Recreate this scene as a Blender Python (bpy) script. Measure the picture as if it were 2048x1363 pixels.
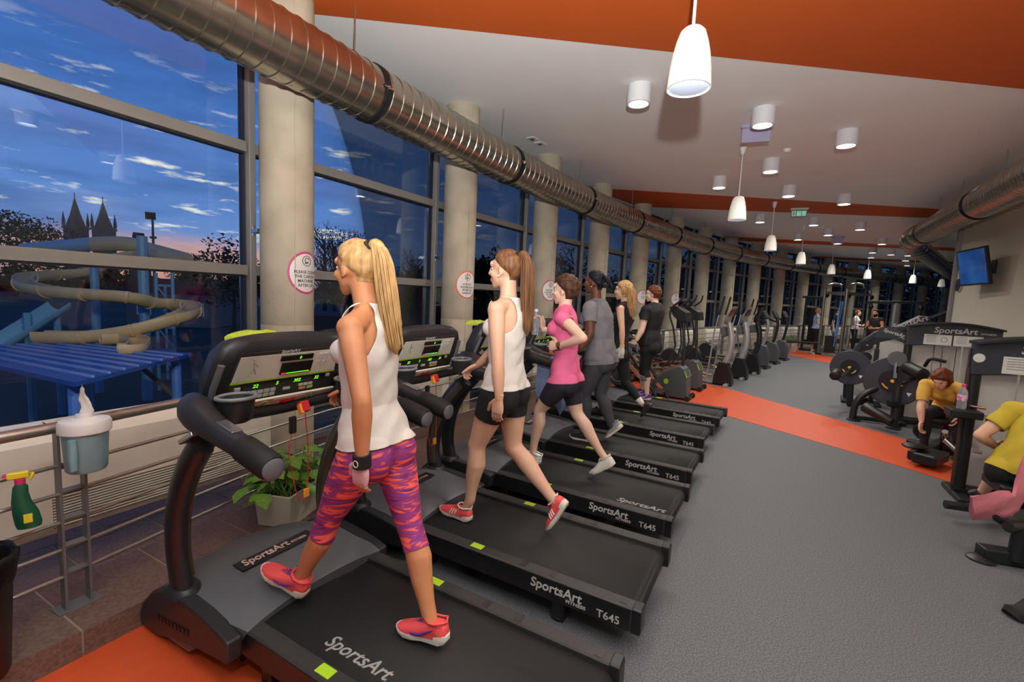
import bpy, bmesh, math, random
import numpy as np
from mathutils import Vector, Matrix, Euler
random.seed(7); rng = np.random.default_rng(7)
for o in list(bpy.data.objects): bpy.data.objects.remove(o)
S = bpy.context.scene; C = S.collection; PI = math.pi
def lin(c):
    c = c/255.0
    return c/12.92 if c <= 0.04045 else ((c+0.055)/1.055)**2.4
def rgb(r, g, b): return (lin(r), lin(g), lin(b), 1)
# ------------------------------------------------------------------ camera
FPX, PITCH, ROLL, CAMH = 912.85, math.radians(5.624), math.radians(2.558), 1.6645
_r = Vector((1,0,0)); _up = Vector((0, math.sin(PITCH), math.cos(PITCH))); FWD = Vector((0, math.cos(PITCH), -math.sin(PITCH)))
RT = _r*math.cos(ROLL) + _up*math.sin(ROLL); UP = -_r*math.sin(ROLL) + _up*math.cos(ROLL)
EYE = Vector((0,0,CAMH))
cd = bpy.data.cameras.new('camera'); cam = bpy.data.objects.new('camera', cd); C.objects.link(cam)
cd.sensor_fit = 'HORIZONTAL'; cd.sensor_width = 36; cd.lens = FPX/2048*36; cd.clip_start = .05; cd.clip_end = 3000
cam.matrix_world = Matrix.Translation(EYE) @ Matrix((RT, UP, -FWD)).transposed().to_4x4()
S.camera = cam
def ray(p): return FWD + RT*((p[0]-1024)/FPX) - UP*((p[1]-681.5)/FPX)
def at(p, z):                       # pixel on the horizontal plane at height z
    d = ray(p); return EYE + d*((z-CAMH)/d.z)
def atd(p, Y):                      # pixel at a distance Y ahead
    d = ray(p); return EYE + d*(Y/d.y)
# ------------------------------------------------------------------ world, lights, exposure
S.view_settings.view_transform = 'Standard'; S.view_settings.look = 'None'
S.view_settings.gamma = 1; S.view_settings.use_curve_mapping = False
S.view_settings.exposure = 0.0
W = bpy.data.worlds.new('dusk_sky'); S.world = W; W.use_nodes = True
def nd(nt, t, **k):
    n = nt.nodes.new(t)
    for a, b in k.items(): setattr(n, a, b)
    return n
def ramp(nt, fac, stops, interp='LINEAR'):
    n = nd(nt, 'ShaderNodeValToRGB'); n.color_ramp.interpolation = interp
    e = n.color_ramp.elements
    while len(e) < len(stops): e.new(.5)
    for x, (p, c) in zip(e, stops): x.position = p; x.color = c if len(c) == 4 else (*c, 1)
    if fac is not None: nt.links.new(fac, n.inputs[0])
    return n
def math_(nt, op, a, b=None, clamp=False):
    n = nd(nt, 'ShaderNodeMath', operation=op, use_clamp=clamp)
    for i, x in enumerate((a, b)):
        if x is None: continue
        if isinstance(x, (int, float)): n.inputs[i].default_value = x
        else: nt.links.new(x, n.inputs[i])
    return n.outputs[0]
def mix_(nt, fac, a, b, kind='MIX'):
    n = nd(nt, 'ShaderNodeMix', data_type='RGBA', blend_type=kind)
    for i, x in ((0, fac), (6, a), (7, b)):
        if isinstance(x, (int, float, tuple)): n.inputs[i].default_value = x
        else: nt.links.new(x, n.inputs[i])
    return n.outputs[2]
def make_world():
    nt = W.node_tree; nt.nodes.clear()
    tc = nd(nt, 'ShaderNodeTexCoord'); sep = nd(nt, 'ShaderNodeSeparateXYZ'); nt.links.new(tc.outputs['Generated'], sep.inputs[0])
    z = sep.outputs['Z']
    base = ramp(nt, z, [(0, rgb(70,78,100)), (.03, rgb(120,138,172)), (.12, rgb(96,130,182)), (.3, rgb(70,110,170)), (.55, rgb(34,72,134)), (1, rgb(20,48,100))])
    # sunset glow, only towards where the sun went down
    dt = nd(nt, 'ShaderNodeVectorMath', operation='DOT_PRODUCT'); nt.links.new(tc.outputs['Generated'], dt.inputs[0]); dt.inputs[1].default_value = Vector((-.62,.78,0)).normalized()
    az = ramp(nt, dt.outputs['Value'], [(.955, (0,0,0)), (.995, (1,1,1))])
    el = ramp(nt, z, [(.0, (1,1,1)), (.055, (.85,.85,.85)), (.085, (0,0,0))])
    glow = math_(nt, 'MULTIPLY', az.outputs[0], el.outputs[0])
    col = mix_(nt, math_(nt, 'MULTIPLY', glow, .8), base.outputs[0], rgb(246,164,104))
    # long flat clouds: streaks, darker banks above and bright rims low down
    mp = nd(nt, 'ShaderNodeMapping'); nt.links.new(tc.outputs['Generated'], mp.inputs[0]); mp.inputs['Scale'].default_value = (3.2,3.2,17)
    n1 = nd(nt, 'ShaderNodeTexNoise'); n1.inputs['Scale'].default_value = 1.6; n1.inputs['Detail'].default_value = 7; n1.inputs['Roughness'].default_value = .58
    nt.links.new(mp.outputs[0], n1.inputs['Vector'])
    bank = ramp(nt, n1.outputs[0], [(.42, (0,0,0)), (.66, (1,1,1))])
    col = mix_(nt, math_(nt, 'MULTIPLY', bank.outputs[0], .5), col, rgb(56,84,132))
    n2 = nd(nt, 'ShaderNodeTexNoise'); n2.inputs['Scale'].default_value = 2.9; n2.inputs['Detail'].default_value = 8; n2.inputs['Roughness'].default_value = .6
    nt.links.new(mp.outputs[0], n2.inputs['Vector'])
    rim = ramp(nt, n2.outputs[0], [(.585, (0,0,0)), (.70, (1,1,1))])
    low = ramp(nt, z, [(.05, (0,0,0)), (.1, (1,1,1)), (.24, (.9,.9,.9)), (.36, (.1,.1,.1)), (.6, (0,0,0))])
    az2 = ramp(nt, dt.outputs['Value'], [(.72, (.12,.12,.12)), (.95, (1,1,1))])
    rf = math_(nt, 'MULTIPLY', math_(nt, 'MULTIPLY', rim.outputs[0], low.outputs[0]), az2.outputs[0])
    col = mix_(nt, rf, col, rgb(255,240,206))
    bg = nd(nt, 'ShaderNodeBackground'); bg.inputs['Strength'].default_value = 1.35
    nt.links.new(col, bg.inputs['Color']); out = nd(nt, 'ShaderNodeOutputWorld'); nt.links.new(bg.outputs[0], out.inputs[0])
make_world()
def light(name, kind, loc, energy, color=(1,1,1), size=.2, aim=None, **k):
    l = bpy.data.lights.new(name, kind); l.energy = energy; l.color = color
    if kind == 'AREA': l.size = size
    elif kind != 'SUN': l.shadow_soft_size = size
    for a, b in k.items(): setattr(l, a, b)
    o = bpy.data.objects.new(name, l); C.objects.link(o); o.location = loc
    if aim is not None: o.rotation_euler = (Vector(aim)-Vector(loc)).to_track_quat('-Z', 'Y').to_euler()
    return o
# the photographer's flash, held above the lens (it throws the pendant's hard shadow on the ceiling)
light('camera_flash', 'SPOT', (0.07, -0.02, 2.13), 1150, (1,.975,.94), .035, aim=(.35, 2.6, 6.4), spot_size=math.radians(172), spot_blend=1.0)
# ------------------------------------------------------------------ mesh and material helpers
class MB:
    def __init__(s): s.v = []; s.f = []; s.m = []
    def add(s, vs, fs, M=None, mi=0):
        b = len(s.v)
        s.v += [tuple(M @ Vector(p)) if M is not None else tuple(p) for p in vs]
        s.f += [tuple(i+b for i in f) for f in fs]; s.m += [mi]*len(fs)
        return s
    def box(s, c, d, M=None, rz=0, ry=0, rx=0, taper=1, mi=0):
        x, y, z = d[0]/2, d[1]/2, d[2]/2
        R = Euler((rx, ry, rz)).to_matrix().to_4x4() if (rz or ry or rx) else Matrix.Identity(4)
        T = Matrix.Translation(c) @ R
        if M is not None: T = M @ T
        t = taper
        vs = [(-x,-y,-z),(x,-y,-z),(x,y,-z),(-x,y,-z),(-x*t,-y*t,z),(x*t,-y*t,z),(x*t,y*t,z),(-x*t,y*t,z)]
        return s.add(vs, [(0,3,2,1),(4,5,6,7),(0,1,5,4),(1,2,6,5),(2,3,7,6),(3,0,4,7)], T, mi)
    def beam(s, a, b, w, h, mi=0, up=(0,0,1)):          # box from a to b, w wide, h tall
        a = Vector(a); b = Vector(b); d = (b-a); L = d.length; d.normalize()
        u = Vector(up)
        if abs(d.dot(u)) > .98: u = Vector((1,0,0))
        y = u.cross(d).normalized(); z = d.cross(y)
        M = Matrix.Translation((a+b)/2) @ Matrix((d, y, z)).transposed().to_4x4()
        return s.box((0,0,0), (L, w, h), M, mi=mi)
    def tube(s, pts, r, n=10, cap=True, closed=False, ell=None, up=None, mi=0):
        P = [Vector(p) for p in pts]; N = len(P)
        rs = r if isinstance(r, (list, tuple)) else [r]*N
        u = None; b0 = len(s.v)
        for i in range(N):
            if closed: t = P[(i+1) % N]-P[i-1]
            else: t = P[min(i+1, N-1)]-P[max(i-1, 0)]
            t = t.normalized() if t.length > 1e-9 else Vector((0,0,1))
            if u is None:
                u = Vector(up) if up is not None else (Vector((0,0,1)) if abs(t.z) < .9 else Vector((1,0,0)))
            u = u - t*u.dot(t)
            if u.length < 1e-6: u = t.orthogonal()
            u.normalize(); w = t.cross(u)
            a, b = (rs[i], rs[i]) if ell is None else (rs[i]*ell[0], rs[i]*ell[1])
            for k in range(n):
                q = 2*PI*k/n; s.v.append(tuple(P[i] + u*(a*math.cos(q)) + w*(b*math.sin(q))))
        fs = []
        for i in range(N if closed else N-1):
            j = (i+1) % N
            for k in range(n):
                k2 = (k+1) % n; fs.append((b0+i*n+k, b0+i*n+k2, b0+j*n+k2, b0+j*n+k))
        if cap and not closed:
            fs.append(tuple(b0+k for k in reversed(range(n)))); fs.append(tuple(b0+(N-1)*n+k for k in range(n)))
        s.f += fs; s.m += [mi]*len(fs); return s
    def cyl(s, a, b, r, n=16, mi=0): return s.tube([a, b], r, n, mi=mi)
    def lathe(s, prof, n=24, M=None, mi=0, cap=True):
        vs = []; fs = []
        for r, z in prof:
            for k in range(n): vs.append((r*math.cos(2*PI*k/n), r*math.sin(2*PI*k/n), z))
        for i in range(len(prof)-1):
            for k in range(n):
                k2 = (k+1) % n; fs.append((i*n+k, i*n+k2, (i+1)*n+k2, (i+1)*n+k))
        if cap: fs.append(tuple(reversed(range(n)))); fs.append(tuple((len(prof)-1)*n+k for k in range(n)))
        return s.add(vs, fs, M, mi)
    def prism(s, poly, h0, h1, M=None, mi=0):            # polygon in local XY, extruded along local Z
        n = len(poly)
        vs = [(x, y, h0) for x, y in poly] + [(x, y, h1) for x, y in poly]
        fs = [tuple(reversed(range(n))), tuple(range(n, 2*n))] + [(i, (i+1) % n, n+(i+1) % n, n+i) for i in range(n)]
        return s.add(vs, fs, M, mi)
    def ellip(s, c, r, M=None, nu=16, nv=10, mi=0):
        vs = [(0,0,r[2])]; fs = []
        for i in range(1, nv):
            t = PI*i/nv
            for k in range(nu): vs.append((r[0]*math.sin(t)*math.cos(2*PI*k/nu), r[1]*math.sin(t)*math.sin(2*PI*k/nu), r[2]*math.cos(t)))
        vs.append((0,0,-r[2])); L = len(vs)-1
        for k in range(nu): fs.append((0, 1+k, 1+(k+1) % nu)); fs.append((L, L-nu+(k+1) % nu, L-nu+k))
        for i in range(nv-2):
            for k in range(nu): a = 1+i*nu; fs.append((a+k, a+nu+k, a+nu+(k+1) % nu, a+(k+1) % nu))
        T = Matrix.Translation(c)
        if M is not None: T = T @ M.to_4x4()
        return s.add(vs, fs, T, mi)
    def loft(s, rings, cap=True, mi=0):
        n = len(rings[0]); b = len(s.v); fs = []
        for r in rings: s.v += [tuple(p) for p in r]
        for i in range(len(rings)-1):
            for k in range(n): k2 = (k+1) % n; fs.append((b+i*n+k, b+i*n+k2, b+(i+1)*n+k2, b+(i+1)*n+k))
        if cap: fs.append(tuple(b+k for k in reversed(range(n)))); fs.append(tuple(b+(len(rings)-1)*n+k for k in range(n)))
        s.f += fs; s.m += [mi]*len(fs); return s
    def mesh(s, name):
        me = bpy.data.meshes.new(name); me.from_pydata(s.v, [], s.f); me.update()
        bm = bmesh.new(); bm.from_mesh(me); bmesh.ops.recalc_face_normals(bm, faces=bm.faces); bm.to_mesh(me); bm.free()
        return me
    def build(s, name, mats, parent=None, smooth=35, bevel=0, seg=2, loc=None):
        me = s.mesh(name)
        mats = mats if isinstance(mats, (list, tuple)) else [mats]
        for m in mats: me.materials.append(m)
        if len(mats) > 1: me.polygons.foreach_set('material_index', s.m)
        return link(name, me, parent, smooth, bevel, seg, loc)
def link(name, me, parent=None, smooth=35, bevel=0, seg=2, loc=None):
    if smooth:
        me.polygons.foreach_set('use_smooth', [True]*len(me.polygons))
        if smooth < 180: me.set_sharp_from_angle(angle=math.radians(smooth))
    o = bpy.data.objects.new(name, me); C.objects.link(o)
    if parent is not None: o.parent = parent
    if loc is not None: o.location = loc
    if bevel:
        b = o.modifiers.new('bevel', 'BEVEL'); b.width = bevel; b.segments = seg; b.limit_method = 'ANGLE'; b.angle_limit = math.radians(40)
        b.harden_normals = True
    return o
def tag(o, label=None, cat=None, group=None, kind=None):
    if label: o['label'] = label
    if cat: o['category'] = cat
    if group: o['group'] = group
    if kind: o['kind'] = kind
    return o
def thing(name, label, cat, loc=(0,0,0), rz=0, group=None):
    o = bpy.data.objects.new(name, None); o.empty_display_size = .1; C.objects.link(o)
    o.location = loc; o.rotation_euler = (0,0,rz); return tag(o, label, cat, group)
def struct(name, mb, m, parent=None, **k):
    o = mb.build(name, m, parent, **k)
    if parent is None: o['kind'] = 'structure'
    return o
KIDS = {}
def dup(root, loc=None, rz=None, label=None, group=None, skip=()):
    def cp(o, par):
        c = o.copy(); C.objects.link(c); c.parent = par
        for ch in o.children:
            if ch.name.split('.')[0] not in skip: cp(ch, c)
        return c
    r = cp(root, None)
    if loc is not None: r.location = loc
    if rz is not None: r.rotation_euler = (0,0,rz)
    if label: r['label'] = label
    if group: r['group'] = group
    return r
def mat(name, col, rough=.5, metal=0, noise=0, nscale=20, bump=0, bscale=None, spec=None, trans=0, emit=None, estr=0, col2=None, lo=.35, hi=.65, stretch=None, coat=0, sss=0, alpha=None):
    m = bpy.data.materials.new(name); m.use_nodes = True; nt = m.node_tree; b = nt.nodes['Principled BSDF']
    b.inputs['Base Color'].default_value = col; b.inputs['Roughness'].default_value = rough; b.inputs['Metallic'].default_value = metal
    if spec is not None: b.inputs['Specular IOR Level'].default_value = spec
    if trans: b.inputs['Transmission Weight'].default_value = trans
    if coat: b.inputs['Coat Weight'].default_value = coat
    if alpha is not None: b.inputs['Alpha'].default_value = alpha
    if sss:
        b.inputs['Subsurface Weight'].default_value = sss; b.inputs['Subsurface Radius'].default_value = (1,.35,.2); b.inputs['Subsurface Scale'].default_value = .008
    if emit: b.inputs['Emission Color'].default_value = emit; b.inputs['Emission Strength'].default_value = estr
    if noise or bump or col2:
        tc = nd(nt, 'ShaderNodeTexCoord'); src = tc.outputs['Object']
        if stretch:
            mp = nd(nt, 'ShaderNodeMapping'); nt.links.new(src, mp.inputs[0]); mp.inputs['Scale'].default_value = stretch; src = mp.outputs[0]
        n = nd(nt, 'ShaderNodeTexNoise'); n.inputs['Scale'].default_value = nscale; n.inputs['Detail'].default_value = 5; nt.links.new(src, n.inputs['Vector'])
        if col2: r = ramp(nt, n.outputs[0], [(lo, col), (hi, col2)]); nt.links.new(r.outputs[0], b.inputs['Base Color'])
        elif noise:
            c1 = tuple(x*(1-noise) for x in col[:3]); c2 = tuple(min(1, x*(1+noise)) for x in col[:3])
            r = ramp(nt, n.outputs[0], [(.3, c1), (.7, c2)]); nt.links.new(r.outputs[0], b.inputs['Base Color'])
        if bump:
            n2 = n
            if bscale:
                n2 = nd(nt, 'ShaderNodeTexNoise'); n2.inputs['Scale'].default_value = bscale; n2.inputs['Detail'].default_value = 4; nt.links.new(src, n2.inputs['Vector'])
            bp = nd(nt, 'ShaderNodeBump'); bp.inputs['Strength'].default_value = bump; bp.inputs['Distance'].default_value = .01
            nt.links.new(n2.outputs[0], bp.inputs['Height']); nt.links.new(bp.outputs[0], b.inputs['Normal'])
    return m
_txt = {}
def text(s, size, m, parent, M, name='lettering', ext=.0006, bold=.0, align='LEFT', shear=0, sx=1):
    key = (s, size, ext, bold, align, shear)
    if key not in _txt:
        cu = bpy.data.curves.new('lettering', 'FONT'); cu.body = s; cu.size = size; cu.extrude = ext; cu.offset = bold*size; cu.align_x = align; cu.shear = shear; cu.resolution_u = 3
        to = bpy.data.objects.new('lettering_source', cu); C.objects.link(to); bpy.context.view_layer.update()
        me = bpy.data.meshes.new_from_object(to.evaluated_get(bpy.context.evaluated_depsgraph_get())); me.name = 'lettering'
        bpy.data.objects.remove(to); me.materials.clear(); _txt[key] = me
    me = _txt[key].copy() if _txt[key].materials and _txt[key].materials[0] != m else _txt[key]
    if not me.materials: me.materials.append(m)
    elif me.materials[0] != m: me.materials[0] = m
    o = bpy.data.objects.new(name, me); C.objects.link(o); o.parent = parent
    o.matrix_local = M @ Matrix.Diagonal((sx,1,1,1)); return o
def frame(o, x, y, z=None):               # matrix with origin o, X axis x, Y axis y
    x = Vector(x).normalized(); y = Vector(y); y = (y-x*y.dot(x)).normalized(); z = x.cross(y)
    return Matrix.Translation(o) @ Matrix((x, y, z)).transposed().to_4x4()
def arc(c, r, a0, a1, n, ax=(1,0,0), ay=(0,0,1)):
    c = Vector(c); ax = Vector(ax); ay = Vector(ay)
    return [c + ax*(r*math.cos(math.radians(a0+(a1-a0)*i/n))) + ay*(r*math.sin(math.radians(a0+(a1-a0)*i/n))) for i in range(n+1)]
def smooth_path(pts, k=6):
    P = [Vector(p) for p in pts]; P = [P[0]*2-P[1]] + P + [P[-1]*2-P[-2]]; out = []
    for i in range(1, len(P)-2):
        for j in range(k):
            t = j/k; a, b, c, d = P[i-1:i+3]
            out.append(.5*((2*b)+(c-a)*t+(2*a-5*b+4*c-d)*t*t+(3*b-a-3*c+d)*t**3))
    out.append(P[-2]); return out
# ------------------------------------------------------------------ materials
MT = {}
def glass_mat():
    m = bpy.data.materials.new('window_glass'); m.use_nodes = True; nt = m.node_tree; nt.nodes.clear()
    t = nd(nt, 'ShaderNodeBsdfTransparent'); t.inputs[0].default_value = (.86,.93,1,1)
    g = nd(nt, 'ShaderNodeBsdfGlossy'); g.inputs['Roughness'].default_value = .004
    fr = nd(nt, 'ShaderNodeFresnel'); fr.inputs[0].default_value = 1.5
    mx = nd(nt, 'ShaderNodeMixShader'); o = nd(nt, 'ShaderNodeOutputMaterial')
    nt.links.new(math_(nt, 'MULTIPLY', fr.outputs[0], .9), mx.inputs[0]); nt.links.new(t.outputs[0], mx.inputs[1]); nt.links.new(g.outputs[0], mx.inputs[2]); nt.links.new(mx.outputs[0], o.inputs[0])
    return m
MT['glass'] = glass_mat()
MT['concrete'] = mat('concrete', rgb(166,156,136), .75, col2=rgb(190,181,160), nscale=3.2, lo=.3, hi=.7, bump=.25, bscale=38)
MT['ceiling'] = mat('ceiling_paint', rgb(238,238,237), .8, noise=.02, nscale=1.5)
MT['orange_paint'] = mat('orange_paint', rgb(196,88,26), .7, noise=.03, nscale=2)
MT['orange_floor'] = mat('orange_vinyl', rgb(208,84,44), .42, noise=.06, nscale=14, bump=.05, bscale=160)
MT['floor'] = mat('grey_speckled_vinyl', rgb(74,76,80), .62, col2=rgb(118,120,124), nscale=130, lo=.40, hi=.68, bump=.02, bscale=300)
MT['wall'] = mat('beige_wall_paint', rgb(186,178,160), .75, noise=.02, nscale=2)
MT['alu'] = mat('window_aluminium', rgb(150,148,142), .4, .35, noise=.03, nscale=6)
MT['alu_dark'] = mat('dark_gasket', rgb(30,34,42), .5)
MT['steel_rail'] = mat('brushed_rail_steel', rgb(168,164,156), .32, .8, noise=.05, nscale=40)
MT['post_grey'] = mat('post_grey_paint', rgb(120,122,124), .4, .4, noise=.04)
MT['tile'] = mat('brown_stone_tile', rgb(96,74,66), .5, col2=rgb(122,98,88), nscale=70, bump=.08)
MT['grout'] = mat('tile_grout', rgb(150,138,126), .9, noise=.05)
MT['dark'] = mat('dark_sill', rgb(28,30,32), .6, noise=.1)
MT['white_metal'] = mat('white_enamel', rgb(226,222,208), .45, noise=.02)
def duct_mat():
    m = mat('galvanised_spiral_duct', rgb(176,170,156), .24, .95, noise=.14, nscale=9, bump=.12, bscale=14); return m
MT['duct'] = duct_mat()
MT['black_rubber'] = mat('black_rubber', rgb(20,20,22), .7, noise=.1)
MT['white'] = mat('white_plastic', rgb(232,232,230), .4)
MT['opal'] = mat('opal_glass', rgb(246,244,234), .35, emit=rgb(255,250,238), estr=.12)
MT['lamp'] = mat('lamp_glow', rgb(255,250,235), .5, emit=rgb(255,246,226), estr=9)
MT['chrome'] = mat('chrome', rgb(200,200,200), .15, 1)
# ------------------------------------------------------------------ the building: a long curved glass front
HC = 4.0
ctrl = np.array([(-2.95,2.15),(-1.86,4.1),(-.74,6.05),(.467,7.93),(1.76,9.74),(3.08,11.40),(4.45,12.98),(5.89,14.48),(7.3,15.86),(9.0,17.3),(14.7,21.3),(21,24.3),(24.6,25.7)])
cl = np.r_[0, np.cumsum(np.linalg.norm(np.diff(ctrl, axis=0), axis=1))]
_px = np.polyfit(cl, ctrl[:,0], 4); _py = np.polyfit(cl, ctrl[:,1], 4)
_t = np.linspace(0, cl[-1], 600); _q = np.c_[np.polyval(_px, _t), np.polyval(_py, _t)]
_d = _q[1]-_q[0]; _d /= np.linalg.norm(_d); _pre = np.array([_q[0]-_d*x for x in np.linspace(9, .05, 100)])
_e = _q[-1]-_q[-2]; _e /= np.linalg.norm(_e); _post = np.array([_q[-1]+_e*x for x in np.linspace(.05, 8, 80)])
_Q = np.r_[_pre, _q, _post]; _s = np.r_[0, np.cumsum(np.linalg.norm(np.diff(_Q, axis=0), axis=1))]
_s0 = _s[np.argmin(np.linalg.norm(_Q-np.array([-.74,6.05]), axis=1))]; _s -= _s0        # s = 0 at the second column
SMIN, SMAX = _s[0]+.3, _s[-1]-.3
def fr(s):
    p = np.array([np.interp(s, _s, _Q[:,i]) for i in (0,1)]); q = np.array([np.interp(s+.05, _s, _Q[:,i])-np.interp(s-.05, _s, _Q[:,i]) for i in (0,1)]); q /= np.linalg.norm(q)
    return p, q, np.array([q[1], -q[0]])                 # point, tangent, inward normal
def F(s, n, z):
    p, t, i = fr(s); q = p+i*n; return Vector((q[0], q[1], z))
def FA(s): p, t, i = fr(s); return math.atan2(t[1], t[0])
def along(s0, s1, n, z, k=.5):
    N = max(2, int(abs(s1-s0)/k)); return [F(s0+(s1-s0)*i/N, n, z) for i in range(N+1)]
def s_of(P, n=0):                                       # arclength whose cross-section runs through P
    ss = np.linspace(SMIN, SMAX, 3000); q = np.array([np.interp(ss, _s, _Q[:,i]) for i in (0,1)]).T
    return ss[np.argmin(((q-np.array([P[0], P[1]]))**2).sum(1))]
PITCHC = 2.13; NC0, NC1 = -3, 19
def SC(k): return 2.4*k if k < 0 else PITCHC*k + (.12 if 1 <= k <= 4 else .06 if k == 5 else 0)
# floor and ceiling as polygons bounded by the glass front
edge = [(F(s, -.45, 0).x, F(s, -.45, 0).y) for s in np.linspace(SMIN, SMAX, 70)]
far = edge[-1]; near = edge[0]
poly = edge + [(34, 24), (30, 4), (9.5, -6.2), (near[0]+3, -7.2)]
struct('floor', MB().prism(poly, -.12, 0), MT['floor'], smooth=0)
struct('ceiling', MB().prism(poly, HC, HC+.15), MT['ceiling'], smooth=0)
def band(name, pts, z0, z1, m): struct(name, MB().prism(pts, z0, z1), m, smooth=0)
def curve_band(name, A, B, z0, z1, m):      # two smoothed edges
    a = [(p.x, p.y) for p in smooth_path([(x, y, 0) for x, y in A], 8)]; b = [(p.x, p.y) for p in smooth_path([(x, y, 0) for x, y in B], 8)]
    mb = MB(); n = len(a); mb.v = [(x, y, z) for z in (z0, z1) for x, y in a+b]
    for i in range(n-1):
        for o in (0, 2*n): mb.f.append((o+i, o+i+1, o+n+i+1, o+n+i))
        mb.f += [(i, i+1, 2*n+i+1, 2*n+i), (n+i, n+i+1, 3*n+i+1, 3*n+i)]
    mb.f += [(0, n, 3*n, 2*n), (n-1, 2*n-1, 4*n-1, 3*n-1)]; mb.m = [0]*len(mb.f); struct(name, mb, m, smooth=0)
# orange stripes laid into the floor
curve_band('trim_1', [(1.6,13.2),(2.6,11.6),(4.144,9.547),(4.70,7.95),(5.27,5.95),(5.9,3.4),(6.3,1)], [(.2,11.6),(1.5,9.6),(2.75,7.75),(3.66,6.13),(4.47,4.43),(4.95,2.6),(5.2,.6)], .0005, .004, MT['orange_floor'])
curve_band('trim_2', [(11.3,23),(11.616,19.66),(11.511,15.455),(11.2,12.5),(10.9,10.6)], [(9.2,20.6),(9.896,16.849),(10.08,13.672),(9.9,11.2),(9.7,9.4)], .0005, .004, MT['orange_floor'])
curve_band('trim_3', [(-1.95,3.0),(-1.3,2.32),(-.5,1.82),(.3,1.36),(1.3,.3)], [(-2.6,.9),(-2.1,.2),(-1.6,-.6),(-1.2,-1.5),(-.9,-2.5)], .0005, .004, MT['orange_floor'])
# orange bands across the ceiling
def cband(name, P): struct(name, MB().prism([(at(p, HC).x, at(p, HC).y) if len(p) == 2 else p[1:] for p in P], HC-.006, HC+.002), MT['orange_paint'], smooth=0)
cA, cB = at((640,28), HC), at((2048,177), HC); dA = (cB-cA).normalized()
a0 = cA-dA*1.2; a1 = cB+dA*3
band('trim_4', [(a0.x, a0.y), (a1.x, a1.y), (a1.x+.5, a1.y-3.2), (a0.x-1.0, a0.y-2.3)], HC-.006, HC+.002, MT['orange_paint'])
def cpts(*ps): return [(at(p, HC).x, at(p, HC).y) for p in ps]
B = cpts((1227,377.4),(1850,416)); Bl = cpts((1308,413.9),(1850,434.8)); Cc = cpts((1478,474),(1880,494)); Cl = cpts((1500,482),(1880,500)); D = cpts((1650,513),(1900,523)); Dl = cpts((1660,518),(1900,527))
def ext(P, Q, k): d = (Vector(Q)-Vector(P)).normalized(); return (Q[0]+d.x*k, Q[1]+d.y*k)
for i, (u, l) in enumerate(((B, Bl), (Cc, Cl), (D, Dl))):
    sp = s_of(u[0]); 
    band('trim_%d' % (5+i), [ext(u[1], u[0], .55), ext(u[0], u[1], 5), ext(l[0], l[1], 5), ext(l[1], l[0], .4)], HC-.006, HC+.002, MT['orange_paint'])
# round concrete columns
colme = None
for k in range(NC0, NC1):
    s = SC(k)
    if colme is None:
        mb = MB(); mb.lathe([(.21,0),(.21,1.333),(.209,1.335),(.21,1.337),(.21,2.667),(.209,2.669),(.21,2.671),(.21,HC)], 40)
        mb.tube([(-.07,-.2,.01),(-.07,-.2,HC-.01)], .0045, 6)
        o = mb.build('column', MT['concrete'], smooth=35); colme = o
    else: o = colme.copy(); C.objects.link(o)
    o.location = F(s, 0, 0); o.rotation_euler = (0,0,FA(s))
    tag(o, 'round grey concrete column beside the tall windows of the curved glass front', 'column', 'concrete columns along the glass front')
# windows: mullion, transoms and panes for each bay
GN = -.36
def window(k):
    s0, s1 = SC(k-1), SC(k)
    w = bpy.data.objects.new('window_%d' % (k-NC0+1), None); C.objects.link(w); w['kind'] = 'structure'
    q0, q1 = F(s0, GN, 0), F(s1, GN, 0); w.location = q0; d = q1-q0; L = d.length; w.rotation_euler = (0,0,math.atan2(d.y, d.x))
    m = MB().box((L-.13, 0, 2.0), (.055,.16,HC)); m.box((L-.13,.0,2.0),(.075,.03,HC)); m.build('mullion', MT['alu'], w, bevel=.004)
    MB().box((L-.168,.01,2.0),(.016,.06,HC-.02)).build('gasket', MT['alu_dark'], w, smooth=0)
    for z, h in ((1.785,.085),(2.815,.085),(.47,.06),(.14,.06)):
        m = MB().box((L/2-.16,-.005,z),(L-.01,.10,h)); m.build('transom', MT['alu'], w, bevel=.004)
        MB().box((L/2-.16,-.0,z-h/2-.007),(L-.02,.07,.014)).build('gasket', MT['alu_dark'], w, smooth=0)
    MB().box((L/2-.16,0,HC-.03),(L-.01,.09,.06)).build('head_rail', MT['alu_dark'], w, smooth=0)
    MB().box((L/2-.16,0,.055),(L-.01,.10,.11)).build('sill', MT['dark'], w, smooth=0)
    for z0, z1 in ((.17,.44),(.50,1.74),(1.83,2.77),(2.86,3.94)):
        MB().box((L/2-.16,.01,(z0+z1)/2),(L-.08,.008,z1-z0)).build('pane', MT['glass'], w, smooth=0)
    b = MB().box((L-.13,-.115,2.12),(.05,.10,.035)); b.box((L-.13,-.085,2.12),(.012,.012,.08)); b.build('bracket', MT['chrome'], w, bevel=.002)
for k in range(NC0+1, NC1): window(k)
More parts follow.
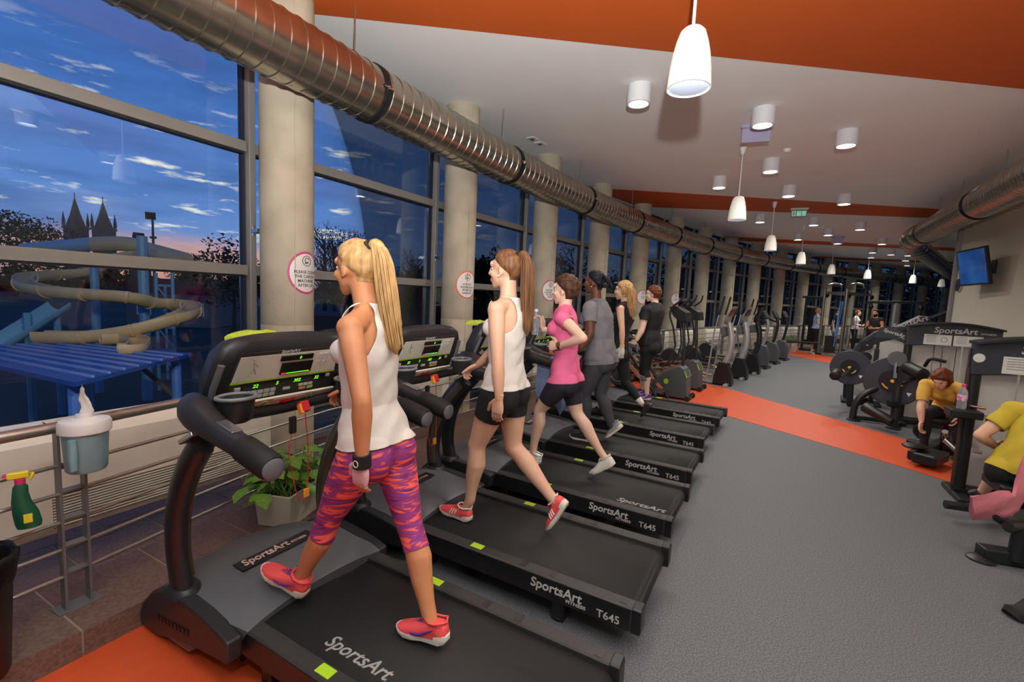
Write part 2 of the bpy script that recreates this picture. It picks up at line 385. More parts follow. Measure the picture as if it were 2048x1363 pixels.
# tiled ledge along the glass: two rows of brown tiles with recessed joints
def R1f(s): return float(np.interp(s, [-2.5,1.9,3.0], [1.12,.90,.66]))
def ledge():
    mb = MB(); ss = np.linspace(-6.6, 30, 74)
    rings = [[F(s, -.30, .01), F(s, R1f(s)-.003, .01), F(s, R1f(s)-.003, .1175), F(s, -.30, .1175)] for s in ss]
    led = struct('trim_8', mb.loft(rings), MT['grout'], smooth=0); led['label'] = 'low tiled ledge under the windows'
    tl = MB(); n = 0; L = .44
    for row, (na, nb) in enumerate(((1.0,.62),(.613,.32),(.313,.03),(.023,-.0))):
        s = -6.4 + (.2 if row == 1 else 0)
        while s < 9:
            e_ = s+L-.010; w_ = lambda q, ss: -.30+(R1f(ss)+.30)*q; p = [F(s, w_(nb,s), 0), F(e_, w_(nb,e_), 0), F(e_, w_(na,e_), 0), F(s, w_(na,s), 0)]
            t = MB().prism([(q.x, q.y) for q in p], .09, .120)
            t.build('tile', MT['tile'], led, smooth=0); n += 1; s += L
    s = -6.4
    while s < 9:                                            # riser tiles
        e_ = s+L-.010; p = [F(s, R1f(s)-.012, 0), F(e_, R1f(e_)-.012, 0), F(e_, R1f(e_)+.004, 0), F(s, R1f(s)+.004, 0)]
        MB().prism([(q.x, q.y) for q in p], .004, .116).build('tile', MT['tile'], led, smooth=0); s += L
ledge()
# right-hand wall, its end, and the walls that close the hall
def wpt(Y): return (4.2+.489*Y, Y)
wa, wb = wpt(-6), wpt(9.0)
nrm = Vector((.898,-.439,0))
def wall(name, a, b, th, m, z1=HC):
    a = Vector((*a,0)); b = Vector((*b,0)); d = (b-a).normalized(); n = Vector((d.y,-d.x,0))*th
    return struct(name, MB().prism([(a.x,a.y),(b.x,b.y),(b.x+n.x,b.y+n.y),(a.x+n.x,a.y+n.y)], 0, z1), m, smooth=0)
wall('wall_right', wa, wb, .3, MT['wall'])
wall('wall_right_return', (wb[0]+.27, wb[1]-.13), (wb[0]+7, wb[1]-3.5), .25, MT['wall'])
wall('wall_back', (near[0]-.3, -7.0), (10,-6.4), .2, MT['wall'])
wall('wall_far', (33.6,26), (27,3), .2, MT['wall'])
wall('wall_side', (27.2,3.4), (14,6.2), .2, MT['wall'])
# ------------------------------------------------------------------ ducts
def duct_section(path, r, pitch, name, parent, n=36):
    # path: fine polyline; raised seam every pitch
    P = [Vector(p) for p in path]; d = [0]
    for a, b in zip(P, P[1:]): d.append(d[-1]+(b-a).length)
    def q(x):
        for i in range(len(d)-1):
            if x <= d[i+1]+1e-6: t = (x-d[i])/(d[i+1]-d[i]); return P[i].lerp(P[i+1], max(0, min(1, t)))
        return P[-1]
    pts, rs = [q(0)], [r]; x = pitch*.5
    while x < d[-1]-pitch*.4:
        for o, h in ((-.010,0),(-.005,.006),(.005,.006),(.010,0)): pts.append(q(x+o)); rs.append(r+h)
        x += pitch
    pts.append(q(d[-1])); rs.append(r)
    return MB().tube(pts, rs, n, up=(0,0,1)).build(name, MT['duct'], parent, smooth=50)
def collar(parent, p, t, r):
    p = Vector(p); t = Vector(t).normalized()
    MB().tube([p-t*.028, p-t*.028, p-t*.006, p-t*.006], [r+.004, r+.012, r+.012, r+.004], 36).tube([p+t*.006, p+t*.006, p+t*.028, p+t*.028], [r+.004, r+.012, r+.012, r+.004], 36).build('collar', MT['black_rubber'], parent, smooth=50)
    side = t.cross(Vector((0,0,1))).normalized()
    q = p+side*(r+.014); MB().cyl(q-t*.05, q+t*.05, .007, 8).box(q, (.02,.02,.03)).build('bolt', MT['chrome'], parent)
DN, DZ, DR = .45, 3.36, .232
dt = thing('ventilation_duct', 'long galvanised spiral duct hung below the ceiling along the concrete columns', 'duct', F(0,DN,0))
def rel(L, o): return [Vector(p)-Vector(o) for p in L]
_o = dt.location.copy(); sc = -8.9
stops = [-8.9,-6.6,-4.28] + [-1.93+2.33*i for i in range(17)]
for a, b in zip(stops, stops[1:]):
    pt = .125 if a < 8 else .25 if a < 16 else .5
    duct_section(rel(along(a+.004, b-.004, DN, DZ, .12), _o), DR, pt, 'duct_section', dt, 40 if a < 10 else 24)
for b in stops[2:-1]:
    p = F(b, DN, DZ)-_o; tg = F(b+.1, DN, DZ)-F(b-.1, DN, DZ); collar(dt, p, tg, DR)
    q = F(b-.16, DN, 0)-_o; MB().cyl((q.x,q.y,DZ+DR-.01), (q.x,q.y,HC), .006, 6).build('hanger_rod', MT['steel_rail'], dt)
# duct on the other side, with a segmented elbow
RZ = 3.42
rp = [Vector(p) for p in ((3.6,1.2,RZ),(6.45,6.0,RZ),(8.75,9.95,RZ))]
d2 = thing('ventilation_duct', 'galvanised spiral duct bending through a segmented elbow beside the beige wall', 'duct', (6.45,6,0)); _o2 = d2.location.copy()
for a, b in ((0,.35),(.35,.7),(.7,1.0)):
    A = rp[0].lerp(rp[2], a); B_ = rp[0].lerp(rp[2], b); duct_section(rel([A.lerp(B_, i/20) for i in range(21)], _o2), .235, .105, 'duct_section', d2, 32)
    collar(d2, B_-_o2, B_-A, .235)
elb = smooth_path([rp[2], Vector((9.25,10.85,RZ)), Vector((9.95,11.7,RZ)), Vector((10.8,12.5,RZ))], 2)
for a, b in zip(elb, elb[1:]):
    e = (b-a)*.02; MB().tube(rel([a+e, a+e*2, b-e*2, b-e], _o2), [.242,.235,.235,.242], 28).build('elbow_segment', MT['duct'], d2, smooth=50)
duct_section(rel([Vector((10.8,12.5,RZ)).lerp(Vector((20,21,RZ)), i/40) for i in range(41)], _o2), .235, .2, 'duct_section', d2, 20)
for k in (.42,.62,.8,.93):
    q = rp[0].lerp(rp[2], k)-_o2; MB().cyl((q.x,q.y,RZ+.22), (q.x,q.y,HC), .006, 6).build('hanger_rod', MT['steel_rail'], d2)
MT['paper'] = mat('paper_label', rgb(214,218,222), .7, noise=.12, nscale=90)
for k in (.66,.84):
    q = rp[0].lerp(rp[2], k)-_o2; t_ = (rp[2]-rp[0]).normalized(); sd = Vector((-t_.y, t_.x, 0))
    rows = [[q+t_*x+(sd*math.cos(a)+Vector((0,0,1))*math.sin(a))*.2425 for a in np.linspace(.45,.85,5)] for x in (-.17,.17)]
    mb = MB(); mb.v = [tuple(p) for r_ in rows for p in r_]; mb.f = [(i, i+1, 6+i, 5+i) for i in range(4)]; mb.m = [0]*4
    o = mb.build('paper_label', MT['paper'], d2); sol = o.modifiers.new('thick', 'SOLIDIFY'); sol.thickness = .001
# ------------------------------------------------------------------ ceiling fittings
MT['lampcan'] = mat('white_lamp_can', rgb(224,226,232), .45)
ME = {}
def shared(key, fn):                  # build parts once, then link copies that share the mesh
    def make(parent):
        if key not in ME: ME[key] = fn()
        for nm, me, bev, loc in ME[key]:
            o = bpy.data.objects.new(nm, me); C.objects.link(o); o.parent = parent
            if loc: o.location = loc
            if bev:
                b = o.modifiers.new('bevel', 'BEVEL'); b.width = bev; b.segments = 2; b.limit_method = 'ANGLE'; b.angle_limit = .7
    return make
def P_(mb, nm, m, smooth=35, bevel=0):
    me = mb.mesh(nm)
    for x in (m if isinstance(m, list) else [m]): me.materials.append(x)
    if isinstance(m, list): me.polygons.foreach_set('material_index', mb.m)
    me.polygons.foreach_set('use_smooth', [True]*len(me.polygons)); me.set_sharp_from_angle(angle=math.radians(smooth))
    return (nm, me, bevel, None)
def can_parts():
    body = MB().lathe([(.118,0),(.125,-.004),(.125,-.196),(.121,-.2),(.104,-.2),(.100,-.17),(.1,-.165)], 32, cap=True)
    return [P_(body, 'lamp_body', MT['lampcan']), P_(MB().lathe([(.0,-.176),(.101,-.176),(.101,-.180),(.0,-.182)], 32, cap=False), 'diffuser', MT['lamp'])]
can = shared('can', can_parts)
LPX = [(1277,207),(1525,250),(1692,291),(1541,343),(1438,375),(1577,392),(1688,408),(1520,444),(1627,450),(1720,459),(1656,470),(1596,479),(1764,488),(1675,487),(1745,505),(1782,509),(1816,511),(1811,521),(1814,531),(1742,515)]
for i, p in enumerate(LPX):
    q = at(p, HC-.19); l = thing('ceiling_lamp', 'lit white cylindrical lamp mounted on the ceiling', 'lamp', (q.x,q.y,HC), 0, 'cylindrical ceiling lamps'); can(l)
    light('lamp_light', 'SPOT', (q.x,q.y,HC-.21), 112, (1,.95,.87), .09, aim=(q.x,q.y,0), spot_size=math.radians(150), spot_blend=.7)
for q in ((2.6,1.6),(4.6,2.2),(.4,-1.2),(3.0,-1.6),(-1.4,-3.2),(5.4,-.6)):   # the same lamps go on behind the photographer
    l = thing('ceiling_lamp', 'lit white cylindrical lamp mounted on the ceiling', 'lamp', (q[0],q[1],HC), 0, 'cylindrical ceiling lamps'); can(l)
    light('lamp_light', 'SPOT', (q[0],q[1],HC-.21), 112, (1,.95,.87), .09, aim=(q[0],q[1],0), spot_size=math.radians(150), spot_blend=.7)
def pend_parts():
    sh = MB().lathe([(.030,.34),(.052,.335),(.072,.315),(.09,.26),(.106,.19),(.118,.10),(.125,.0),(.121,.0),(.114,.10),(.101,.19),(.084,.26),(.06,.31),(.03,.325)], 40)
    return [P_(sh, 'lamp_shade', MT['opal'], 50), P_(MB().ellip((0,0,.012), (.112,.112,.02), None, 24, 8), 'diffuser', mat('pendant_diffuser', rgb(206,220,238), .4, emit=rgb(206,222,246), estr=.35)),
            P_(MB().cyl((0,0,.335),(0,0,HC-2.93-.08), .009, 8), 'stem', MT['white']), P_(MB().lathe([(.012,-.14),(.03,-.12),(.045,-.06),(.05,0)], 20, Matrix.Translation((0,0,HC-2.93))), 'canopy', MT['white'])]
pend = shared('pend', pend_parts)
PP = [at((1377,178), 2.93), (3.245,6.918), (5.684,10.393), (8.093,13.16), (11.115,16.27), at((1734,557), 2.93), at((1825,566), 2.93), at((1882,573), 2.93)]
for q in PP: pend(thing('pendant_lamp', 'white bell shaped pendant lamp hanging on a thin stem', 'pendant lamp', (q[0],q[1],2.93), 0, 'white bell pendant lamps'))
MT['lavender'] = mat('sign_back_plastic', rgb(176,172,206), .4)
MT['exit_green'] = mat('exit_panel', rgb(120,190,160), .4, emit=rgb(150,220,190), estr=.5)
def exit_sign(p, lab, front):
    q = at(p, HC-.12); t = thing('exit_sign', lab, 'sign', (q.x,q.y,HC), math.atan2(q.y,q.x)-PI/2+.12)
    MB().box((0,0,-.02),(.36,.07,.04)).build('housing', MT['lavender'] if not front else MT['white'], t, bevel=.006)
    pl = MB().box((0,0,-.13),(.33,.02,.18)).build('panel', MT['lavender'] if not front else mat('exit_panel_grey', rgb(150,170,176), .4), t, bevel=.004)
    if front:
        for x, w in ((-.105,.075),(-.0,.09),(.1,.08)):
            MB().box((x,-.0115,-.13),(w,.003,.11)).build('symbol_field', MT['exit_green'], pl, smooth=0)
        g = MB(); w = MT['white']
        g.box((-.105,-.0135,-.13),(.05,.002,.085)); g.ellip((.012,-.0135,-.095),(.011,.002,.011)); g.beam((.012,-.0135,-.105),(-.004,-.0135,-.14),.012,.002); g.beam((-.004,-.0135,-.14),(.02,-.0135,-.155),.009,.002)
        g.beam((.02,-.0135,-.155),(.014,-.0135,-.178),.008,.002); g.beam((-.004,-.0135,-.14),(-.022,-.0135,-.17),.009,.002); g.beam((.008,-.0135,-.11),(-.022,-.0135,-.125),.007,.002)
        g.beam((.075,-.0135,-.10),(.125,-.0135,-.165),.01,.002); g.beam((.125,-.0135,-.165),(.125,-.0135,-.13),.009,.002); g.beam((.125,-.0135,-.165),(.093,-.0135,-.165),.009,.002)
        g.build('running_figure', w, pl, smooth=0)
exit_sign((1512,268), 'lavender back of an exit sign box on the ceiling beside a round lamp', False)
exit_sign((1598,426), 'exit sign with green and white escape pictograms facing the hall', True)
exit_sign((1675,480), 'small distant lavender exit sign box beyond the green pictogram sign', False)
for p in ((1574,301),(1646,455)):
    q = at(p, HC-.02); t = thing('smoke_detector', 'small white round smoke detector on the ceiling', 'smoke detector', (q.x,q.y,HC), 0, 'smoke detectors on the ceiling')
    MB().lathe([(.05,0),(.05,-.02),(.042,-.035),(.02,-.05),(.0,-.052)], 20).build('detector_body', MT['white'], t); MB().lathe([(.03,-.03),(.03,-.036)], 16).build('ring', MT['post_grey'], t)
q = at((1073,282), HC); t = thing('ceiling_spot_pair', 'pair of small recessed square emergency spots in the ceiling', 'spot light', (q.x,q.y,HC), FA(.4))
for x in (-.12,.12):
    f_ = MB().box((x,0,-.004),(.16,.13,.012)).build('frame', MT['white'], t, bevel=.002); MB().ellip((x,0,-.012),(.035,.035,.012)).build('lens', MT['chrome'], f_)
# ------------------------------------------------------------------ railing in front of the windows
def RN(s): return .60+.165*max(0, min(1.9, -(s+2.4)))
def rail_pts(s0, s1, z): return [F(s, RN(s), z) for s in np.arange(s0, s1+.01, .25)]
rl = thing('railing', 'brushed steel railing of tubes and ladder posts before the windows', 'railing', F(-4.14, RN(-4.14), .12)); ro = rl.location.copy()
MB().tube(rel(rail_pts(-7.2, 30, .99), ro), .0255, 14).build('handrail', MT['steel_rail'], rl, smooth=60)
for z in (.285,.415,.545,.68,.812): MB().tube(rel(rail_pts(-7.2, 30, z), ro), .0095, 8).build('rail_tube', MT['steel_rail'], rl, smooth=60)
s = -6.34
while s < 30:
    a = F(s-.045, RN(s), 0)-ro; b = F(s+.045, RN(s), 0)-ro; m = MB(); ang = FA(s)
    for q in (a, b): m.box((q.x,q.y,.49-.06),(.010,.05,.86), rz=ang)
    for z in (.30,.43,.56,.69,.80): m.beam((a.x,a.y,z-.12),(b.x,b.y,z-.12),.046,.006)
    m.box(((a.x+b.x)/2,(a.y+b.y)/2,.003),(.16,.09,.006), rz=ang)
    m.build('post', MT['post_grey'], rl, smooth=0); s += 2.2
# white fan-coil units under the windows
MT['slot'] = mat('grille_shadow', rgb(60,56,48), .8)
def fancoil_parts():
    L = 1.42; pr = [(0,0),(.20,0),(.235,.05),(.235,.50),(.20,.555),(0,.565)]
    body = MB(); M = Matrix(((0,0,1,0),(-1,0,0,0),(0,1,0,0),(0,0,0,1))); body.prism([(x,y) for x,y in pr], -L/2, L/2, M)
    slats = MB(); gr = MB()
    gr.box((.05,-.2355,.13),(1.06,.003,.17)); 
    for i in range(11): slats.box((.05,-.239,.055+i*.0150),(1.06,.007,.0075))
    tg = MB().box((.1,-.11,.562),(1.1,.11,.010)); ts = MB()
    for i in range(7): ts.box((.1,-.065-i*.0150,.570),(1.1,.0055,.006))
    lid = MB().box((-.58,-.11,.564),(.2,.13,.008))
    return [P_(body,'casing',MT['white_metal'],30,.008), P_(gr,'grille_back',MT['slot']), P_(slats,'grille_slats',MT['white_metal']), P_(tg,'outlet_back',MT['slot']), P_(ts,'outlet_slats',MT['white_metal']), P_(lid,'lid',MT['white'])]
fan = shared('fancoil', fancoil_parts)
for k, s in enumerate([-3.62] + [SC(j)-PITCHC/2 for j in range(0, 13)]):
    n0 = .50 if k == 0 else .16; q = F(s, n0-.2, .33)
    fan(thing('fan_coil_unit', 'long white fan coil heater with slatted grilles below the window', 'heater', q, FA(s), 'white heaters under the windows'))
# ------------------------------------------------------------------ round notices on the columns
MT['notice_white'] = mat('notice_white', rgb(236,234,230), .45); MT['ink'] = mat('notice_ink', rgb(58,52,60), .6)
def notice(k, ring, lines, lab, az, zc=1.78, rx=.16, ry=.178):
    s = SC(k); c = F(s, 0, zc); t = thing('round_notice', lab, 'sign', c, 0); r0 = .2105
    def bend(x, y, h): a = az + x/r0; return (math.cos(a)*(r0+h), math.sin(a)*(r0+h), y)
    def disc(rx_, ry_, h, name, m, par):
        mb = MB(); n = 40; rings = [0,.25,.5,.75,.9,1]
        for q in rings:
            for i in range(n): mb.v.append(bend(rx_*q*math.cos(2*PI*i/n), ry_*q*math.sin(2*PI*i/n), h if q < 1 else h-.0015))
        for a in range(len(rings)-1):
            for i in range(n): mb.f.append((a*n+i, a*n+(i+1) % n, (a+1)*n+(i+1) % n, (a+1)*n+i))
        mb.m = [0]*len(mb.f); return mb.build(name, m, par, smooth=60)
    disc(rx, ry, .003, 'ring', ring, t); face = disc(rx*.9, ry*.9, .0045, 'face', MT['notice_white'], t)
    y = -.005
    for ln in lines:
        o = text(ln, .034, MT['ink'], face, Matrix.Identity(4), ext=.0, bold=.02, align='CENTER')
        me = o.data.copy(); o.data = me
        for v in me.vertices: v.co = Vector(bend(v.co.x, v.co.y+y, .0062))
        y -= .037
    mb = MB()
    mb.tube([bend(.042*math.cos(a), .1+.042*math.sin(a), .0065) for a in np.linspace(0, 2*PI, 25)[:-1]], .0025, 5, closed=True)
    mb.tube([bend(.02*math.cos(a), .102+.024*math.sin(a), .0065) for a in np.linspace(.3, 5, 12)], .003, 5); mb.tube([bend(x, y_, .0065) for x, y_ in ((-.02,.078),(0,.09),(.016,.086))], .004, 5)
    mb.build('pictogram', MT['ink'], face)
PINK = mat('notice_pink', rgb(206,66,124), .5); ORNG = mat('notice_orange', rgb(228,110,60), .5)
def face_az(k, extra=0): c = F(SC(k), 0, 0); return math.atan2(-c.y, -c.x)+extra
notice(-1, PINK, ['PLEASE CLEAN','THE CARDIO-','MACHINES','AFTER USE'], 'round pink rimmed notice asking to clean the cardio machines', face_az(-1,.75))
notice(0, ORNG, ['A FUTÓ-','KIZÁRÓLAG','SPORTOS','HASZNÁL'], 'round orange rimmed notice on the column beside the ponytailed brunette', face_az(0,.62))
notice(1, PINK, ['THE TREAD','CAN BE USED','IN CLEAN','SHOES'], 'round pink rimmed notice on the column beside the short haired runner', face_az(1,.72))
notice(3, PINK, ['PLEASE','CLEAN'], 'round notice on the column behind the woman in glasses, nearer the treadmills', face_az(3,.75))
notice(4, PINK, ['PLEASE','CLEAN'], 'round notice on the column just beyond the woman in glasses', face_az(4,.75))
# ------------------------------------------------------------------ outside: pool park at dusk
GZ = -4.2
MT['grass'] = mat('dusk_lawn', rgb(40,52,40), .95, col2=rgb(62,66,62), nscale=.12, lo=.4, hi=.6)
g = MB().prism([(-700,-300),(700,-300),(700,900),(-700,900)], GZ-.5, GZ); struct('ground', g, MT['grass'], smooth=0)
MT['bark'] = mat('bark', rgb(50,44,38), .9, noise=.2)
LEAF = [mat('dark_leaves', rgb(28,40,26), .9, noise=.35, nscale=.6), mat('olive_leaves', rgb(62,64,44), .9, noise=.3, nscale=.6), mat('bare_twigs', rgb(58,52,44), .9, noise=.2)]
def leaf_cloud(blobs, n, size, seed):
    r = np.random.default_rng(seed); mb = MB(); tot = sum(b[1][0]*b[1][1]*b[1][2] for b in blobs)
    for c, rad in blobs:
        k = int(n*rad[0]*rad[1]*rad[2]/tot)+8
        d = r.normal(size=(k,3)); d /= np.linalg.norm(d, axis=1)[:,None]; d *= (r.random(k)**.38)[:,None]*np.array(rad); p = d+np.array(c)
        for q in p:
            u = r.normal(size=3); u /= np.linalg.norm(u); w = np.cross(u, r.normal(size=3)); w /= np.linalg.norm(w); z = size*(.6+.8*r.random())
            b = len(mb.v); mb.v += [tuple(q-u*z), tuple(q+w*z*.45), tuple(q+u*z), tuple(q-w*z*.45)]; mb.f.append((b,b+1,b+2,b+3)); mb.m.append(0)
    return mb
def tree(px, top, Y, kind, lab, width, seed):
    base = atd((px, 560), Y); base.z = GZ; tz = atd((px, top), Y).z; h = tz-GZ; r = np.random.default_rng(seed)
    t = thing('tree', lab, 'tree', base, 0, 'trees beyond the windows')
    mb = MB().tube([(0,0,-.05),(.02*h,0,h*.3),(0,.01*h,h*.75 if kind == 2 else h*.5)], [h*.022, h*.016, h*.004], 7)
    if kind == 2:                                   # bare tree: rising branches
        for i in range(46):
            z0 = h*(.16+.62*r.random()); a = r.random()*2*PI; L = h*(.14+.2*r.random())*(1.1-z0/h*.7); sp = width*(.25+.5*r.random())*(1.1-z0/h)
            e = Vector((math.cos(a)*sp, math.sin(a)*sp, z0+L)); m_ = Vector((math.cos(a)*sp*.6, math.sin(a)*sp*.6, z0+L*.4))
            mb.tube([(0,0,z0), m_, e], [h*.006, h*.004, h*.0015], 4)
            for _ in range(4):
                q = m_.lerp(e, r.random()); b2 = r.random()*2*PI; mb.tube([q, q+Vector((math.cos(b2)*sp*.3, math.sin(b2)*sp*.3, L*.35))], [h*.0025, h*.001], 3)
        mb.build('trunk', MT['bark'], t); leaf_cloud([((0,0,h*.62),(width*.32,width*.32,h*.34))], 500, h*.012, seed).build('twigs', LEAF[2], t, smooth=0)
    else:
        mb.build('trunk', MT['bark'], t); bl = []
        for i in range(9): a = r.random()*2*PI; q = width*.34*r.random(); zz = h*(.38+.5*r.random()); f_ = 1-.5*max(0, zz/h-.6); bl.append(((math.cos(a)*q, math.sin(a)*q, zz), (width*.24*f_, width*.24*f_, h*.13)))
        bl.append(((0,0,h*.55),(width*.4,width*.4,h*.3)))
        leaf_cloud(bl, 2200, h*.022, seed).build('crown', LEAF[kind], t, smooth=0)
TR = [(465,472,55,0,'dense dark round tree behind the water slide',12),(30,420,120,1,'pale hazy tree left of the church towers',24),(95,436,120,1,'pale hazy tree beside the nearer church tower',18),(380,488,130,0,'low dark tree near the floodlight mast',16),
 (648,432,75,2,'bare poplar beside the first window column',9),(668,440,78,2,'tall bare poplar behind the blonde walker',9),(692,442,80,2,'second bare poplar behind the blonde walker',8),(722,452,84,2,'third bare poplar of the row behind the blonde walker',9),
 (742,466,88,2,'last and lowest bare poplar of the row',9),(822,485,70,2,'lone slim bare tree in the second window',8),(842,520,60,0,'dark conifer beside the lone slim bare tree',6),(780,520,66,0,'dark bushy tree low in the second window',14),
 (965,490,45,0,'dark leafy tree in the third window',6),(992,520,60,0,'low dark tree in the third window',8),(1150,468,42,2,'spreading bare tree in the fourth window',12),(1130,500,55,0,'dark tree in the fourth window',8),
 (1235,530,60,0,'dark tree in the fifth window',16),(1330,505,60,0,'dark tree in the sixth window',12),(1395,470,50,0,'tall leafy tree close outside the seventh window',10),(1440,470,55,0,'tall leafy tree outside the eighth window',12),(1500,470,60,0,'tall leafy tree outside the ninth window',14),
 (1565,500,60,0,'leafy tree outside behind the elliptical trainers',16),(1640,505,60,0,'leafy tree outside behind the cable tower',16),(1720,515,62,0,'leafy tree outside beyond the far gym floor',18),(1800,520,64,0,'leafy tree outside near the far duct end',18),(1880,520,64,0,'leafy tree outside by the end of the beige wall',18)]
for i, (px, top, Y, k, lab, w) in enumerate(TR): tree(px, top, Y, k, lab, w, 100+i)
# far hedge line
for i, (px, w) in enumerate(((-150,60),(40,60),(230,60),(420,60),(620,60),(800,60),(980,60),(1200,60))):
    b = atd((px,560), 150); b.z = GZ
    t = thing('tree_belt', 'low dark belt of trees along the horizon', 'trees', b, 0, 'tree belts on the horizon')
    leaf_cloud([((x*6.0,0,3.5+1.2*math.sin(x*2.1+i)),(6,3,3.5+1.2*math.sin(x*2.1+i))) for x in np.arange(-2,2.1)], 1300, 1.1, 40+i).build('foliage', LEAF[0], t, smooth=0)
# church with two spires
MT['brick_far'] = mat('far_church_stone', rgb(92,84,92), .9, noise=.12, nscale=.3); MT['roof_far'] = mat('far_church_roof', rgb(84,72,80), .9, noise=.1)
Yc = 270.0; cb = atd((185,560), Yc); cb.z = GZ
ch = thing('church', 'distant church with two pointed towers against the sunset', 'church', cb, math.radians(-20))
for px, tip, sh, wpx in ((157,396,452,27),(212,404,455,26)):
    c = atd((px,560), Yc)-cb; w = wpx/912*Yc*1.02; zt = atd((px,tip), Yc).z-GZ; zs = atd((px,sh), Yc).z-GZ; c = Matrix.Rotation(math.radians(20), 3, 'Z') @ Vector((c.x,c.y,0))
    tw = MB().box((c.x,c.y,zs/2),(w,w,zs)).box((c.x,c.y,zs*.97),(w*1.12,w*1.12,1.2)).build('tower', MT['brick_far'], ch, smooth=0)
    sp = MB().lathe([(w*.56,0),(w*.3,(zt-zs)*.42),(w*.03,zt-zs)], 8, Matrix.Translation((c.x,c.y,zs))).build('spire', MT['roof_far'], tw, smooth=0)
    MB().cyl((c.x,c.y,zt-.5),(c.x,c.y,zt+3), .22, 5).box((c.x,c.y,zt+2.0),(1.4,.2,.25)).build('cross', MT['roof_far'], tw)
    for sx in (-1,1):
        for sy in (-1,1): MB().lathe([(w*.1,0),(w*.1,2.5),(.05,8)], 6, Matrix.Translation((c.x+sx*w*.47,c.y+sy*w*.47,zs))).build('pinnacle', MT['roof_far'], tw, smooth=0)
c = Matrix.Rotation(math.radians(20), 3, 'Z') @ (atd((243,560), Yc)-cb); zr = atd((242,460), Yc).z-GZ
MB().prism([(-5.5,0),(5.5,0),(5.5,zr*.62),(0,zr),(-5.5,zr*.62)], -3, 3, Matrix.Translation((c.x,c.y+10,0)) @ Matrix.Rotation(PI/2,4,'X')).build('nave', MT['roof_far'], ch, smooth=0)
# floodlight mast
MT['mast'] = mat('mast_steel', rgb(60,84,100), .5, .3)
b = atd((309,560), 42); b.z = GZ; h = atd((307,432), 42).z-GZ
fl = thing('floodlight_mast', 'slim blue grey mast with one square floodlight', 'floodlight', b)
MB().tube([(0,0,0),(0,0,h-.3)], [.16,.09], 8).build('mast', MT['mast'], fl); MB().box((-.1,-.1,h),(.75,.25,.6), rx=.35, rz=.6).build('lamp_head', MT['dark'], fl); MB().box((.0,0,h-1.9),(.5,.2,.2)).build('junction_box', MT['mast'], fl)
# water slide: beige half pipe winding down between light blue posts
MT['flume'] = mat('beige_flume', rgb(206,176,128), .45, noise=.06, nscale=.8); MT['slide_blue'] = mat('slide_blue_steel', rgb(92,146,172), .5, noise=.05); MT['flume_blue'] = mat('pale_blue_flume', rgb(126,172,192), .4, noise=.05)
def trough(path, r, name, m, par, o, a0=-200, a1=20, th=.05, n=12):
    P = [Vector(p)-o for p in path]; mb = MB(); rings = []
    for i, p in enumerate(P):
        t = (P[min(i+1, len(P)-1)]-P[max(i-1, 0)]).normalized(); sd = t.cross(Vector((0,0,1))).normalized(); up = sd.cross(t)
        outer = [p+sd*(r*math.cos(math.radians(a0+(a1-a0)*k/n)))+up*(r*math.sin(math.radians(a0+(a1-a0)*k/n))) for k in range(n+1)]
        inner = [p+sd*((r-th)*math.cos(math.radians(a0+(a1-a0)*k/n)))+up*((r-th)*math.sin(math.radians(a0+(a1-a0)*k/n))) for k in range(n+1)]
        rings.append(outer+inner[::-1])
    return mb.loft(rings).build(name, m, par, smooth=50)
so = atd((285,600), 20); so.z = GZ
sl = thing('water_slide', 'winding beige water slide on light blue steel posts', 'water slide', so); so = so.copy()
SP = [(372,523,26),(300,507,27),(235,512,27),(180,538,26),(110,545,24.5),(55,552,22.5),(48,566,20.5),(95,577,19.6),(170,583,19.4),(255,589,19.6),(300,600,20.6),(345,603,21.4),(380,609,20.8),(383,619,19.6),(345,633,18.6),(265,654,17.8),(170,668,17.3),(75,668,17)]
pts = smooth_path([atd((x,y), Y) for x,y,Y in SP], 7)
step = 7
for i in range(0, len(pts)-1, step):
    seg_ = pts[i:i+step+1]
    if len(seg_) > 1: trough(seg_, .36, 'flume_section', MT['flume'], sl, so)
for i in range(step, len(pts)-1, step):
    q = pts[i]; d = (pts[i+1]-pts[i-1]).normalized(); trough([q-d*.05, q+d*.05], .41, 'flange', MT['flume'], sl, so, th=.06)
tb = smooth_path([atd((x,y), Y) for x,y,Y in ((50,500,28),(120,494,28),(190,488,28),(255,488,28),(300,500,28),(372,520,27))], 5)
MB().tube(rel(tb[:11], so), .42, 14).build('covered_flume', MT['flume_blue'], sl, smooth=60); MB().tube(rel(tb[10:], so), .44, 14).build('covered_flume', MT['flume'], sl, smooth=60)
lp = smooth_path([atd((x,y), Y) for x,y,Y in ((200,672,17),(250,672,17.5),(278,680,17),(270,692,16),(235,694,15.6))], 5); trough(lp, .33, 'flume_section', MT['flume'], sl, so)
for px, top, Y, w in ((189,535,23,.36),(287,472,22,.42),(170,665,18,.2),(345,545,24,.16),(312,545,24,.16),(330,570,27,.14)):
    q = atd((px,560), Y)-so; zt = atd((px,top), Y).z; MB().cyl((q.x,q.y,0),(q.x,q.y,zt-GZ), w/2, 10).build('post', MT['slide_blue'], sl)
q0, q1 = atd((312,560),24)-so, atd((345,560),24)-so
for z in (2.2,3.4,4.6,5.6): MB().beam((q0.x,q0.y,z),(q1.x,q1.y,z),.1,.12).beam((q0.x,q0.y,z),(q1.x,q1.y,z-1.1),.06,.06).build('brace', MT['slide_blue'], sl, smooth=0)
bo = atd((60,640), 17); bo.z = GZ
bs = thing('blue_slide', 'straight pale blue slide running down beside the beige one', 'water slide', bo); bo = bo.copy()
trough([atd((118,604),19), atd((60,640),17.5), atd((-30,694),16)], .42, 'flume', MT['flume_blue'], bs, bo, -180, 0)
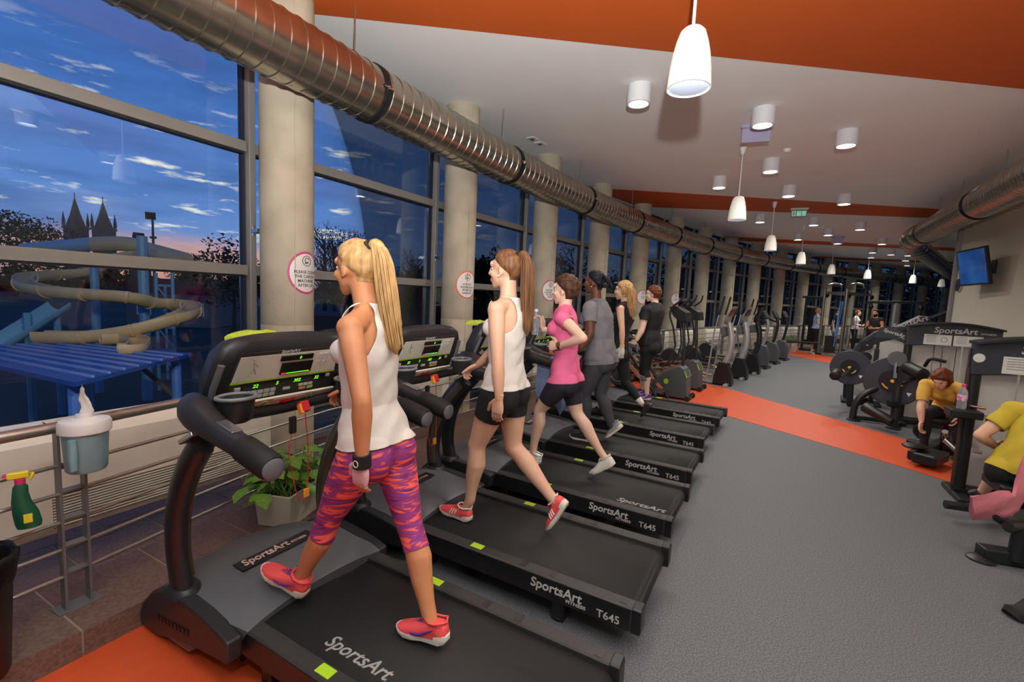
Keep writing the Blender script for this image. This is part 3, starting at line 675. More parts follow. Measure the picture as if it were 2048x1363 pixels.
for px, Y in ((110,19),(50,17.3)): q = atd((px,560),Y)-bo; MB().cyl((q.x,q.y,0),(q.x,q.y,atd((px,625),Y).z-GZ), .12, 8).build('post', MT['slide_blue'], bs)
# pavilion with a blue ribbed roof
MT['blue_roof'] = mat('blue_roof_sheet', rgb(40,76,148), .5, 0, noise=.08, nscale=1); MT['pav'] = mat('pavilion_frame', rgb(58,52,50), .7); MT['pav_blue'] = mat('pavilion_blue_post', rgb(70,112,190), .5)
zr = -.9; cn = [at(p, zr) for p in ((-140,700),(145,682),(383,706),(150,764))]; po = (cn[0]+cn[1]+cn[2]+cn[3])/4; po.z = GZ
pv = thing('pavilion', 'open pavilion with a blue ribbed sheet roof', 'pavilion', po); po = po.copy(); H0 = zr-GZ
pc = [Vector((c.x-po.x, c.y-po.y, 0)) for c in cn]
MB().prism([(c.x,c.y) for c in pc], H0-.12, H0).build('roof', MT['blue_roof'], pv, smooth=0)
for i in range(1,9):
    a = pc[0].lerp(pc[1], i/9); b = pc[3].lerp(pc[2], i/9); MB().beam((a.x,a.y,H0+.03),(b.x,b.y,H0+.03),.05,.06).build('rib', mat('roof_rib', rgb(120,150,200), .4), pv, smooth=0)
for c in pc:
    p = c*.86; MB().cyl((p.x,p.y,0),(p.x,p.y,H0-.1), .15, 10).build('post', MT['pav_blue'], pv)
    MB().beam((p.x,p.y,H0-1.6),(p.x*.55,p.y*.55,H0-.15),.12,.14).build('strut', MT['pav'], pv, smooth=0)
# low houses seen under the transoms
MT['house'] = mat('house_wall', rgb(120,116,112), .9, noise=.05); MT['house_roof'] = mat('house_roof', rgb(48,46,52), .9, noise=.1); MT['house_win'] = mat('house_window', rgb(60,70,90), .3)
for px, Y, w, d, h, lab in ((690,38,9,7,2.6,'low house with a dark roof seen behind the blonde walker'),(585,110,16,9,3.2,'long low building with a dark roof past the round tree'),(945,48,9,7,2.8,'low house glimpsed through the second window'),(372,62,10,8,4.2,'flat roofed service building behind the slide'),(1035,78,12,8,3.2,'low house glimpsed through the third window')):
    b = atd((px,560), Y); b.z = GZ; t = thing('house', lab, 'building', b, .2)
    MB().box((0,0,h/2),(w,d,h)).build('wall', MT['house'], t, smooth=0)
    MB().prism([(-w*.55,0),(w*.55,0),(w*.4,h*.45),(-w*.4,h*.45)], -d*.55, d*.55, Matrix.Translation((0,0,h)) @ Matrix.Rotation(PI/2,4,'X')).build('roof', MT['house_roof'], t, smooth=0)
    for x in (-.3,0,.3):
        wn = MB().box((x*w,-d/2-.02,h*.55),(w*.16,.08,h*.4)).build('window', MT['white'], t, smooth=0); MB().box((x*w,-d/2-.05,h*.55),(w*.13,.06,h*.33)).build('pane', MT['house_win'], wn, smooth=0)

# invented out-of-view lamps at the roof edge, added to warm and brighten the slides
for s_, tgt in ((-4.6,(200,600,19)),(-2.2,(330,610,20))):
    c = F(s_, -1.1, 4.5); a = atd(tgt[:2], tgt[2]); t = thing('added_fill_lamp', 'added warm fill lamp above the windows that brightens the slides', 'floodlight', c, 0, 'added fill lamps for the slides')
    MB().box((0,0,0),(.3,.16,.22), rz=1.0).build('lamp_head', MT['tm_like'] if 'tm_like' in MT else MT['dark'], t, bevel=.01); MB().beam((0,0,.05),tuple(F(s_,-.3,4.55)-c),.05,.05).build('bracket', MT['dark'], t, smooth=0)
    d_ = (a-c).normalized(); light('added_fill_beam', 'SPOT', c+d_*.25, 2600, (1,.80,.55), .15, aim=a, spot_size=math.radians(75), spot_blend=.8)
# ------------------------------------------------------------------ treadmills
MT['tm_black'] = mat('treadmill_black', rgb(40,41,44), .42, noise=.06, nscale=30, bump=.05, bscale=300)
MT['tm_hood'] = mat('treadmill_hood_grey', rgb(94,97,102), .45, noise=.04, nscale=20, bump=.05, bscale=350)
MT['tm_rail'] = mat('treadmill_side_rail', rgb(52,52,52), .5, noise=.08, nscale=60, bump=.1, bscale=260)
MT['tm_side'] = mat('treadmill_side_black', rgb(26,27,29), .38)
MT['belt'] = mat('running_belt', rgb(34,34,33), .75, noise=.1, nscale=120, bump=.15, bscale=420)
MT['tm_arm'] = mat('treadmill_arm_graphite', rgb(44,46,50), .3, .3)
MT['tm_copper'] = mat('upright_inner_bronze', rgb(96,84,74), .35, .5)
MT['panel_ivory'] = mat('console_ivory', rgb(214,214,198), .4); MT['panel_brown'] = mat('console_brown', rgb(52,47,42), .35); MT['screen'] = mat('display_black', rgb(30,27,25), .2)
MT['led'] = mat('green_led', rgb(120,230,50), .4, emit=rgb(120,240,50), estr=1.2); MT['led_red'] = mat('red_led', rgb(240,40,40), .4, emit=rgb(250,40,40), estr=1)
MT['lime'] = mat('lime_marker', rgb(170,214,40), .5); MT['key_grey'] = mat('key_grey', rgb(206,206,200), .45); MT['key_red'] = mat('key_red', rgb(206,40,46), .4); MT['key_green'] = mat('key_green', rgb(160,190,110), .4); MT['key_orange'] = mat('key_orange', rgb(226,140,100), .4)
MT['logo'] = mat('logo_silver', rgb(206,206,204), .4); MT['logo_warm'] = mat('logo_rose', rgb(220,190,176), .4)
MT['cord'] = mat('red_cord', rgb(214,40,36), .5); MT['key_yellow'] = mat('key_orange_tag', rgb(240,160,50), .5); MT['steel_pad'] = mat('sensor_steel', rgb(190,196,206), .22, .9); MT['cup_rim'] = mat('cup_rim_grey', rgb(120,124,128), .4)
MT['belt_logo'] = mat('belt_print', rgb(150,150,148), .7)
def treadmill():
    t = thing('treadmill', 'x', 'treadmill', (0,0,0), 0)
    # deck and belt
    MB().box((.74,0,.175),(1.36,.60,.07)).build('deck', MT['tm_side'], t, smooth=0)
    b = MB(); prof = [(1.46,.222),(.06,.222),(.03,.214),(.012,.19),(.012,.165),(.03,.14),(.06,.132)]
    rings = [[(x,-.285,z),(x,.285,z)] for x,z in prof]
    for i in range(len(prof)-1):
        k = len(b.v); b.v += [(prof[i][0],-.285,prof[i][1]),(prof[i][0],.285,prof[i][1]),(prof[i+1][0],.285,prof[i+1][1]),(prof[i+1][0],-.285,prof[i+1][1])]; b.f.append((k,k+1,k+2,k+3)); b.m.append(0)
    bl = b.build('belt', MT['belt'], t, smooth=60); so_ = bl.modifiers.new('thick','SOLIDIFY'); so_.thickness = .003; so_.offset = 0
    text('SportsArt', .085, MT['belt_logo'], bl, frame((1.07,.215,.2245), (-1,0,0), (0,-1,0)), name='near_lettering', bold=.014, shear=.25)
    text('SportsArt', .085, MT['belt_logo'], bl, frame((.86,-.2,.2245), (1,0,0), (0,1,0)), name='opposite_lettering', bold=.014, shear=.25)
    for sg in (-1,1):
        M = Matrix(((0,0,1,0),(1,0,0,0),(0,1,0,0),(0,0,0,1)))            # polygon (y,z) extruded along x
        pr = [(sg*.285,.205),(sg*.285,.243),(sg*.292,.25),(sg*.352,.25),(sg*.36,.243),(sg*.36,.135),(sg*.30,.135)]
        rl_ = MB().prism(pr, .03, 1.44, M).build('side_rail', MT['tm_rail'], t, smooth=30)
        MB().prism([(sg*.361,.24),(sg*.3625,.24),(sg*.3625,.138),(sg*.361,.138)], .04, 1.44, M).build('side_panel', MT['tm_side'], rl_, smooth=0)
        MB().prism([(sg*.287,.252),(sg*.354,.252),(sg*.363,.245),(sg*.363,.13),(sg*.283,.13),(sg*.283,.245)], -.012, .034, M).build('end_cap', MT['tm_side'], rl_, smooth=30, bevel=.006)
        MB().box((.9218,sg*.32,.2508),(.075,.044,.003), rz=sg*.0).build('lime_marker', MT['lime'], rl_, bevel=.001)
        for x in (.08,.45,.62): MB().box((x,sg*.32,.2505),(.035,.045,.0025)).build('wear_patch', MT['tm_black'], rl_, smooth=0)
    rl_ = [c for c in t.children if c.name.startswith('side_rail')]
    for sg, r_ in ((1, rl_[1]), (-1, rl_[0])):
        xa = (-1,0,0) if sg > 0 else (1,0,0); x0 = .56 if sg > 0 else .14; y = sg*.3635
        text('SportsArt', .07, MT['logo'], r_, frame((x0,y,.178), xa, (0,0,1)), bold=.018, shear=.12)
        text('FITNESS', .024, MT['logo'], r_, frame((x0+(-.2 if sg > 0 else .2),y,.155), xa, (0,0,1)), bold=.02, sx=1.25)
        text('T645', .055, MT['logo'], r_, frame((x0+(-.36 if sg > 0 else .36),y,.150), xa, (0,0,1)), bold=.008)
    for x in (.42,1.30):
        for sg in (-1,1): MB().box((x,sg*.29,.068),(.07,.05,.136)).cyl((x,sg*.29,.0),(x,sg*.29,.02),.032,12).build('foot', MT['tm_side'], t, bevel=.006)
    for sg in (-1,1): MB().tube([(1.42,sg*.335,.10),(1.62,sg*.335,.085),(1.92,sg*.335,.075)], [.03,.036,.03], 8, ell=(1,.7)).build('lift_arm', MT['tm_side'], t)
    # motor hood: crowned shell
    secs = [(1.395,.252,.256,.362),(1.43,.258,.275,.37),(1.55,.265,.298,.40),(1.70,.27,.315,.425),(1.84,.26,.305,.43),(1.98,.21,.245,.425),(2.07,.13,.16,.41),(2.105,.06,.075,.39)]
    rings = []
    for x, ze, zc, w in secs:
        r_ = [(x + (.10*(1-(abs(y)/w)**2) if x > 1.9 else (-.05*(abs(y)/w)**2 if x < 1.5 else 0)), y, ze+(zc-ze)*max(0, 1-(abs(y)/(w*.97))**4)) for y in np.linspace(-w, w, 17)]
        zb = .14 if x < 1.6 else .045
        r_ += [(x, w*.985, max(zb, .04)), (x, -w*.985, max(zb, .04))]; rings.append(r_)
    hd = MB().loft(rings).build('motor_hood', MT['tm_hood'], t, smooth=40)
    for sg in (-1,1):
        pr = [(1.36,.15),(1.36,.242),(1.44,.262),(1.56,.283),(1.70,.292),(1.84,.283),(1.98,.232),(2.07,.152),(2.11,.075),(2.11,.03),(1.95,.025),(1.84,.06),(1.6,.115)]
        Mx = Matrix(((1,0,0,0),(0,0,1,0),(0,1,0,0),(0,0,0,1)))
        sd = MB().prism(pr, sg*.372, sg*.437, Mx).build('side_cover', MT['tm_black'], t, smooth=30, bevel=.012)
        for i in range(9): MB().box((1.66+i*.032,sg*.438,.165-i*.004),(.016,.006,.028)).build('vent_slot', MT['tm_side'], sd, smooth=0)
        MB().cyl((1.98,sg*.36,.045),(1.98,sg*.41,.045),.045,16).build('wheel', MT['black_rubber'], t)
    pl = MB().box((1.70,0,.3195),(.085,.40,.006), ry=-.03).build('name_plate', MT['tm_side'], hd, bevel=.002)
    text('SportsArt', .072, MT['logo_warm'], pl, frame((1.683,.175,.3235), (0,-1,0), (1,0,.03)), bold=.016, shear=.15, sx=.82)
    text('FITNESS', .026, MT['logo_warm'], pl, frame((1.685,-.075,.3235), (0,-1,0), (1,0,.03)), bold=.01, sx=.95)
    # uprights: curved arms leaning back to the handlebars
    for sg in (-1,1):
        pth = smooth_path([(1.80,sg*.385,.26),(1.835,sg*.39,.45),(1.80,sg*.40,.66),(1.70,sg*.405,.86),(1.56,sg*.41,1.02)], 5)
        MB().tube(pth, [.058]*3+[.056]*(len(pth)-3), 14, ell=(1.05,.72)).build('upright', MT['tm_arm'], t, smooth=60)
        ip = [Vector(p)+Vector((-.012,-sg*.032,0)) for p in pth[2:-1]]
        MB().tube(ip, .033, 8, ell=(1,.45)).build('upright_inlay', MT['tm_copper'], t, smooth=60)
        MB().lathe([(.09,0),(.085,.02),(.066,.04)], 20, Matrix.Translation((1.80,sg*.385,.268)) @ Matrix.Diagonal((1,.8,1,1))).build('upright_boot', MT['tm_black'], t)
        # shoulder housing and handlebar
        hp = smooth_path([(1.72,sg*.37,1.145),(1.60,sg*.405,1.13),(1.45,sg*.415,1.095),(1.25,sg*.415,1.055)], 4)
        MB().tube(hp, [.05,.06,.066,.07,.07,.068,.064,.058,.054,.05,.048,.046,.045][:len(hp)], 14, ell=(1,.92)).build('shoulder', MT['tm_black'], t, smooth=60)
        gp = [(1.27,sg*.415,1.06),(1.255,sg*.415,1.057),(1.10,sg*.415,1.023),(1.085,sg*.415,1.02)]
        gr = MB().tube(gp, [.046,.05,.05,.044], 14).build('hand_grip', MT['black_rubber'], t, smooth=50)
        MB().ellip((1.083,sg*.415,1.019),(.012,.043,.043)).build('grip_cap', MT['tm_hood'], gr)
        MB().box((1.355,sg*.415,1.123),(.11,.042,.008), ry=-.2).build('sensor_plate', MT['steel_pad'], t, bevel=.003)
        MB().box((1.58,sg*.41,1.045),(.12,.115,.022), ry=.5).build('clamp_band', MT['steel_pad'], t, bevel=.006)
        # cup holder
        cupm = Matrix.Translation((1.52,sg*.295,1.085))
        cup = MB().lathe([(.04,0),(.056,.01),(.066,.09),(.069,.105),(.060,.105),(.056,.09),(.047,.016),(.0,.014)], 24, cupm @ Matrix.Diagonal((.95,1.1,1,1))).build('cup_holder', MT['tm_black'], t, smooth=50)
        MB().tube([(1.52+.065*math.cos(a), sg*.295+.075*math.sin(a), 1.192) for a in np.linspace(0, 2*PI, 29)[:-1]], .0085, 8, closed=True).build('cup_rim', MT['cup_rim'], cup, smooth=60)
    # cross bar between the arms
    cb_ = smooth_path([(1.62,.40,1.10),(1.665,.2,1.085),(1.68,0,1.075),(1.665,-.2,1.085),(1.62,-.40,1.10)], 4)
    MB().tube(cb_, .055, 12, ell=(.75,1.15)).build('cross_bar', MT['tm_black'], t, smooth=60)
    # console head: tilted shell
    tilt = Matrix.Translation((1.665,0,1.13)) @ Matrix.Rotation(math.radians(-24), 4, 'Y')       # local Z up the panel, local -X faces the runner
    def ring(z, w, x0, x1):
        n = 9; r_ = [(x0, y, z) for y in np.linspace(-w, w, n)]; r_ += [(x0+.02, w*1.05, z), (x1*.6, w*1.0, z)] + [(x1*(1-.35*(abs(y)/w)**3), y, z) for y in np.linspace(w*.85, -w*.85, n)] + [(x1*.6, -w*1.0, z), (x0+.02, -w*1.05, z)]
        return [tilt @ Vector(p) for p in r_]
    sh = [ring(-.02,.33,.0,.06), ring(.0,.345,-.005,.10), ring(.10,.345,-.005,.15), ring(.22,.33,-.002,.15), ring(.275,.30,.01,.13), ring(.30,.25,.03,.10)]
    hd2 = MB().loft(sh).build('console_shell', MT['tm_black'], t, smooth=45)
    for sg in (-1,1): MB().tube([tilt @ Vector(p) for p in ((-.012,sg*.335,-.01),(-.016,sg*.342,.1),(-.010,sg*.326,.215))], .014, 8).build('bezel_strip', MT['tm_hood'], hd2, smooth=60)
    def quad(z0, z1, w0, w1, x, m, nm, par, th=.004):
        mb = MB(); vs = [tilt @ Vector(p) for p in ((x,-w0,z0),(x,w0,z0),(x,w1,z1),(x,-w1,z1),(x+th,-w0,z0),(x+th,w0,z0),(x+th,w1,z1),(x+th,-w1,z1))]
        return mb.add(vs, [(0,1,2,3),(4,5,6,7),(0,1,5,4),(1,2,6,5),(2,3,7,6),(3,0,4,7)]).build(nm, m, par, smooth=0)
    fc = quad(.005, .262, .285, .262, -.0095, MT['panel_brown'], 'fascia', hd2)
    iv = quad(.118, .245, .268, .252, -.0125, MT['panel_ivory'], 'ivory_panel', hd2); lm = quad(.108, .119, .272, .27, -.0122, MT['lime'], 'lime_edge', hd2)
    def pb(y, z, w, h, m, nm, par, x=-.016, d=.006):      # small block on the panel, y to the runner's left
        mb = MB(); mb.box((x,y,z),(d,w,h), tilt); return mb.build(nm, m, par, smooth=0)
    s1 = pb(-.02,.222,.17,.026,MT['screen'],'display',iv); s2 = pb(-.03,.165,.165,.062,MT['screen'],'display',iv); s3 = pb(.0,.088,.43,.030,MT['screen'],'display',fc,-.0125)
    def led(s, y, z, sz, par, m=MT['led']): text(s, sz, m, par, tilt @ frame((-.0197 if par is not s3 else -.0162,y,z), (0,-1,0), (0,0,1)), ext=.0002, bold=.012, align='CENTER', shear=.1)
    led('0',-.035,.214,.022,s1)
    for y, sx in ((.155,'22'),(.05,'5'),(-.055,'302'),(-.165,'32')): led(sx, y, .079, .026, s3)
    for i in range(15): pb(-.10+i*.0085+.0,.1395,.006,.004,MT['led'],'led_bar',s2,-.0196,.001)
    pb(.035,.1395,.02,.006,MT['led_red'],'led_bar',s2,-.0196,.001)
    k1 = MB(); kk = lambda mb, y, z, w, h: mb.box((-.0145,y,z),(.006,w,h), tilt)
    for r_ in range(4):
        for c_ in range(3):
            if not (r_ == 3 and c_ != 1): pb(-.15-c_*.026,.225-r_*.021,.019,.013,MT['key_grey'],'key',iv)
    for r_ in range(2):
        for c_ in range(5): pb(.185-c_*.031,.052-r_*.024,.025,.017,MT['key_grey'],'key',fc,-.012)
    for c_, m in enumerate((MT['key_grey'],)*3): pb(-.085-c_*.028,.054,.023,.014,m,'key',fc,-.012)
    pb(-.10,.032,.034,.014,MT['key_orange'],'key',fc,-.012); pb(-.142,.032,.034,.014,MT['key_green'],'key',fc,-.012)
    pb(-.01,.046,.036,.013,MT['key_grey'],'key',fc,-.012); pb(.235,.08,.026,.016,MT['key_grey'],'key',fc,-.012); pb(-.235,.09,.022,.016,MT['key_grey'],'key',fc,-.012)
    text('SportsArt', .024, MT['white'], hd2, tilt @ frame((-.012,.07,.251), (0,-1,0), (0,0,1)), ext=.0003, bold=.014, shear=.15)
    fg = MB()                                                                  # little runner emblem
    for a, b_ in (((.19,.222),(.185,.185)),((.185,.185),(.205,.15)),((.185,.185),(.168,.152)),((.19,.215),(.165,.19)),((.19,.213),(.21,.19))): fg.beam(tilt @ Vector((-.0135,*a)), tilt @ Vector((-.0135,*b_)), .003,.003)
    fg.ellip(tilt @ Vector((-.0135,.192,.23)), (.004,.005,.006)); fg.build('emblem', mat('emblem_grey', rgb(150,150,140), .5), iv)
    # lower ivory shelf with stop key
    lo_ = Matrix.Translation((1.615,0,1.122)) @ Matrix.Rotation(math.radians(-52), 4, 'Y')
    lw = MB().box((0,0,0),(.012,.50,.075), lo_).build('stop_panel', MT['panel_ivory'], t, bevel=.003)
    MB().box((-.007,0,0),(.004,.17,.055), lo_).build('key_field', MT['key_grey'], lw, smooth=0); MB().box((-.011,0,0),(.006,.075,.03), lo_).build('stop_key', MT['key_red'], lw, bevel=.002)
    text('STOP', .014, MT['white'], lw, lo_ @ frame((-.0145,.0,-.005), (0,-1,0), (0,0,1)), ext=.0002, align='CENTER')
    for sg in (-1,1):
        for z in (-.016,.016): MB().tube([lo_ @ Vector((-.0095,sg*.125+.014*math.cos(a),z+.012*math.sin(a))) for a in np.linspace(0,2*PI,13)[:-1]], .0022, 5, closed=True).build('speed_key', MT['key_green'], lw)
    # safety key on its red cord
    ky = MB().box((1.57,-.06,1.075),(.035,.05,.055), ry=.4).build('safety_key', MT['key_red'], t, bevel=.008); MB().box((1.566,-.04,1.068),(.03,.02,.05), ry=.4).build('key_edge', MT['key_yellow'], ky, bevel=.005)
    MB().box((1.60,-.02,.985),(.02,.035,.085)).build('cord_clip', MT['tm_side'], ky, bevel=.006)
    MB().tube(smooth_path([(1.56,-.06,1.04),(1.563,-.08,.85),(1.565,-.075,.66),(1.57,-.05,.60),(1.575,-.02,.655),(1.59,.005,.85),(1.597,-.02,.97)], 5), .0024, 5).build('cord', MT['cord'], ky)
    MB().box((1.565,-.07,.63),(.012,.03,.045)).build('cord_tag', MT['key_yellow'], ky, bevel=.003)
    return t
TM = [(0.324,1.3907,150.65),(0.8165,2.2806,150.5),(1.2692,3.1731,149.6),(1.7492,4.0684,149.2),(2.2596,5.0299,148.0),(2.8412,5.9474,147.5)]
tml = ['black treadmill under the blonde woman in pink leggings, before the tissue bucket','black treadmill under the brunette in black shorts','black treadmill under the runner in the pink top','black treadmill under the woman in the grey shirt','black treadmill under the long haired blonde in black','black treadmill under the woman in glasses, next to the ellipticals']
t0 = treadmill()
for i, (x, y, a) in enumerate(TM):
    t = t0 if i == 0 else dup(t0)
    bel = [c for c in t.children if c.name.startswith('belt')][0]
    for c in bel.children:
        c.location.x += ((0,1.2,-.66,1.2,.15,-.6) if c.name.startswith('near') else (1.2,.28,1.3,.25,1.3,1.3))[i]
        if not .1 < c.location.x < 1.35: bpy.data.objects.remove(c)
    t.location = (x,y,0); t.rotation_euler = (0,0,math.radians(a)); tag(t, tml[i], 'treadmill', 'treadmills in a row facing the windows')
def TMP(k, lon, lat, z): x, y, a = TM[k]; a = math.radians(a); return Vector((x+lon*math.cos(a)-lat*math.sin(a), y+lon*math.sin(a)+lat*math.cos(a), z))
# green cleaning cloths folded over the consoles
MT['cloth'] = mat('lime_microfibre', rgb(176,196,60), .9, noise=.12, nscale=60, bump=.3, bscale=200)
for k, lab in ((0,'lime green cloth lying on the console of the treadmill by the tissue bucket'),(2,'lime green cloth lying on the console in front of the runner in pink')):
    c = TMP(k, 1.845, .02, 1.405); t = thing('cleaning_cloth', lab, 'cloth', c, math.radians(TM[k][2])); r = np.random.default_rng(k+3)
    ring0 = [(.052*math.cos(a)*(1+.2*math.sin(3*a+k)), .125*math.sin(a)*(1+.15*math.cos(5*a)), 0) for a in np.linspace(0,2*PI,33)[:-1]]
    MB().loft([[(x,y,-.012) for x,y,z in ring0], [(x*1.02,y*1.02,.004) for x,y,z in ring0], [(x*.85,y*.9,.018+.006*math.sin(9*y*20)) for x,y,z in ring0], [(x*.4,y*.5,.03+.004*math.sin(30*y)) for x,y,z in ring0]]).build('cloth_fold', MT['cloth'], t, smooth=80)
# ------------------------------------------------------------------ people
def skin_mat(name, c, c2): return mat(name, c, .5, col2=c2, nscale=9, lo=.35, hi=.7, sss=.12, spec=.35)
SKIN = {'tan': skin_mat('tanned_skin', rgb(196,132,92), rgb(208,146,106)), 'fair': skin_mat('fair_skin', rgb(222,174,144), rgb(230,186,158)), 'pale': skin_mat('pale_skin', rgb(228,188,164), rgb(234,198,176)), 'dark': skin_mat('dark_skin', rgb(96,60,42), rgb(112,72,52))}
def fabric(name, c, rough=.8, noise=.06, bump=.15, bs=260): return mat(name, c, rough, noise=noise, nscale=14, bump=bump, bscale=bs)
def hair_mat(name, c, c2): return mat(name, c, .55, col2=c2, nscale=60, lo=.3, hi=.7, stretch=(1,1,.12), bump=.3, spec=.25)
MT['eye_white'] = mat('eye_white', rgb(226,224,220), .25); MT['iris'] = mat('iris_dark', rgb(40,34,30), .2); MT['lips'] = mat('lips', rgb(180,92,84), .4); MT['brow'] = mat('eyebrow', rgb(70,50,36), .7)
def arrays(me):
    n = len(me.vertices); V = np.empty(n*3); me.vertices.foreach_get('co', V); me.calc_loop_triangles()
    T = np.empty(len(me.loop_triangles)*3, dtype=np.int64); me.loop_triangles.foreach_get('vertices', T); N = np.empty(n*3); me.vertices.foreach_get('normal', N)
    return V.reshape(-1,3), T.reshape(-1,3), N.reshape(-1,3)
def remesh(mb, voxel, smooth=6, fac=.5):
    me = mb.mesh('source'); o = bpy.data.objects.new('source', me); C.objects.link(o)
    m = o.modifiers.new('r', 'REMESH'); m.mode = 'VOXEL'; m.voxel_size = voxel
    if smooth: s_ = o.modifiers.new('s', 'SMOOTH'); s_.factor = fac; s_.iterations = smooth
    bpy.context.view_layer.update()
    out = bpy.data.meshes.new_from_object(o.evaluated_get(bpy.context.evaluated_depsgraph_get())); bpy.data.objects.remove(o); bpy.data.meshes.remove(me)
    return out
def clip(V, T, N, f, eps=1e-9):
    keep = f > 0; k3 = keep[T]; cnt = k3.sum(1); nv = [V]; nn = [N]; tris = [T[cnt == 3]]; cache = {}; ev = []; en = []; base = len(V)
    def cut(a, b):
        key = (a, b) if a < b else (b, a)
        if key not in cache:
            t = f[a]/(f[a]-f[b]); cache[key] = base+len(ev); ev.append(V[a]+(V[b]-V[a])*t); en.append(N[a]+(N[b]-N[a])*t)
        return cache[key]
    add = []
    for tri, k in zip(T[(cnt == 1) | (cnt == 2)], k3[(cnt == 1) | (cnt == 2)]):
        if k.sum() == 1: i = int(np.argmax(k)); a, b, c = tri[i], tri[(i+1) % 3], tri[(i+2) % 3]; add.append((a, cut(a,b), cut(a,c)))
        else: i = int(np.argmin(k)); a, b, c = tri[i], tri[(i+1) % 3], tri[(i+2) % 3]; ab, ac = cut(a,b), cut(a,c); add += [(ab, b, c), (ab, c, ac)]
    if ev: nv.append(np.array(ev)); nn.append(np.array(en))
    if add: tris.append(np.array(add, dtype=np.int64))
    V2, N2, T2 = np.vstack(nv), np.vstack(nn), np.vstack(tris); clip.f = np.r_[f, np.zeros(len(ev))]
    use = np.unique(T2); mp = -np.ones(len(V2), dtype=np.int64); mp[use] = np.arange(len(use)); N2 = N2[use]; N2 /= np.linalg.norm(N2, axis=1)[:,None]+1e-12
    clip.f = clip.f[use]
    return V2[use], mp[T2], N2
def shell(name, V, T, N, f, off, m, parent, thick=.003, wrinkle=0, wfreq=30):
    v, t, n = clip(V, T, N, f)
    if len(t) == 0: return None
    d = off
    if wrinkle: d = off + wrinkle*(np.sin(v[:,2]*wfreq*2.1+v[:,0]*wfreq+3*np.sin(v[:,1]*wfreq*.8))*.5+.5)
    if name in ('hair','beard'): q_ = np.clip(clip.f/.04, 0, 1); d = d*(.12+.88*q_*(2-q_))
    v = v+n*(d if np.isscalar(d) else d[:,None]); me = bpy.data.meshes.new(name); me.from_pydata([tuple(p) for p in v], [], [tuple(int(i) for i in q) for q in t]); me.materials.append(m); me.update()
    o = link(name, me, parent, 180)
    if thick: s_ = o.modifiers.new('thick', 'SOLIDIFY'); s_.thickness = thick; s_.offset = -1
    return o
def seg_dist(P, a, b):
    a = np.array(a); b = np.array(b); d = b-a; t = np.clip(((P-a)@d)/(d@d), 0, 1); return np.linalg.norm(P-a-t[:,None]*d, axis=1), t
def V3(*a): return Vector(a)
def taper(mb, a, b, prof, off=None, n=14, ell=None):
    a = Vector(a); b = Vector(b); pts = []; rs = []
    d = (b-a).normalized(); r0 = prof[0][1]; r1 = prof[-1][1]
    for k in (-.9,-.6): pts.append(a+d*(r0*k)); rs.append(r0*math.sqrt(1-k*k))
    for t, r in prof:
        p = a.lerp(b, t)
        if off is not None: p = p+Vector(off)*math.exp(-((t-.28)/.22)**2)
        pts.append(p); rs.append(r)
    for k in (.6,.9): pts.append(b+d*(r1*k)); rs.append(r1*math.sqrt(1-k*k))
    mb.tube(pts, rs, n, ell=ell)
def hand_mb(wr, d, nrm, side, curl=.5, spread=.012, scale=1.0, thumb=.5):
    """wr wrist, d direction of the fingers, nrm back-of-hand normal, side = direction of the thumb"""
    d = Vector(d).normalized(); nrm = Vector(nrm); nrm = (nrm-d*nrm.dot(d)).normalized(); sd = Vector(side); sd = (sd-d*sd.dot(d)-nrm*sd.dot(nrm)).normalized(); wr = Vector(wr); s = scale
    mb = MB(); pts = [wr-d*.03, wr, wr+d*.02*s, wr+d*.045*s, wr+d*.07*s, wr+d*.088*s]; n = 14
    rings = []
    for p, w, h in zip(pts, (.026,.025,.03,.038,.040,.037), (.020,.018,.017,.016,.014,.011)):
        rings.append([p+sd*(w*s*math.cos(2*PI*k/n))+nrm*(h*s*math.sin(2*PI*k/n)) for k in range(n)])
    mb.loft(rings)
    for i, (o_, L, r) in enumerate(((.028,.072,.0085),(.0095,.08,.0088),(-.009,.075,.0085),(-.026,.058,.0075))):
        p = wr+d*.082*s+sd*o_*s; dd = (d+sd*(o_*spread*30)).normalized(); c = curl*(1+.12*i); ps = [p-dd*.012]; ang = 0
        q = p; rs = [r*s]
        for k, f_ in enumerate((.45,.32,.23)):
            ang += c*(.55 if k == 0 else .75); v = dd*math.cos(ang)-nrm*math.sin(ang); q2 = q+v*(L*f_*s); ps += [q.lerp(q2,.5), q2]; rs += [r*s*(1-.05*k), r*s*(.95-.08*k)]; q = q2
        mb.tube(ps, rs, 8); mb.ellip(q, (r*.8*s,)*3, None, 8, 6)
    b = wr+d*.022*s+sd*.026*s; v1 = (d*.62+sd*.65-nrm*.35*thumb).normalized(); v2 = (d*.88+sd*.30-nrm*.5*thumb).normalized()
    e1 = b+v1*.04*s; e2 = e1+v2*.030*s; e3 = e2+v2*.02*s
    mb.tube([b-v1*.015, b, e1, e2, e3], [.014*s,.0145*s,.0115*s,.0105*s,.0085*s], 8); mb.ellip(e3, (.0085*s,)*3, None, 8, 6)
    return mb
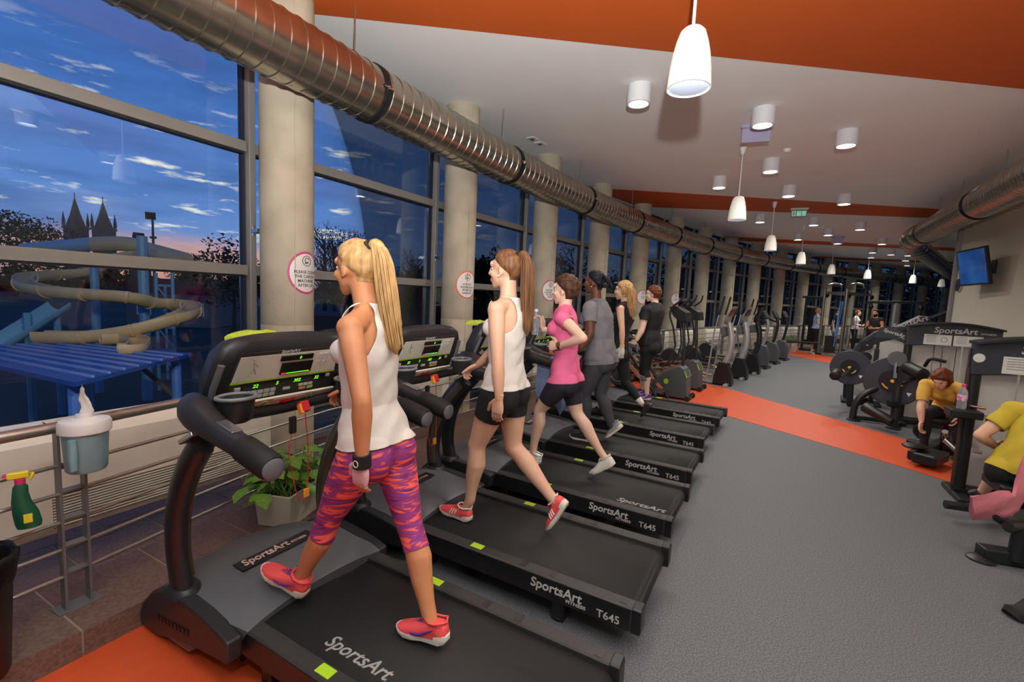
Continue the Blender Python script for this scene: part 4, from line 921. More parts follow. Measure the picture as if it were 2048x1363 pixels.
def shoe(par, ank, heel, toe, lat, upper, sole, accent, stripe=None, wid=1.0, sock=None, swoosh=None, high=1.0):
    """running shoe from the heel to the toe on the sole line; lat = the foot's left direction"""
    heel = Vector(heel); toe = Vector(toe); L = (toe-heel).length; x = (toe-heel).normalized(); y = Vector(lat); y = (y-x*y.dot(x)).normalized(); z = x.cross(y); o = heel
    g = lambda t, a, b: o+x*(t*L)+y*(a*wid)+z*b
    # sole
    rings = []
    for t, w, z0, z1 in ((0,.012,.014,.034),(.03,.026,.006,.038),(.12,.034,.0,.036),(.3,.032,.0,.03),(.45,.033,.001,.026),(.62,.043,.0,.024),(.78,.045,.002,.023),(.9,.036,.010,.026),(.97,.022,.018,.03),(1,.008,.024,.031)):
        rings.append([g(t,-w,z1), g(t,-w*1.02,(z0+z1)/2), g(t,-w*.92,z0), g(t,w*.92,z0), g(t,w*1.02,(z0+z1)/2), g(t,w,z1)])
    so_ = MB().loft(rings).build('sole', sole, par, smooth=50)
    # upper
    rings = []
    for t, w, h, op in ((.015,.018,.07,0),(.05,.028,.088,.4),(.14,.033,.094,.7),(.26,.034,.092,.7),(.36,.035,.084,.35),(.46,.037,.074,0),(.58,.042,.062,0),(.7,.044,.052,0),(.82,.041,.044,0),(.92,.030,.038,0),(.975,.015,.032,0)):
        r_ = []
        for k in range(13):
            a = PI*k/12; c_, s_ = math.cos(a), math.sin(a); yy = w*(abs(c_)**.7)*(1 if c_ > 0 else -1); zz = .022+(h*high-.022)*(s_**.75)
            if op and .3*PI < a < .7*PI: zz -= .02*op
            r_.append(g(t, yy, zz))
        r_ += [g(t,-w*.9,.02), g(t,w*.9,.02)]; rings.append(r_)
    up = MB().loft(rings).build('upper', upper, par, smooth=60)
    lc = MB()
    for i in range(5):
        t = .40+.055*i; h = .0815-.008*i; w = .017
        lc.tube([g(t,-w,h-.004), g(t+.02,0,h+.005), g(t+.04,w,h-.006)], .003, 5)
        lc.tube([g(t+.04,-w,h-.006), g(t+.02,0,h+.004), g(t,w,h-.004)], .003, 5)
    lc.tube([g(.40,.004,.086), g(.37,.02,.096), g(.42,.03,.088), g(.41,.006,.086)], .0028, 5).tube([g(.40,-.004,.086), g(.37,-.02,.096), g(.42,-.03,.088)], .0028, 5); lc.build('laces', accent, up)
    MB().tube([g(t, w, h) for t, w, h in ((.02,.0,.082),(.06,.026,.09),(.16,.032,.083),(.28,.032,.083),(.37,.022,.092),(.385,0,.096),(.37,-.022,.092),(.28,-.032,.083),(.16,-.032,.083),(.06,-.026,.09))], .005, 6, closed=True).build('collar', accent if sock is None else sock, up, smooth=80)
    if stripe is not None:
        for sg in (-1,1):
            m_ = MB()
            for i in range(3): t = .42+.07*i; m_.tube([g(t,sg*(.0385+.0025*i),.03), g(t-.02,sg*(.0375+.0015*i),.045), g(t-.045,sg*(.031),.062)], .0042, 5)
            m_.build('stripes', stripe, up)
    if swoosh is not None:
        for sg in (-1,1): MB().tube([g(.62,sg*.045,.036), g(.5,sg*.0425,.033), g(.42,sg*.04,.036), g(.30,sg*.0375,.05), g(.2,sg*.036,.06)], [.002,.006,.0065,.004,.0015], 6).build('swoosh', swoosh, up)
    return up
class Person: pass
def human(label, loc, rz, J, skin, voxel=.007, W=1.0, depth=1.0, arm=1.0, leg=1.0, bust=.055, hands=None, group=None, eyes=True, face=None, headup=None, male=False, cat='person', hs=1.0):
    """J: joints in the root's frame (x ahead, y to the left, z up)"""
    J = {k: Vector(v) for k, v in J.items()}; root = thing('person', label, cat, loc, rz, group); p = Person(); p.root = root; p.J = J; p.skin = skin
    pe, wa, nk, hd = J['pel'], J['waist'], J['neck'], J['head']; hl = (J['hipL']-J['hipR']).normalized(); sl = (J['shL']-J['shR']).normalized(); up = (nk-pe).normalized(); p.up = up
    mb = MB()
    chm = wa.lerp(nk, .45)
    spine = [(pe-up*.11, hl, .085, .075), (pe-up*.07, hl, .145, .10), (pe-up*.015, hl, .170, .110), (pe.lerp(wa,.45), hl, .152, .10), (wa, hl.lerp(sl,.4), .122, .084), (wa.lerp(nk,.28), hl.lerp(sl,.7), .132, .092), (wa.lerp(nk,.55), sl, .146, .10), (wa.lerp(nk,.76), sl, .142, .092), (wa.lerp(nk,.9), sl, .112, .072), (nk, sl, .062, .056)]
    if male: spine = [(q, l, w*(.94 if i < 4 else 1.14), d*1.02) for i, (q, l, w, d) in enumerate(spine)]
    rings = []; n = 24
    for q, l, w, d in spine:
        l = l.normalized(); fw = l.cross(up).normalized()
        rings.append([q+l*(w*W*math.cos(2*PI*k/n))+fw*(d*W*depth*math.sin(2*PI*k/n)) for k in range(n)])
    mb.loft(rings); fh = hl.cross(up).normalized(); fs = sl.cross(up).normalized(); p.fs = fs; p.sl = sl; p.hl = hl; p.fh = fh
    for sg in (-1,1): mb.ellip(pe-up*.055-fh*.044*depth+hl*(sg*.074*W), (.084*W,.082*W,.098*W))
    if bust:
        for sg in (-1,1): mb.ellip(wa.lerp(nk,.56)+fs*(.075*W*depth)+sl*(sg*.068*W), (bust,bust,bust*.95))
    A = []
    for s_ in 'LR':
        sh, el, wr = J['sh'+s_], J['el'+s_], J['wr'+s_]
        mb.ellip(sh, (.056*arm,)*3); mb.tube([nk.lerp(wa,.02), nk.lerp(sh,.5)-up*.012, sh], [.05,.048,.052*arm], 12)
        taper(mb, sh, el, [(0,.052*arm),(.3,.050*arm),(.65,.043*arm),(1,.037*arm)]); taper(mb, el, wr, [(0,.038*arm),(.25,.041*arm),(.6,.034*arm),(1,.025*arm)])
        hp, kn, an = J['hip'+s_], J['kn'+s_], J['an'+s_]
        bk = (kn-hp).cross(hl if hl.length else V3(0,1,0)); bk = -fh*.014*leg
        taper(mb, hp, kn, [(0,.092*leg),(.25,.088*leg),(.6,.070*leg),(.88,.055*leg),(1,.052*leg)], n=18); taper(mb, kn, an, [(0,.052*leg),(.12,.050*leg),(.3,.055*leg),(.55,.046*leg),(.82,.034*leg),(1,.031*leg)], off=bk, n=16)
        ft = J.get('toe'+s_); hee = J.get('heel'+s_)
        if ft is not None: mb.tube([an+V3(0,0,.0), hee.lerp(ft,.25)+V3(0,0,.045), hee.lerp(ft,.6)+V3(0,0,.034)], [.031*leg,.03,.022], 10)
    fx = Vector(face) if face is not None else (fs); hu = Vector(headup) if headup is not None else V3(0,0,1); fx = (fx-hu*fx.dot(hu)).normalized(); fy = hu.cross(fx); p.fx, p.fy, p.fz = fx, fy, hu
    hM = Matrix((fx, fy, hu)).transposed(); h = lambda a, b, c: hd+(fx*a+fy*b+hu*c)*hs; p.h = h; e_ = lambda c, r: mb.ellip(h(*c), tuple(x*hs for x in r), hM)
    mb.tube([nk-up*.03, nk.lerp(h(-.02,0,-.06),.5), h(-.018,0,-.03)], [.056,.050 if not male else .058,.052], 14)
    e_((-.012,0,.022),(.094,.074,.092)); e_((.030,0,-.030),(.060,.058,.075)); e_((.052,0,-.080),(.034,.036,.028)); e_((.066,0,-.098),(.018,.020,.016)); e_((-.0,0,-.06),(.055,.052,.035))
    e_((.079,0,.032),(.016,.046,.026)); mb.tube([h(.083,0,.022), h(.096,0,-.002), h(.109,0,-.026), h(.092,0,-.036)], [.0145*hs,.0125*hs,.0105*hs,.008*hs], 8); e_((.092,0,-.030),(.014,.017,.008))
    for sg in (-1,1): e_((.060,sg*.040,-.026),(.024,.020,.022)); e_((-.008,sg*.074,-.012),(.017,.009,.030)); e_((.0,sg*.072,-.034),(.009,.008,.012))
    e_((.084,0,-.062),(.013,.023,.014))
    body = remesh(mb, voxel, 8); V, T, N = arrays(body); Vb, Tb = [V], [T]; bpy.data.meshes.remove(body)
    if hands:
        for k, q in hands.items():
            hme = remesh(hand_mb(J['wr'+k], **q), .0032 if voxel < .0075 else .0042, 2); v2, t2, n2 = arrays(hme); bpy.data.meshes.remove(hme); Tb.append(t2+sum(len(x) for x in Vb)); Vb.append(v2); setattr(p, 'hand'+k, (v2, t2, n2))
    allV, allT = np.vstack(Vb), np.vstack(Tb)
    me = bpy.data.meshes.new('body'); me.from_pydata([tuple(x) for x in allV], [], [tuple(int(i) for i in t) for t in allT]); me.materials.append(skin); me.update(); p.body = link('body', me, root, 180)
    p.V, p.T, p.N = V, T, N
    # fields used to cut clothes out of the body surface
    def grp(segs): return np.min([seg_dist(V, a, b)[0]-r for a, b, r in segs], axis=0)
    p.d_arm = grp([(J['sh'+s_].lerp(J['el'+s_],.22), J['el'+s_], .042*arm) for s_ in 'LR']+[(J['el'+s_], J['wr'+s_], .034*arm) for s_ in 'LR']); p.d_tor = grp([(pe, wa, .11*W), (wa, nk, .115*W), (pe+hl*.07, wa+hl*.05, .08), (pe-hl*.07, wa-hl*.05, .08), (wa+sl*.06, nk.lerp(J['shL'],.5)-up*.06, .075), (wa-sl*.06, nk.lerp(J['shR'],.5)-up*.06, .075)])
    p.d_leg = grp([(J['hip'+s_], J['kn'+s_], .07*leg) for s_ in 'LR']+[(J['kn'+s_], J['an'+s_], .045*leg) for s_ in 'LR']); ua = np.array(up); p.hh = (V-np.array(pe))@ua; p.uu = (V-np.array(nk))@np.array(sl); p.ww = (V-np.array(nk))@np.array(fs)
    p.Ls = (nk-pe).length
    ss = []
    for s_ in 'LR':
        d1, t1 = seg_dist(V, J['hip'+s_], J['kn'+s_]); d2, t2 = seg_dist(V, J['kn'+s_], J['an'+s_]); L1 = (J['kn'+s_]-J['hip'+s_]).length; L2 = (J['an'+s_]-J['kn'+s_]).length
        ss.append((np.minimum(d1, d2), np.where(d1 < d2, t1*L1, L1+t2*L2), L1, L2))
    nr = ss[0][0] < ss[1][0]; p.sleg = np.where(nr, ss[0][1], ss[1][1]); p.L1 = ss[0][2]; p.L2 = ss[0][3]
    aa = []
    for s_ in 'LR':
        d1, t1 = seg_dist(V, J['sh'+s_], J['el'+s_]); d2, t2 = seg_dist(V, J['el'+s_], J['wr'+s_]); L1 = (J['el'+s_]-J['sh'+s_]).length; a_ = (V-np.array(J['sh'+s_]))@np.array((J['el'+s_]-J['sh'+s_]).normalized())
        aa.append((np.minimum(d1, d2), np.where(d2 < d1, L1+t2*.2, a_)))
    p.sarm = np.where(aa[0][0] < aa[1][0], aa[0][1], aa[1][1]); hv = V-np.array(hd); p.gx, p.gy, p.gz = hv@np.array(fx)/hs, hv@np.array(fy)/hs, hv@np.array(hu)/hs
    if eyes:
        hr = root
        for sg in (-1,1):
            ey = MB().ellip(h(.0675,sg*.030,.004), (.0125*hs,.0125*hs,.008*hs), hM, 12, 8).build('eye', MT['eye_white'], root); MB().ellip(h(.0772,sg*.031,.004), (.004*hs,.006*hs,.0065*hs), hM, 10, 6).build('iris', MT['iris'], ey)
            MB().tube([h(.086,sg*.016,.026), h(.082,sg*.03,.031), h(.068,sg*.046,.025)], [.0028*hs,.0036*hs,.002*hs], 6).build('eyebrow', MT['brow'], root)
            MB().tube([h(.080,sg*.019,.009), h(.080,sg*.03,.0125), h(.069,sg*.044,.008)], [.001*hs,.002*hs,.001*hs], 5).build('eyelash', MT['iris'], ey)
        MB().ellip(h(.0925,0,-.058), (.0055*hs,.019*hs,.0045*hs), hM, 12, 6).ellip(h(.0915,0,-.067), (.0055*hs,.016*hs,.0055*hs), hM, 12, 6).build('lips', MT['lips'], root)
    return p
BIG = 9.0
def mins(*a):
    r = a[0]
    for x in a[1:]: r = np.minimum(r, x)
    return r
def wear(p, name, f, m, off=.006, wr=0, wf=30, thick=.003): return shell(name, p.V, p.T, p.N, f, off, m, p.root, thick, wr, wf)
def f_top(p, hem, sleeve=None, neck=.02, tank=None, seated=False):
    side = np.maximum(p.d_arm-p.d_tor+.012, sleeve-p.sarm) if sleeve is not None else p.d_arm-p.d_tor+.01
    nk = (p.Ls+neck)-p.hh - np.clip(p.ww, 0, .1)*.5
    if seated: nk = mins(np.linalg.norm(p.V-np.array(p.J['neck']+p.up*.05), axis=1)-.078, np.sqrt(p.gx**2+p.gy**2+p.gz**2)-.155, p.d_leg-np.minimum(p.d_tor, p.d_arm)+.035)
    f = mins(p.hh-hem, side, nk)
    if tank is not None: f = mins(f, np.interp(p.hh/p.Ls, *tank)+np.clip(p.ww+.03, 0, .06)*1.1-np.abs(p.uu))
    return f
def f_bottom(p, top, length, seated=False): return mins(np.maximum(top-p.hh, p.d_tor-p.d_leg-.01) if seated else top-p.hh, length-p.sleg, p.d_arm-np.minimum(p.d_leg, p.d_tor)+.02, np.sqrt(p.gx**2+p.gy**2+p.gz**2)-.17)
def f_hair(p, low=-.085, back=-.03, line=.0, front=.083):
    g1 = p.gz-.86*(p.gx+.012)-line; return np.where((np.abs(p.gx) < .2) & (np.abs(p.gy) < .13) & (np.abs(p.gz) < .16), np.maximum(g1, np.minimum(back-p.gx, p.gz-low)), -1)
def strands(path, n, spread, r, seed, wave=.0, tip=.25, m=None, parent=None, name='ponytail', flare=1.6):
    g = np.random.default_rng(seed); mb = MB(); P = smooth_path(path, 4); N = len(P)
    for i in range(n):
        a, q = g.random()*2*PI, math.sqrt(g.random()); ox, oy = math.cos(a)*q, math.sin(a)*q; ph = g.random()*6; end = int(N*(1-tip*g.random()**1.5)); pts = []
        for k in range(0, max(3, end)):
            t = k/(N-1); w = spread*(.35+flare*math.sin(min(1, t*1.25)*PI*.62))*(1-.35*t); pts.append(P[k]+Vector((ox*w+wave*math.sin(9*t+ph), oy*w+wave*math.cos(8*t+ph), 0)))
        mb.tube(pts, [r]*(len(pts)-2)+[r*.7, r*.2], 5)
    return mb.build(name, m, parent, smooth=80)
def TL(k, px, lat):                        # pixel on the treadmill's own upright plane at a sideways offset: (ahead, left, up)
    x, y, a = TM[k]; a = math.radians(a); fd = Vector((math.cos(a), math.sin(a))); lt = Vector((-fd.y, fd.x)); O = Vector((x,y)); d = ray(px); dh = Vector((d.x,d.y))
    t = (lat+O.dot(lt))/dh.dot(lt); q = dh*t-O; return Vector((q.dot(fd), lat, CAMH+t*d.z))
BZ = .2245
def walker(k, label, pj, lon0, lat0=0, **kw):
    J = {n: (TL(k, *v) if len(v) == 2 else Vector(v)) - Vector((lon0, lat0, BZ)) for n, v in pj.items()}
    hw = kw.pop('hipw', .088)
    pe = J['pel']
    J.setdefault('hipL', pe+Vector((.0, hw, -.045))); J.setdefault('hipR', pe+Vector((.0, -hw, -.045)))
    return human(label, TMP(k, lon0, lat0, BZ), math.radians(TM[k][2]), J, **kw)
WG = 'people walking on the treadmills'
def ponyt(p, path, n, spread, m, seed, tie=True, **k):
    P = [p.h(*q) if len(q) == 3 else q for q in path]; o = strands(P, n, spread, .0032, seed, m=m, parent=p.root, **k)
    MB().tube(smooth_path(P, 4), [spread*.55]*2+[spread*.95]*(len(smooth_path(P,4))-4)+[spread*.6,spread*.2], 10).build('ponytail_core', m, p.root, smooth=80)
    if tie: MB().tube([Vector(P[0])+Vector((.022*math.cos(a)*.4, .022*math.sin(a), .018*math.cos(a))) for a in np.linspace(0,2*PI,17)[:-1]], .009, 8, closed=True).build('hair_tie', MT['black_rubber'], p.root, smooth=80)
    return o
BLONDE = hair_mat('blonde_hair', rgb(148,112,68), rgb(200,162,110)); BROWN = hair_mat('brown_hair', rgb(82,54,34), rgb(132,92,60)); DKBROWN = hair_mat('dark_brown_hair', rgb(52,34,26), rgb(88,58,40)); BLACKH = hair_mat('black_hair', rgb(16,16,24), rgb(30,30,44)); REDBR = hair_mat('red_brown_hair', rgb(78,38,22), rgb(120,66,36))
def camo_mat():
    m = mat('pink_purple_leggings', rgb(130,52,120), .6); nt = m.node_tree; b = nt.nodes['Principled BSDF']
    tc = nd(nt,'ShaderNodeTexCoord'); mp = nd(nt,'ShaderNodeMapping'); nt.links.new(tc.outputs['Object'], mp.inputs[0]); mp.inputs['Scale'].default_value = (5,5,32); mp.inputs['Rotation'].default_value = (.25,.2,0)
    n = nd(nt,'ShaderNodeTexNoise'); n.inputs['Scale'].default_value = 1.1; n.inputs['Detail'].default_value = 3; n.inputs['Distortion'].default_value = 1.4; nt.links.new(mp.outputs[0], n.inputs['Vector'])
    r = ramp(nt, n.outputs[0], [(.36, rgb(112,34,96)), (.45, rgb(150,60,134)), (.52, rgb(142,52,120)), (.56, rgb(244,98,88)), (.7, rgb(250,112,96))]); nt.links.new(r.outputs[0], b.inputs['Base Color']); return m
MT['white_cotton'] = fabric('white_rib_cotton', rgb(232,228,220)); MT['camo'] = camo_mat(); MT['purple'] = fabric('purple_band', rgb(104,42,128)); MT['black_fab'] = fabric('black_sports_fabric', rgb(24,23,26)); MT['navy_fab'] = fabric('dark_navy_shorts', rgb(36,34,46)); MT['pink_fab'] = fabric('pink_jersey', rgb(236,110,156)); MT['grey_fab'] = fabric('grey_melange', rgb(118,118,124), noise=.12); MT['dgrey_fab'] = fabric('dark_grey_leggings', rgb(66,66,72), noise=.12)
MT['shoe_coral'] = fabric('coral_mesh', rgb(236,84,84), .6); MT['shoe_red'] = fabric('coral_red_mesh', rgb(226,62,66), .55); MT['shoe_white'] = mat('white_sole', rgb(232,226,214), .6); MT['shoe_cream'] = fabric('white_leather', rgb(232,230,220), .5); MT['shoe_purple'] = fabric('violet_mesh', rgb(84,44,140), .55); MT['shoe_black'] = fabric('black_mesh', rgb(28,28,32), .6); MT['shoe_grey'] = fabric('grey_mesh', rgb(150,154,162), .6)
MT['pale_pink'] = fabric('pale_pink_glove', rgb(232,196,200), .7); MT['gold'] = mat('watch_gold', rgb(150,110,60), .3, .8); MT['yellow_band'] = mat('yellow_wristband', rgb(236,206,60), .5); MT['pearl'] = mat('pearl', rgb(240,236,230), .2)
# blonde woman in the white vest and patterned leggings
p = walker(0, 'blonde ponytailed woman in white vest and pink purple leggings walking on treadmill', dict(head=((712,536),0), neck=((737,613),0), shL=((700,656),.165), elL=((724,801),.225), wrL=((724,922),.21), shR=(1.10,-.165,1.515), elR=(1.30,-.26,1.29), wrR=(1.50,-.30,1.135),
    waist=((741,806),0), pel=((753,880),0), knL=((655,1040),.10), anL=((600,1158),.125), toeL=(1.525,.19,.372), heelL=(1.30,.125,.283), knR=((822,1060),-.06), anR=((861,1240),-.02), toeR=(.865,-.0,.232), heelR=(.615,-.02,.262)), 1.02,
    skin=SKIN['tan'], voxel=.0058, bust=.046, face=(1,.02,.03), headup=(.06,0,1), W=.97, arm=.92, leg=.98, group=WG,
    hands=dict(L=dict(d=(.22,-.10,-1), nrm=(0,1,-.05), side=(1,0,.2), curl=.35, scale=.98), R=dict(d=(.8,.3,-.35), nrm=(0,-.4,1), side=(0,1,.2), curl=.9)))
p.root['label'] = 'blonde ponytailed woman in white vest and pink purple leggings walking on treadmill'
RB = ([0,.45,.56,.66,.76,.86,.95,1.1],[.3,.3,.175,.12,.092,.078,.07,.066])
wear(p, 'vest', f_top(p, -.005, neck=.0, tank=RB), MT['white_cotton'], .013, .004, 26)
wear(p, 'leggings', f_bottom(p, .075, p.L1+.075), MT['camo'], .004); wear(p, 'waistband', mins(f_bottom(p, .082, .3), p.hh-.03), MT['purple'], .0055)
wear(p, 'hair', f_hair(p, -.062, -.05, .008), BLONDE, .010, .003, 60, 0)
ponyt(p, [(-.085,0,.085),(-.125,0,.085),(-.15,0,.03),(-.16,-.005,-.06),(-.175,-.005,-.16),(-.19,-.01,-.27),(-.205,-.01,-.36)], 150, .028, BLONDE, 1)
def wrist_cuff(p, s_, m, a=-.012, b=.045, r=.031, nm='wristband'):
    w = p.J['wr'+s_]; d = (w-p.J['el'+s_]).normalized(); return MB().tube([w-d*b, w-d*b*.98, w-d*a*1.02, w-d*a], [r-.004, r, r, r-.004], 18).build(nm, m, p.root, smooth=50)
c = wrist_cuff(p, 'L', MT['black_fab'], -.02, .03, .034)
w = p.J['wrL']; MB().tube([w+V3(.012*math.cos(a)-.004,.034,.012*math.sin(a)+.0) for a in np.linspace(0,2*PI,17)[:-1]], .0018, 5, closed=True).build('emblem', MT['white'], c)
v, t, n = p.handL; dd = np.array((p.J['wrL']-p.J['elL']).normalized()); sx = (v-np.array(w))@np.array(V3(.22,-.10,-1).normalized()); shell('glove', v, t, n, mins(sx-.005, .105-sx), .0025, MT['pale_pink'], p.root, 0)
wrist_cuff(p, 'R', MT['black_fab'], -.03, .03, .033)
for s_ in 'LR': shoe(p.root, p.J['an'+s_], p.J['heel'+s_], p.J['toe'+s_], (0,1,.05), MT['shoe_coral'], MT['shoe_white'], MT['purple'], swoosh=MT['purple'], sock=MT['shoe_coral'], wid=1.02)
# brunette in white vest and black shorts
p = walker(1, 'brunette ponytailed woman in white vest and black shorts walking on treadmill', dict(head=((1011,539),0), neck=((1017,597),0), shL=((993,620),.165), elL=((996,728),.215), wrL=((998,797),.215), shR=(1.04,-.165,1.585), elR=(1.17,-.25,1.34), wrR=(1.36,-.27,1.17),
    waist=((1012,725),0), pel=((1010,770),0), knL=((953,892),.09), anL=((940,1000),.09), toeL=(1.385,.07,.235), heelL=(1.125,.09,.235), knR=((1026,893),-.08), anR=((1108,1000),-.08), toeR=(.655,-.08,.235), heelR=(.545,-.08,.452)), .97,
    skin=SKIN['fair'], voxel=.0062, bust=.046, face=(1,.05,.0), W=1.0, arm=.95, leg=1.06, group=WG,
    hands=dict(L=dict(d=(.15,-.05,-1), nrm=(0,1,0), side=(1,0,0), curl=.4), R=dict(d=(.8,.1,-.5), nrm=(0,-.2,1), side=(0,1,.2), curl=.9)))
wear(p, 'vest', f_top(p, -.01, neck=.0, tank=RB), MT['white_cotton'], .013, .004, 26); wear(p, 'shorts', f_bottom(p, .065, .155), MT['black_fab'], .005, .003, 20)
wear(p, 'hair', f_hair(p, -.062, -.05, .008), BROWN, .010, .003, 60, 0)
ponyt(p, [(-.085,0,.082),(-.122,0,.085),(-.145,0,.03),(-.15,0,-.06),(-.155,0,-.17),(-.16,0,-.28),(-.165,0,-.39)], 140, .027, BROWN, 2)
for sg in (-1,1): MB().ellip(p.h(0,sg*.082,-.042), (.006,.006,.006)).build('earring', MT['pearl'], p.root)
for s_ in 'LR': shoe(p.root, p.J['an'+s_], p.J['heel'+s_], p.J['toe'+s_], (0,1,0), MT['shoe_coral'], MT['shoe_white'], MT['shoe_red'], stripe=MT['shoe_white'], sock=MT['white_cotton'])
# short haired runner in pink
p = walker(2, 'short haired woman in pink top and navy shorts running with a bottle', dict(head=((1130,580),0), neck=((1129,613),0), shL=((1125,636),.165), elL=((1166,676),.27), wrL=((1117,691),.2), shR=(1.04,-.165,1.53), elR=(1.06,-.25,1.29), wrR=((1086,656),-.19),
    waist=((1132,706),0), pel=((1131,752),0), knL=((1079,819),.09), anL=((1066,900),.09), toeL=(1.335,.085,.345), heelL=(1.10,.09,.285), knR=((1154,828),-.08), anR=((1204,908),-.08), toeR=(.715,-.08,.235), heelR=(.515,-.08,.375)), .97,
    skin=SKIN['pale'], voxel=.0068, face=(1,.05,.02), W=.97, arm=.92, leg=.98, bust=.058, group=WG,
    hands=dict(L=dict(d=(1,-.25,-.1), nrm=(.1,1,.2), side=(0,.1,1), curl=1.15), R=dict(d=(.35,.1,.8), nrm=(-.3,-.9,.2), side=(0,.3,1), curl=.95)))
wear(p, 'top', f_top(p, -.04, sleeve=.075, neck=.01), MT['pink_fab'], .008, .005, 22); wear(p, 'shorts', f_bottom(p, .06, .2), MT['navy_fab'], .006); wear(p, 'hair', f_hair(p, -.07, -.025, .0), DKBROWN, .017, .008, 70, 0)
w = p.J['wrL']; d = (w-p.J['elL']).normalized(); wt = wrist_cuff(p, 'L', MT['gold'], -.0, .022, .029, 'watch_strap'); MB().cyl(w-d*.012+V3(0,.026,.01), w-d*.012+V3(0,.036,.013), .017, 16).build('watch_face', MT['gold'], wt)
for s_ in 'LR': shoe(p.root, p.J['an'+s_], p.J['heel'+s_], p.J['toe'+s_], (0,1,0), MT['shoe_cream'], MT['shoe_cream'], MT['shoe_white'], sock=MT['shoe_cream'])
RUN = p
# woman in the grey shirt
p = walker(3, 'woman with dark braided bun in grey shirt and leggings walking on treadmill', dict(head=((1189,565),0), neck=((1193,601),0), shL=((1180,617),.185), elL=((1180,668),.26), wrL=((1157,701),.31), shR=(1.10,-.185,1.575), elR=(1.16,-.29,1.33), wrR=(1.33,-.33,1.16),
    waist=((1203,677),0), pel=((1201,712),0), knL=(1.10,.095,.70), anL=(1.075,.09,.315), toeL=(1.235,.09,.232), heelL=(.985,.09,.235), knR=(.995,-.085,.69), anR=(.845,-.085,.365), toeR=(.905,-.085,.232), heelR=(.73,-.085,.40)), 1.02,
    skin=SKIN['dark'], voxel=.0075, face=(1,.03,-.05), W=1.16, depth=1.1, arm=1.18, leg=1.12, bust=.075, group=WG, hands=dict(L=dict(d=(.8,.2,-.5), nrm=(0,.5,1), side=(0,-1,.2), curl=.6), R=dict(d=(.8,.1,-.5), nrm=(0,-.2,1), side=(0,1,.2), curl=.9)))
wear(p, 'shirt', f_top(p, -.07, sleeve=.14, neck=.015), MT['grey_fab'], .010, .006, 16); wear(p, 'leggings', f_bottom(p, .04, p.L1+p.L2-.05), MT['dgrey_fab'], .006)
wear(p, 'hair', f_hair(p, -.07, -.045, .01), BLACKH, .012, .006, 90, 0)
g_ = np.random.default_rng(5); mb = MB()
for i in range(9): a = i*.7; mb.tube([p.h(-.125+.045*math.cos(a+u)*.8, .05*math.sin(a+u), .012+.05*math.sin(u*1.3+i)) for u in np.linspace(0,3.6,9)], .016, 7)
mb.build('hair_bun', BLACKH, p.root, smooth=80)
for sg in (-1,1): MB().ellip(p.h(0,sg*.083,-.042), (.006,.006,.006)).build('earring', MT['pearl'], p.root)
for s_, u_ in (('L',MT['shoe_black']),('R',MT['shoe_grey'])): shoe(p.root, p.J['an'+s_], p.J['heel'+s_], p.J['toe'+s_], (0,1,0), u_, MT['shoe_white'], u_)
# long haired blonde in black
p = walker(4, 'woman with long loose blonde hair in black sportswear and white glove', dict(head=((1247,581),0), neck=((1251,606),0), shL=((1240,617),.165), elL=((1244,660),.205), wrL=((1244,694),.205), shR=(1.08,-.165,1.575), elR=(1.22,-.23,1.34), wrR=(1.42,-.26,1.19),
    waist=((1242,670),0), pel=((1238,700),0), knL=(1.235,.085,.70), anL=(1.265,.085,.325), toeL=(1.46,.08,.24), heelL=(1.215,.085,.235), knR=(1.02,-.085,.655), anR=(.775,-.085,.40), toeR=(.775,-.085,.24), heelR=(.665,-.085,.42)), 1.07,
    skin=SKIN['fair'], voxel=.0078, face=(1,.1,.0), W=.96, arm=.9, leg=.95, group=WG, hands=dict(L=dict(d=(.1,0,-1), nrm=(0,1,0), side=(1,0,0), curl=.45), R=dict(d=(.8,.1,-.5), nrm=(0,-.2,1), side=(0,1,.2), curl=.9)))
wear(p, 'sports_top', f_top(p, -.02, neck=.02, tank=([0,.5,.7,.85,1.1],[.3,.3,.165,.15,.15])), MT['black_fab'], .007, .003); wear(p, 'leggings', f_bottom(p, .05, p.L1+p.L2-.10), MT['black_fab'], .006); wear(p, 'cuff', mins(f_bottom(p, .05, p.L1+p.L2-.03), p.sleg-(p.L1+p.L2-.1)), MT['white_cotton'], .007)
wear(p, 'hair', f_hair(p, -.08, .0, -.008), BLONDE, .016, .005, 40, 0)
for i, (y, sd_) in enumerate(((-.06,11),(-.03,12),(0,13),(.03,14),(.06,15),(.07,16))):
    o_ = strands([p.h(-.03,y,.06), p.h(-.09,y,.03), p.h(-.105,y*1.05,-.05), p.h(-.11,y*1.1,-.14), p.h(-.125,y*1.1,-.24), p.h(-.135,y,-.34)], 34, .024, .0038, sd_, wave=.008, m=BLONDE, parent=p.root, name='hair_lock')
wrist_cuff(p, 'L', MT['yellow_band'], .012, .03, .031); v, t, n = p.handL; w = np.array(p.J['wrL']); sx = -(v-w)[:,2]; shell('glove', v, t, n, mins(sx+.01, .13-sx), .003, MT['white_cotton'], p.root, 0)
for s_ in 'LR': shoe(p.root, p.J['an'+s_], p.J['heel'+s_], p.J['toe'+s_], (0,1,0), MT['shoe_black'], MT['shoe_black'], MT['shoe_black'])
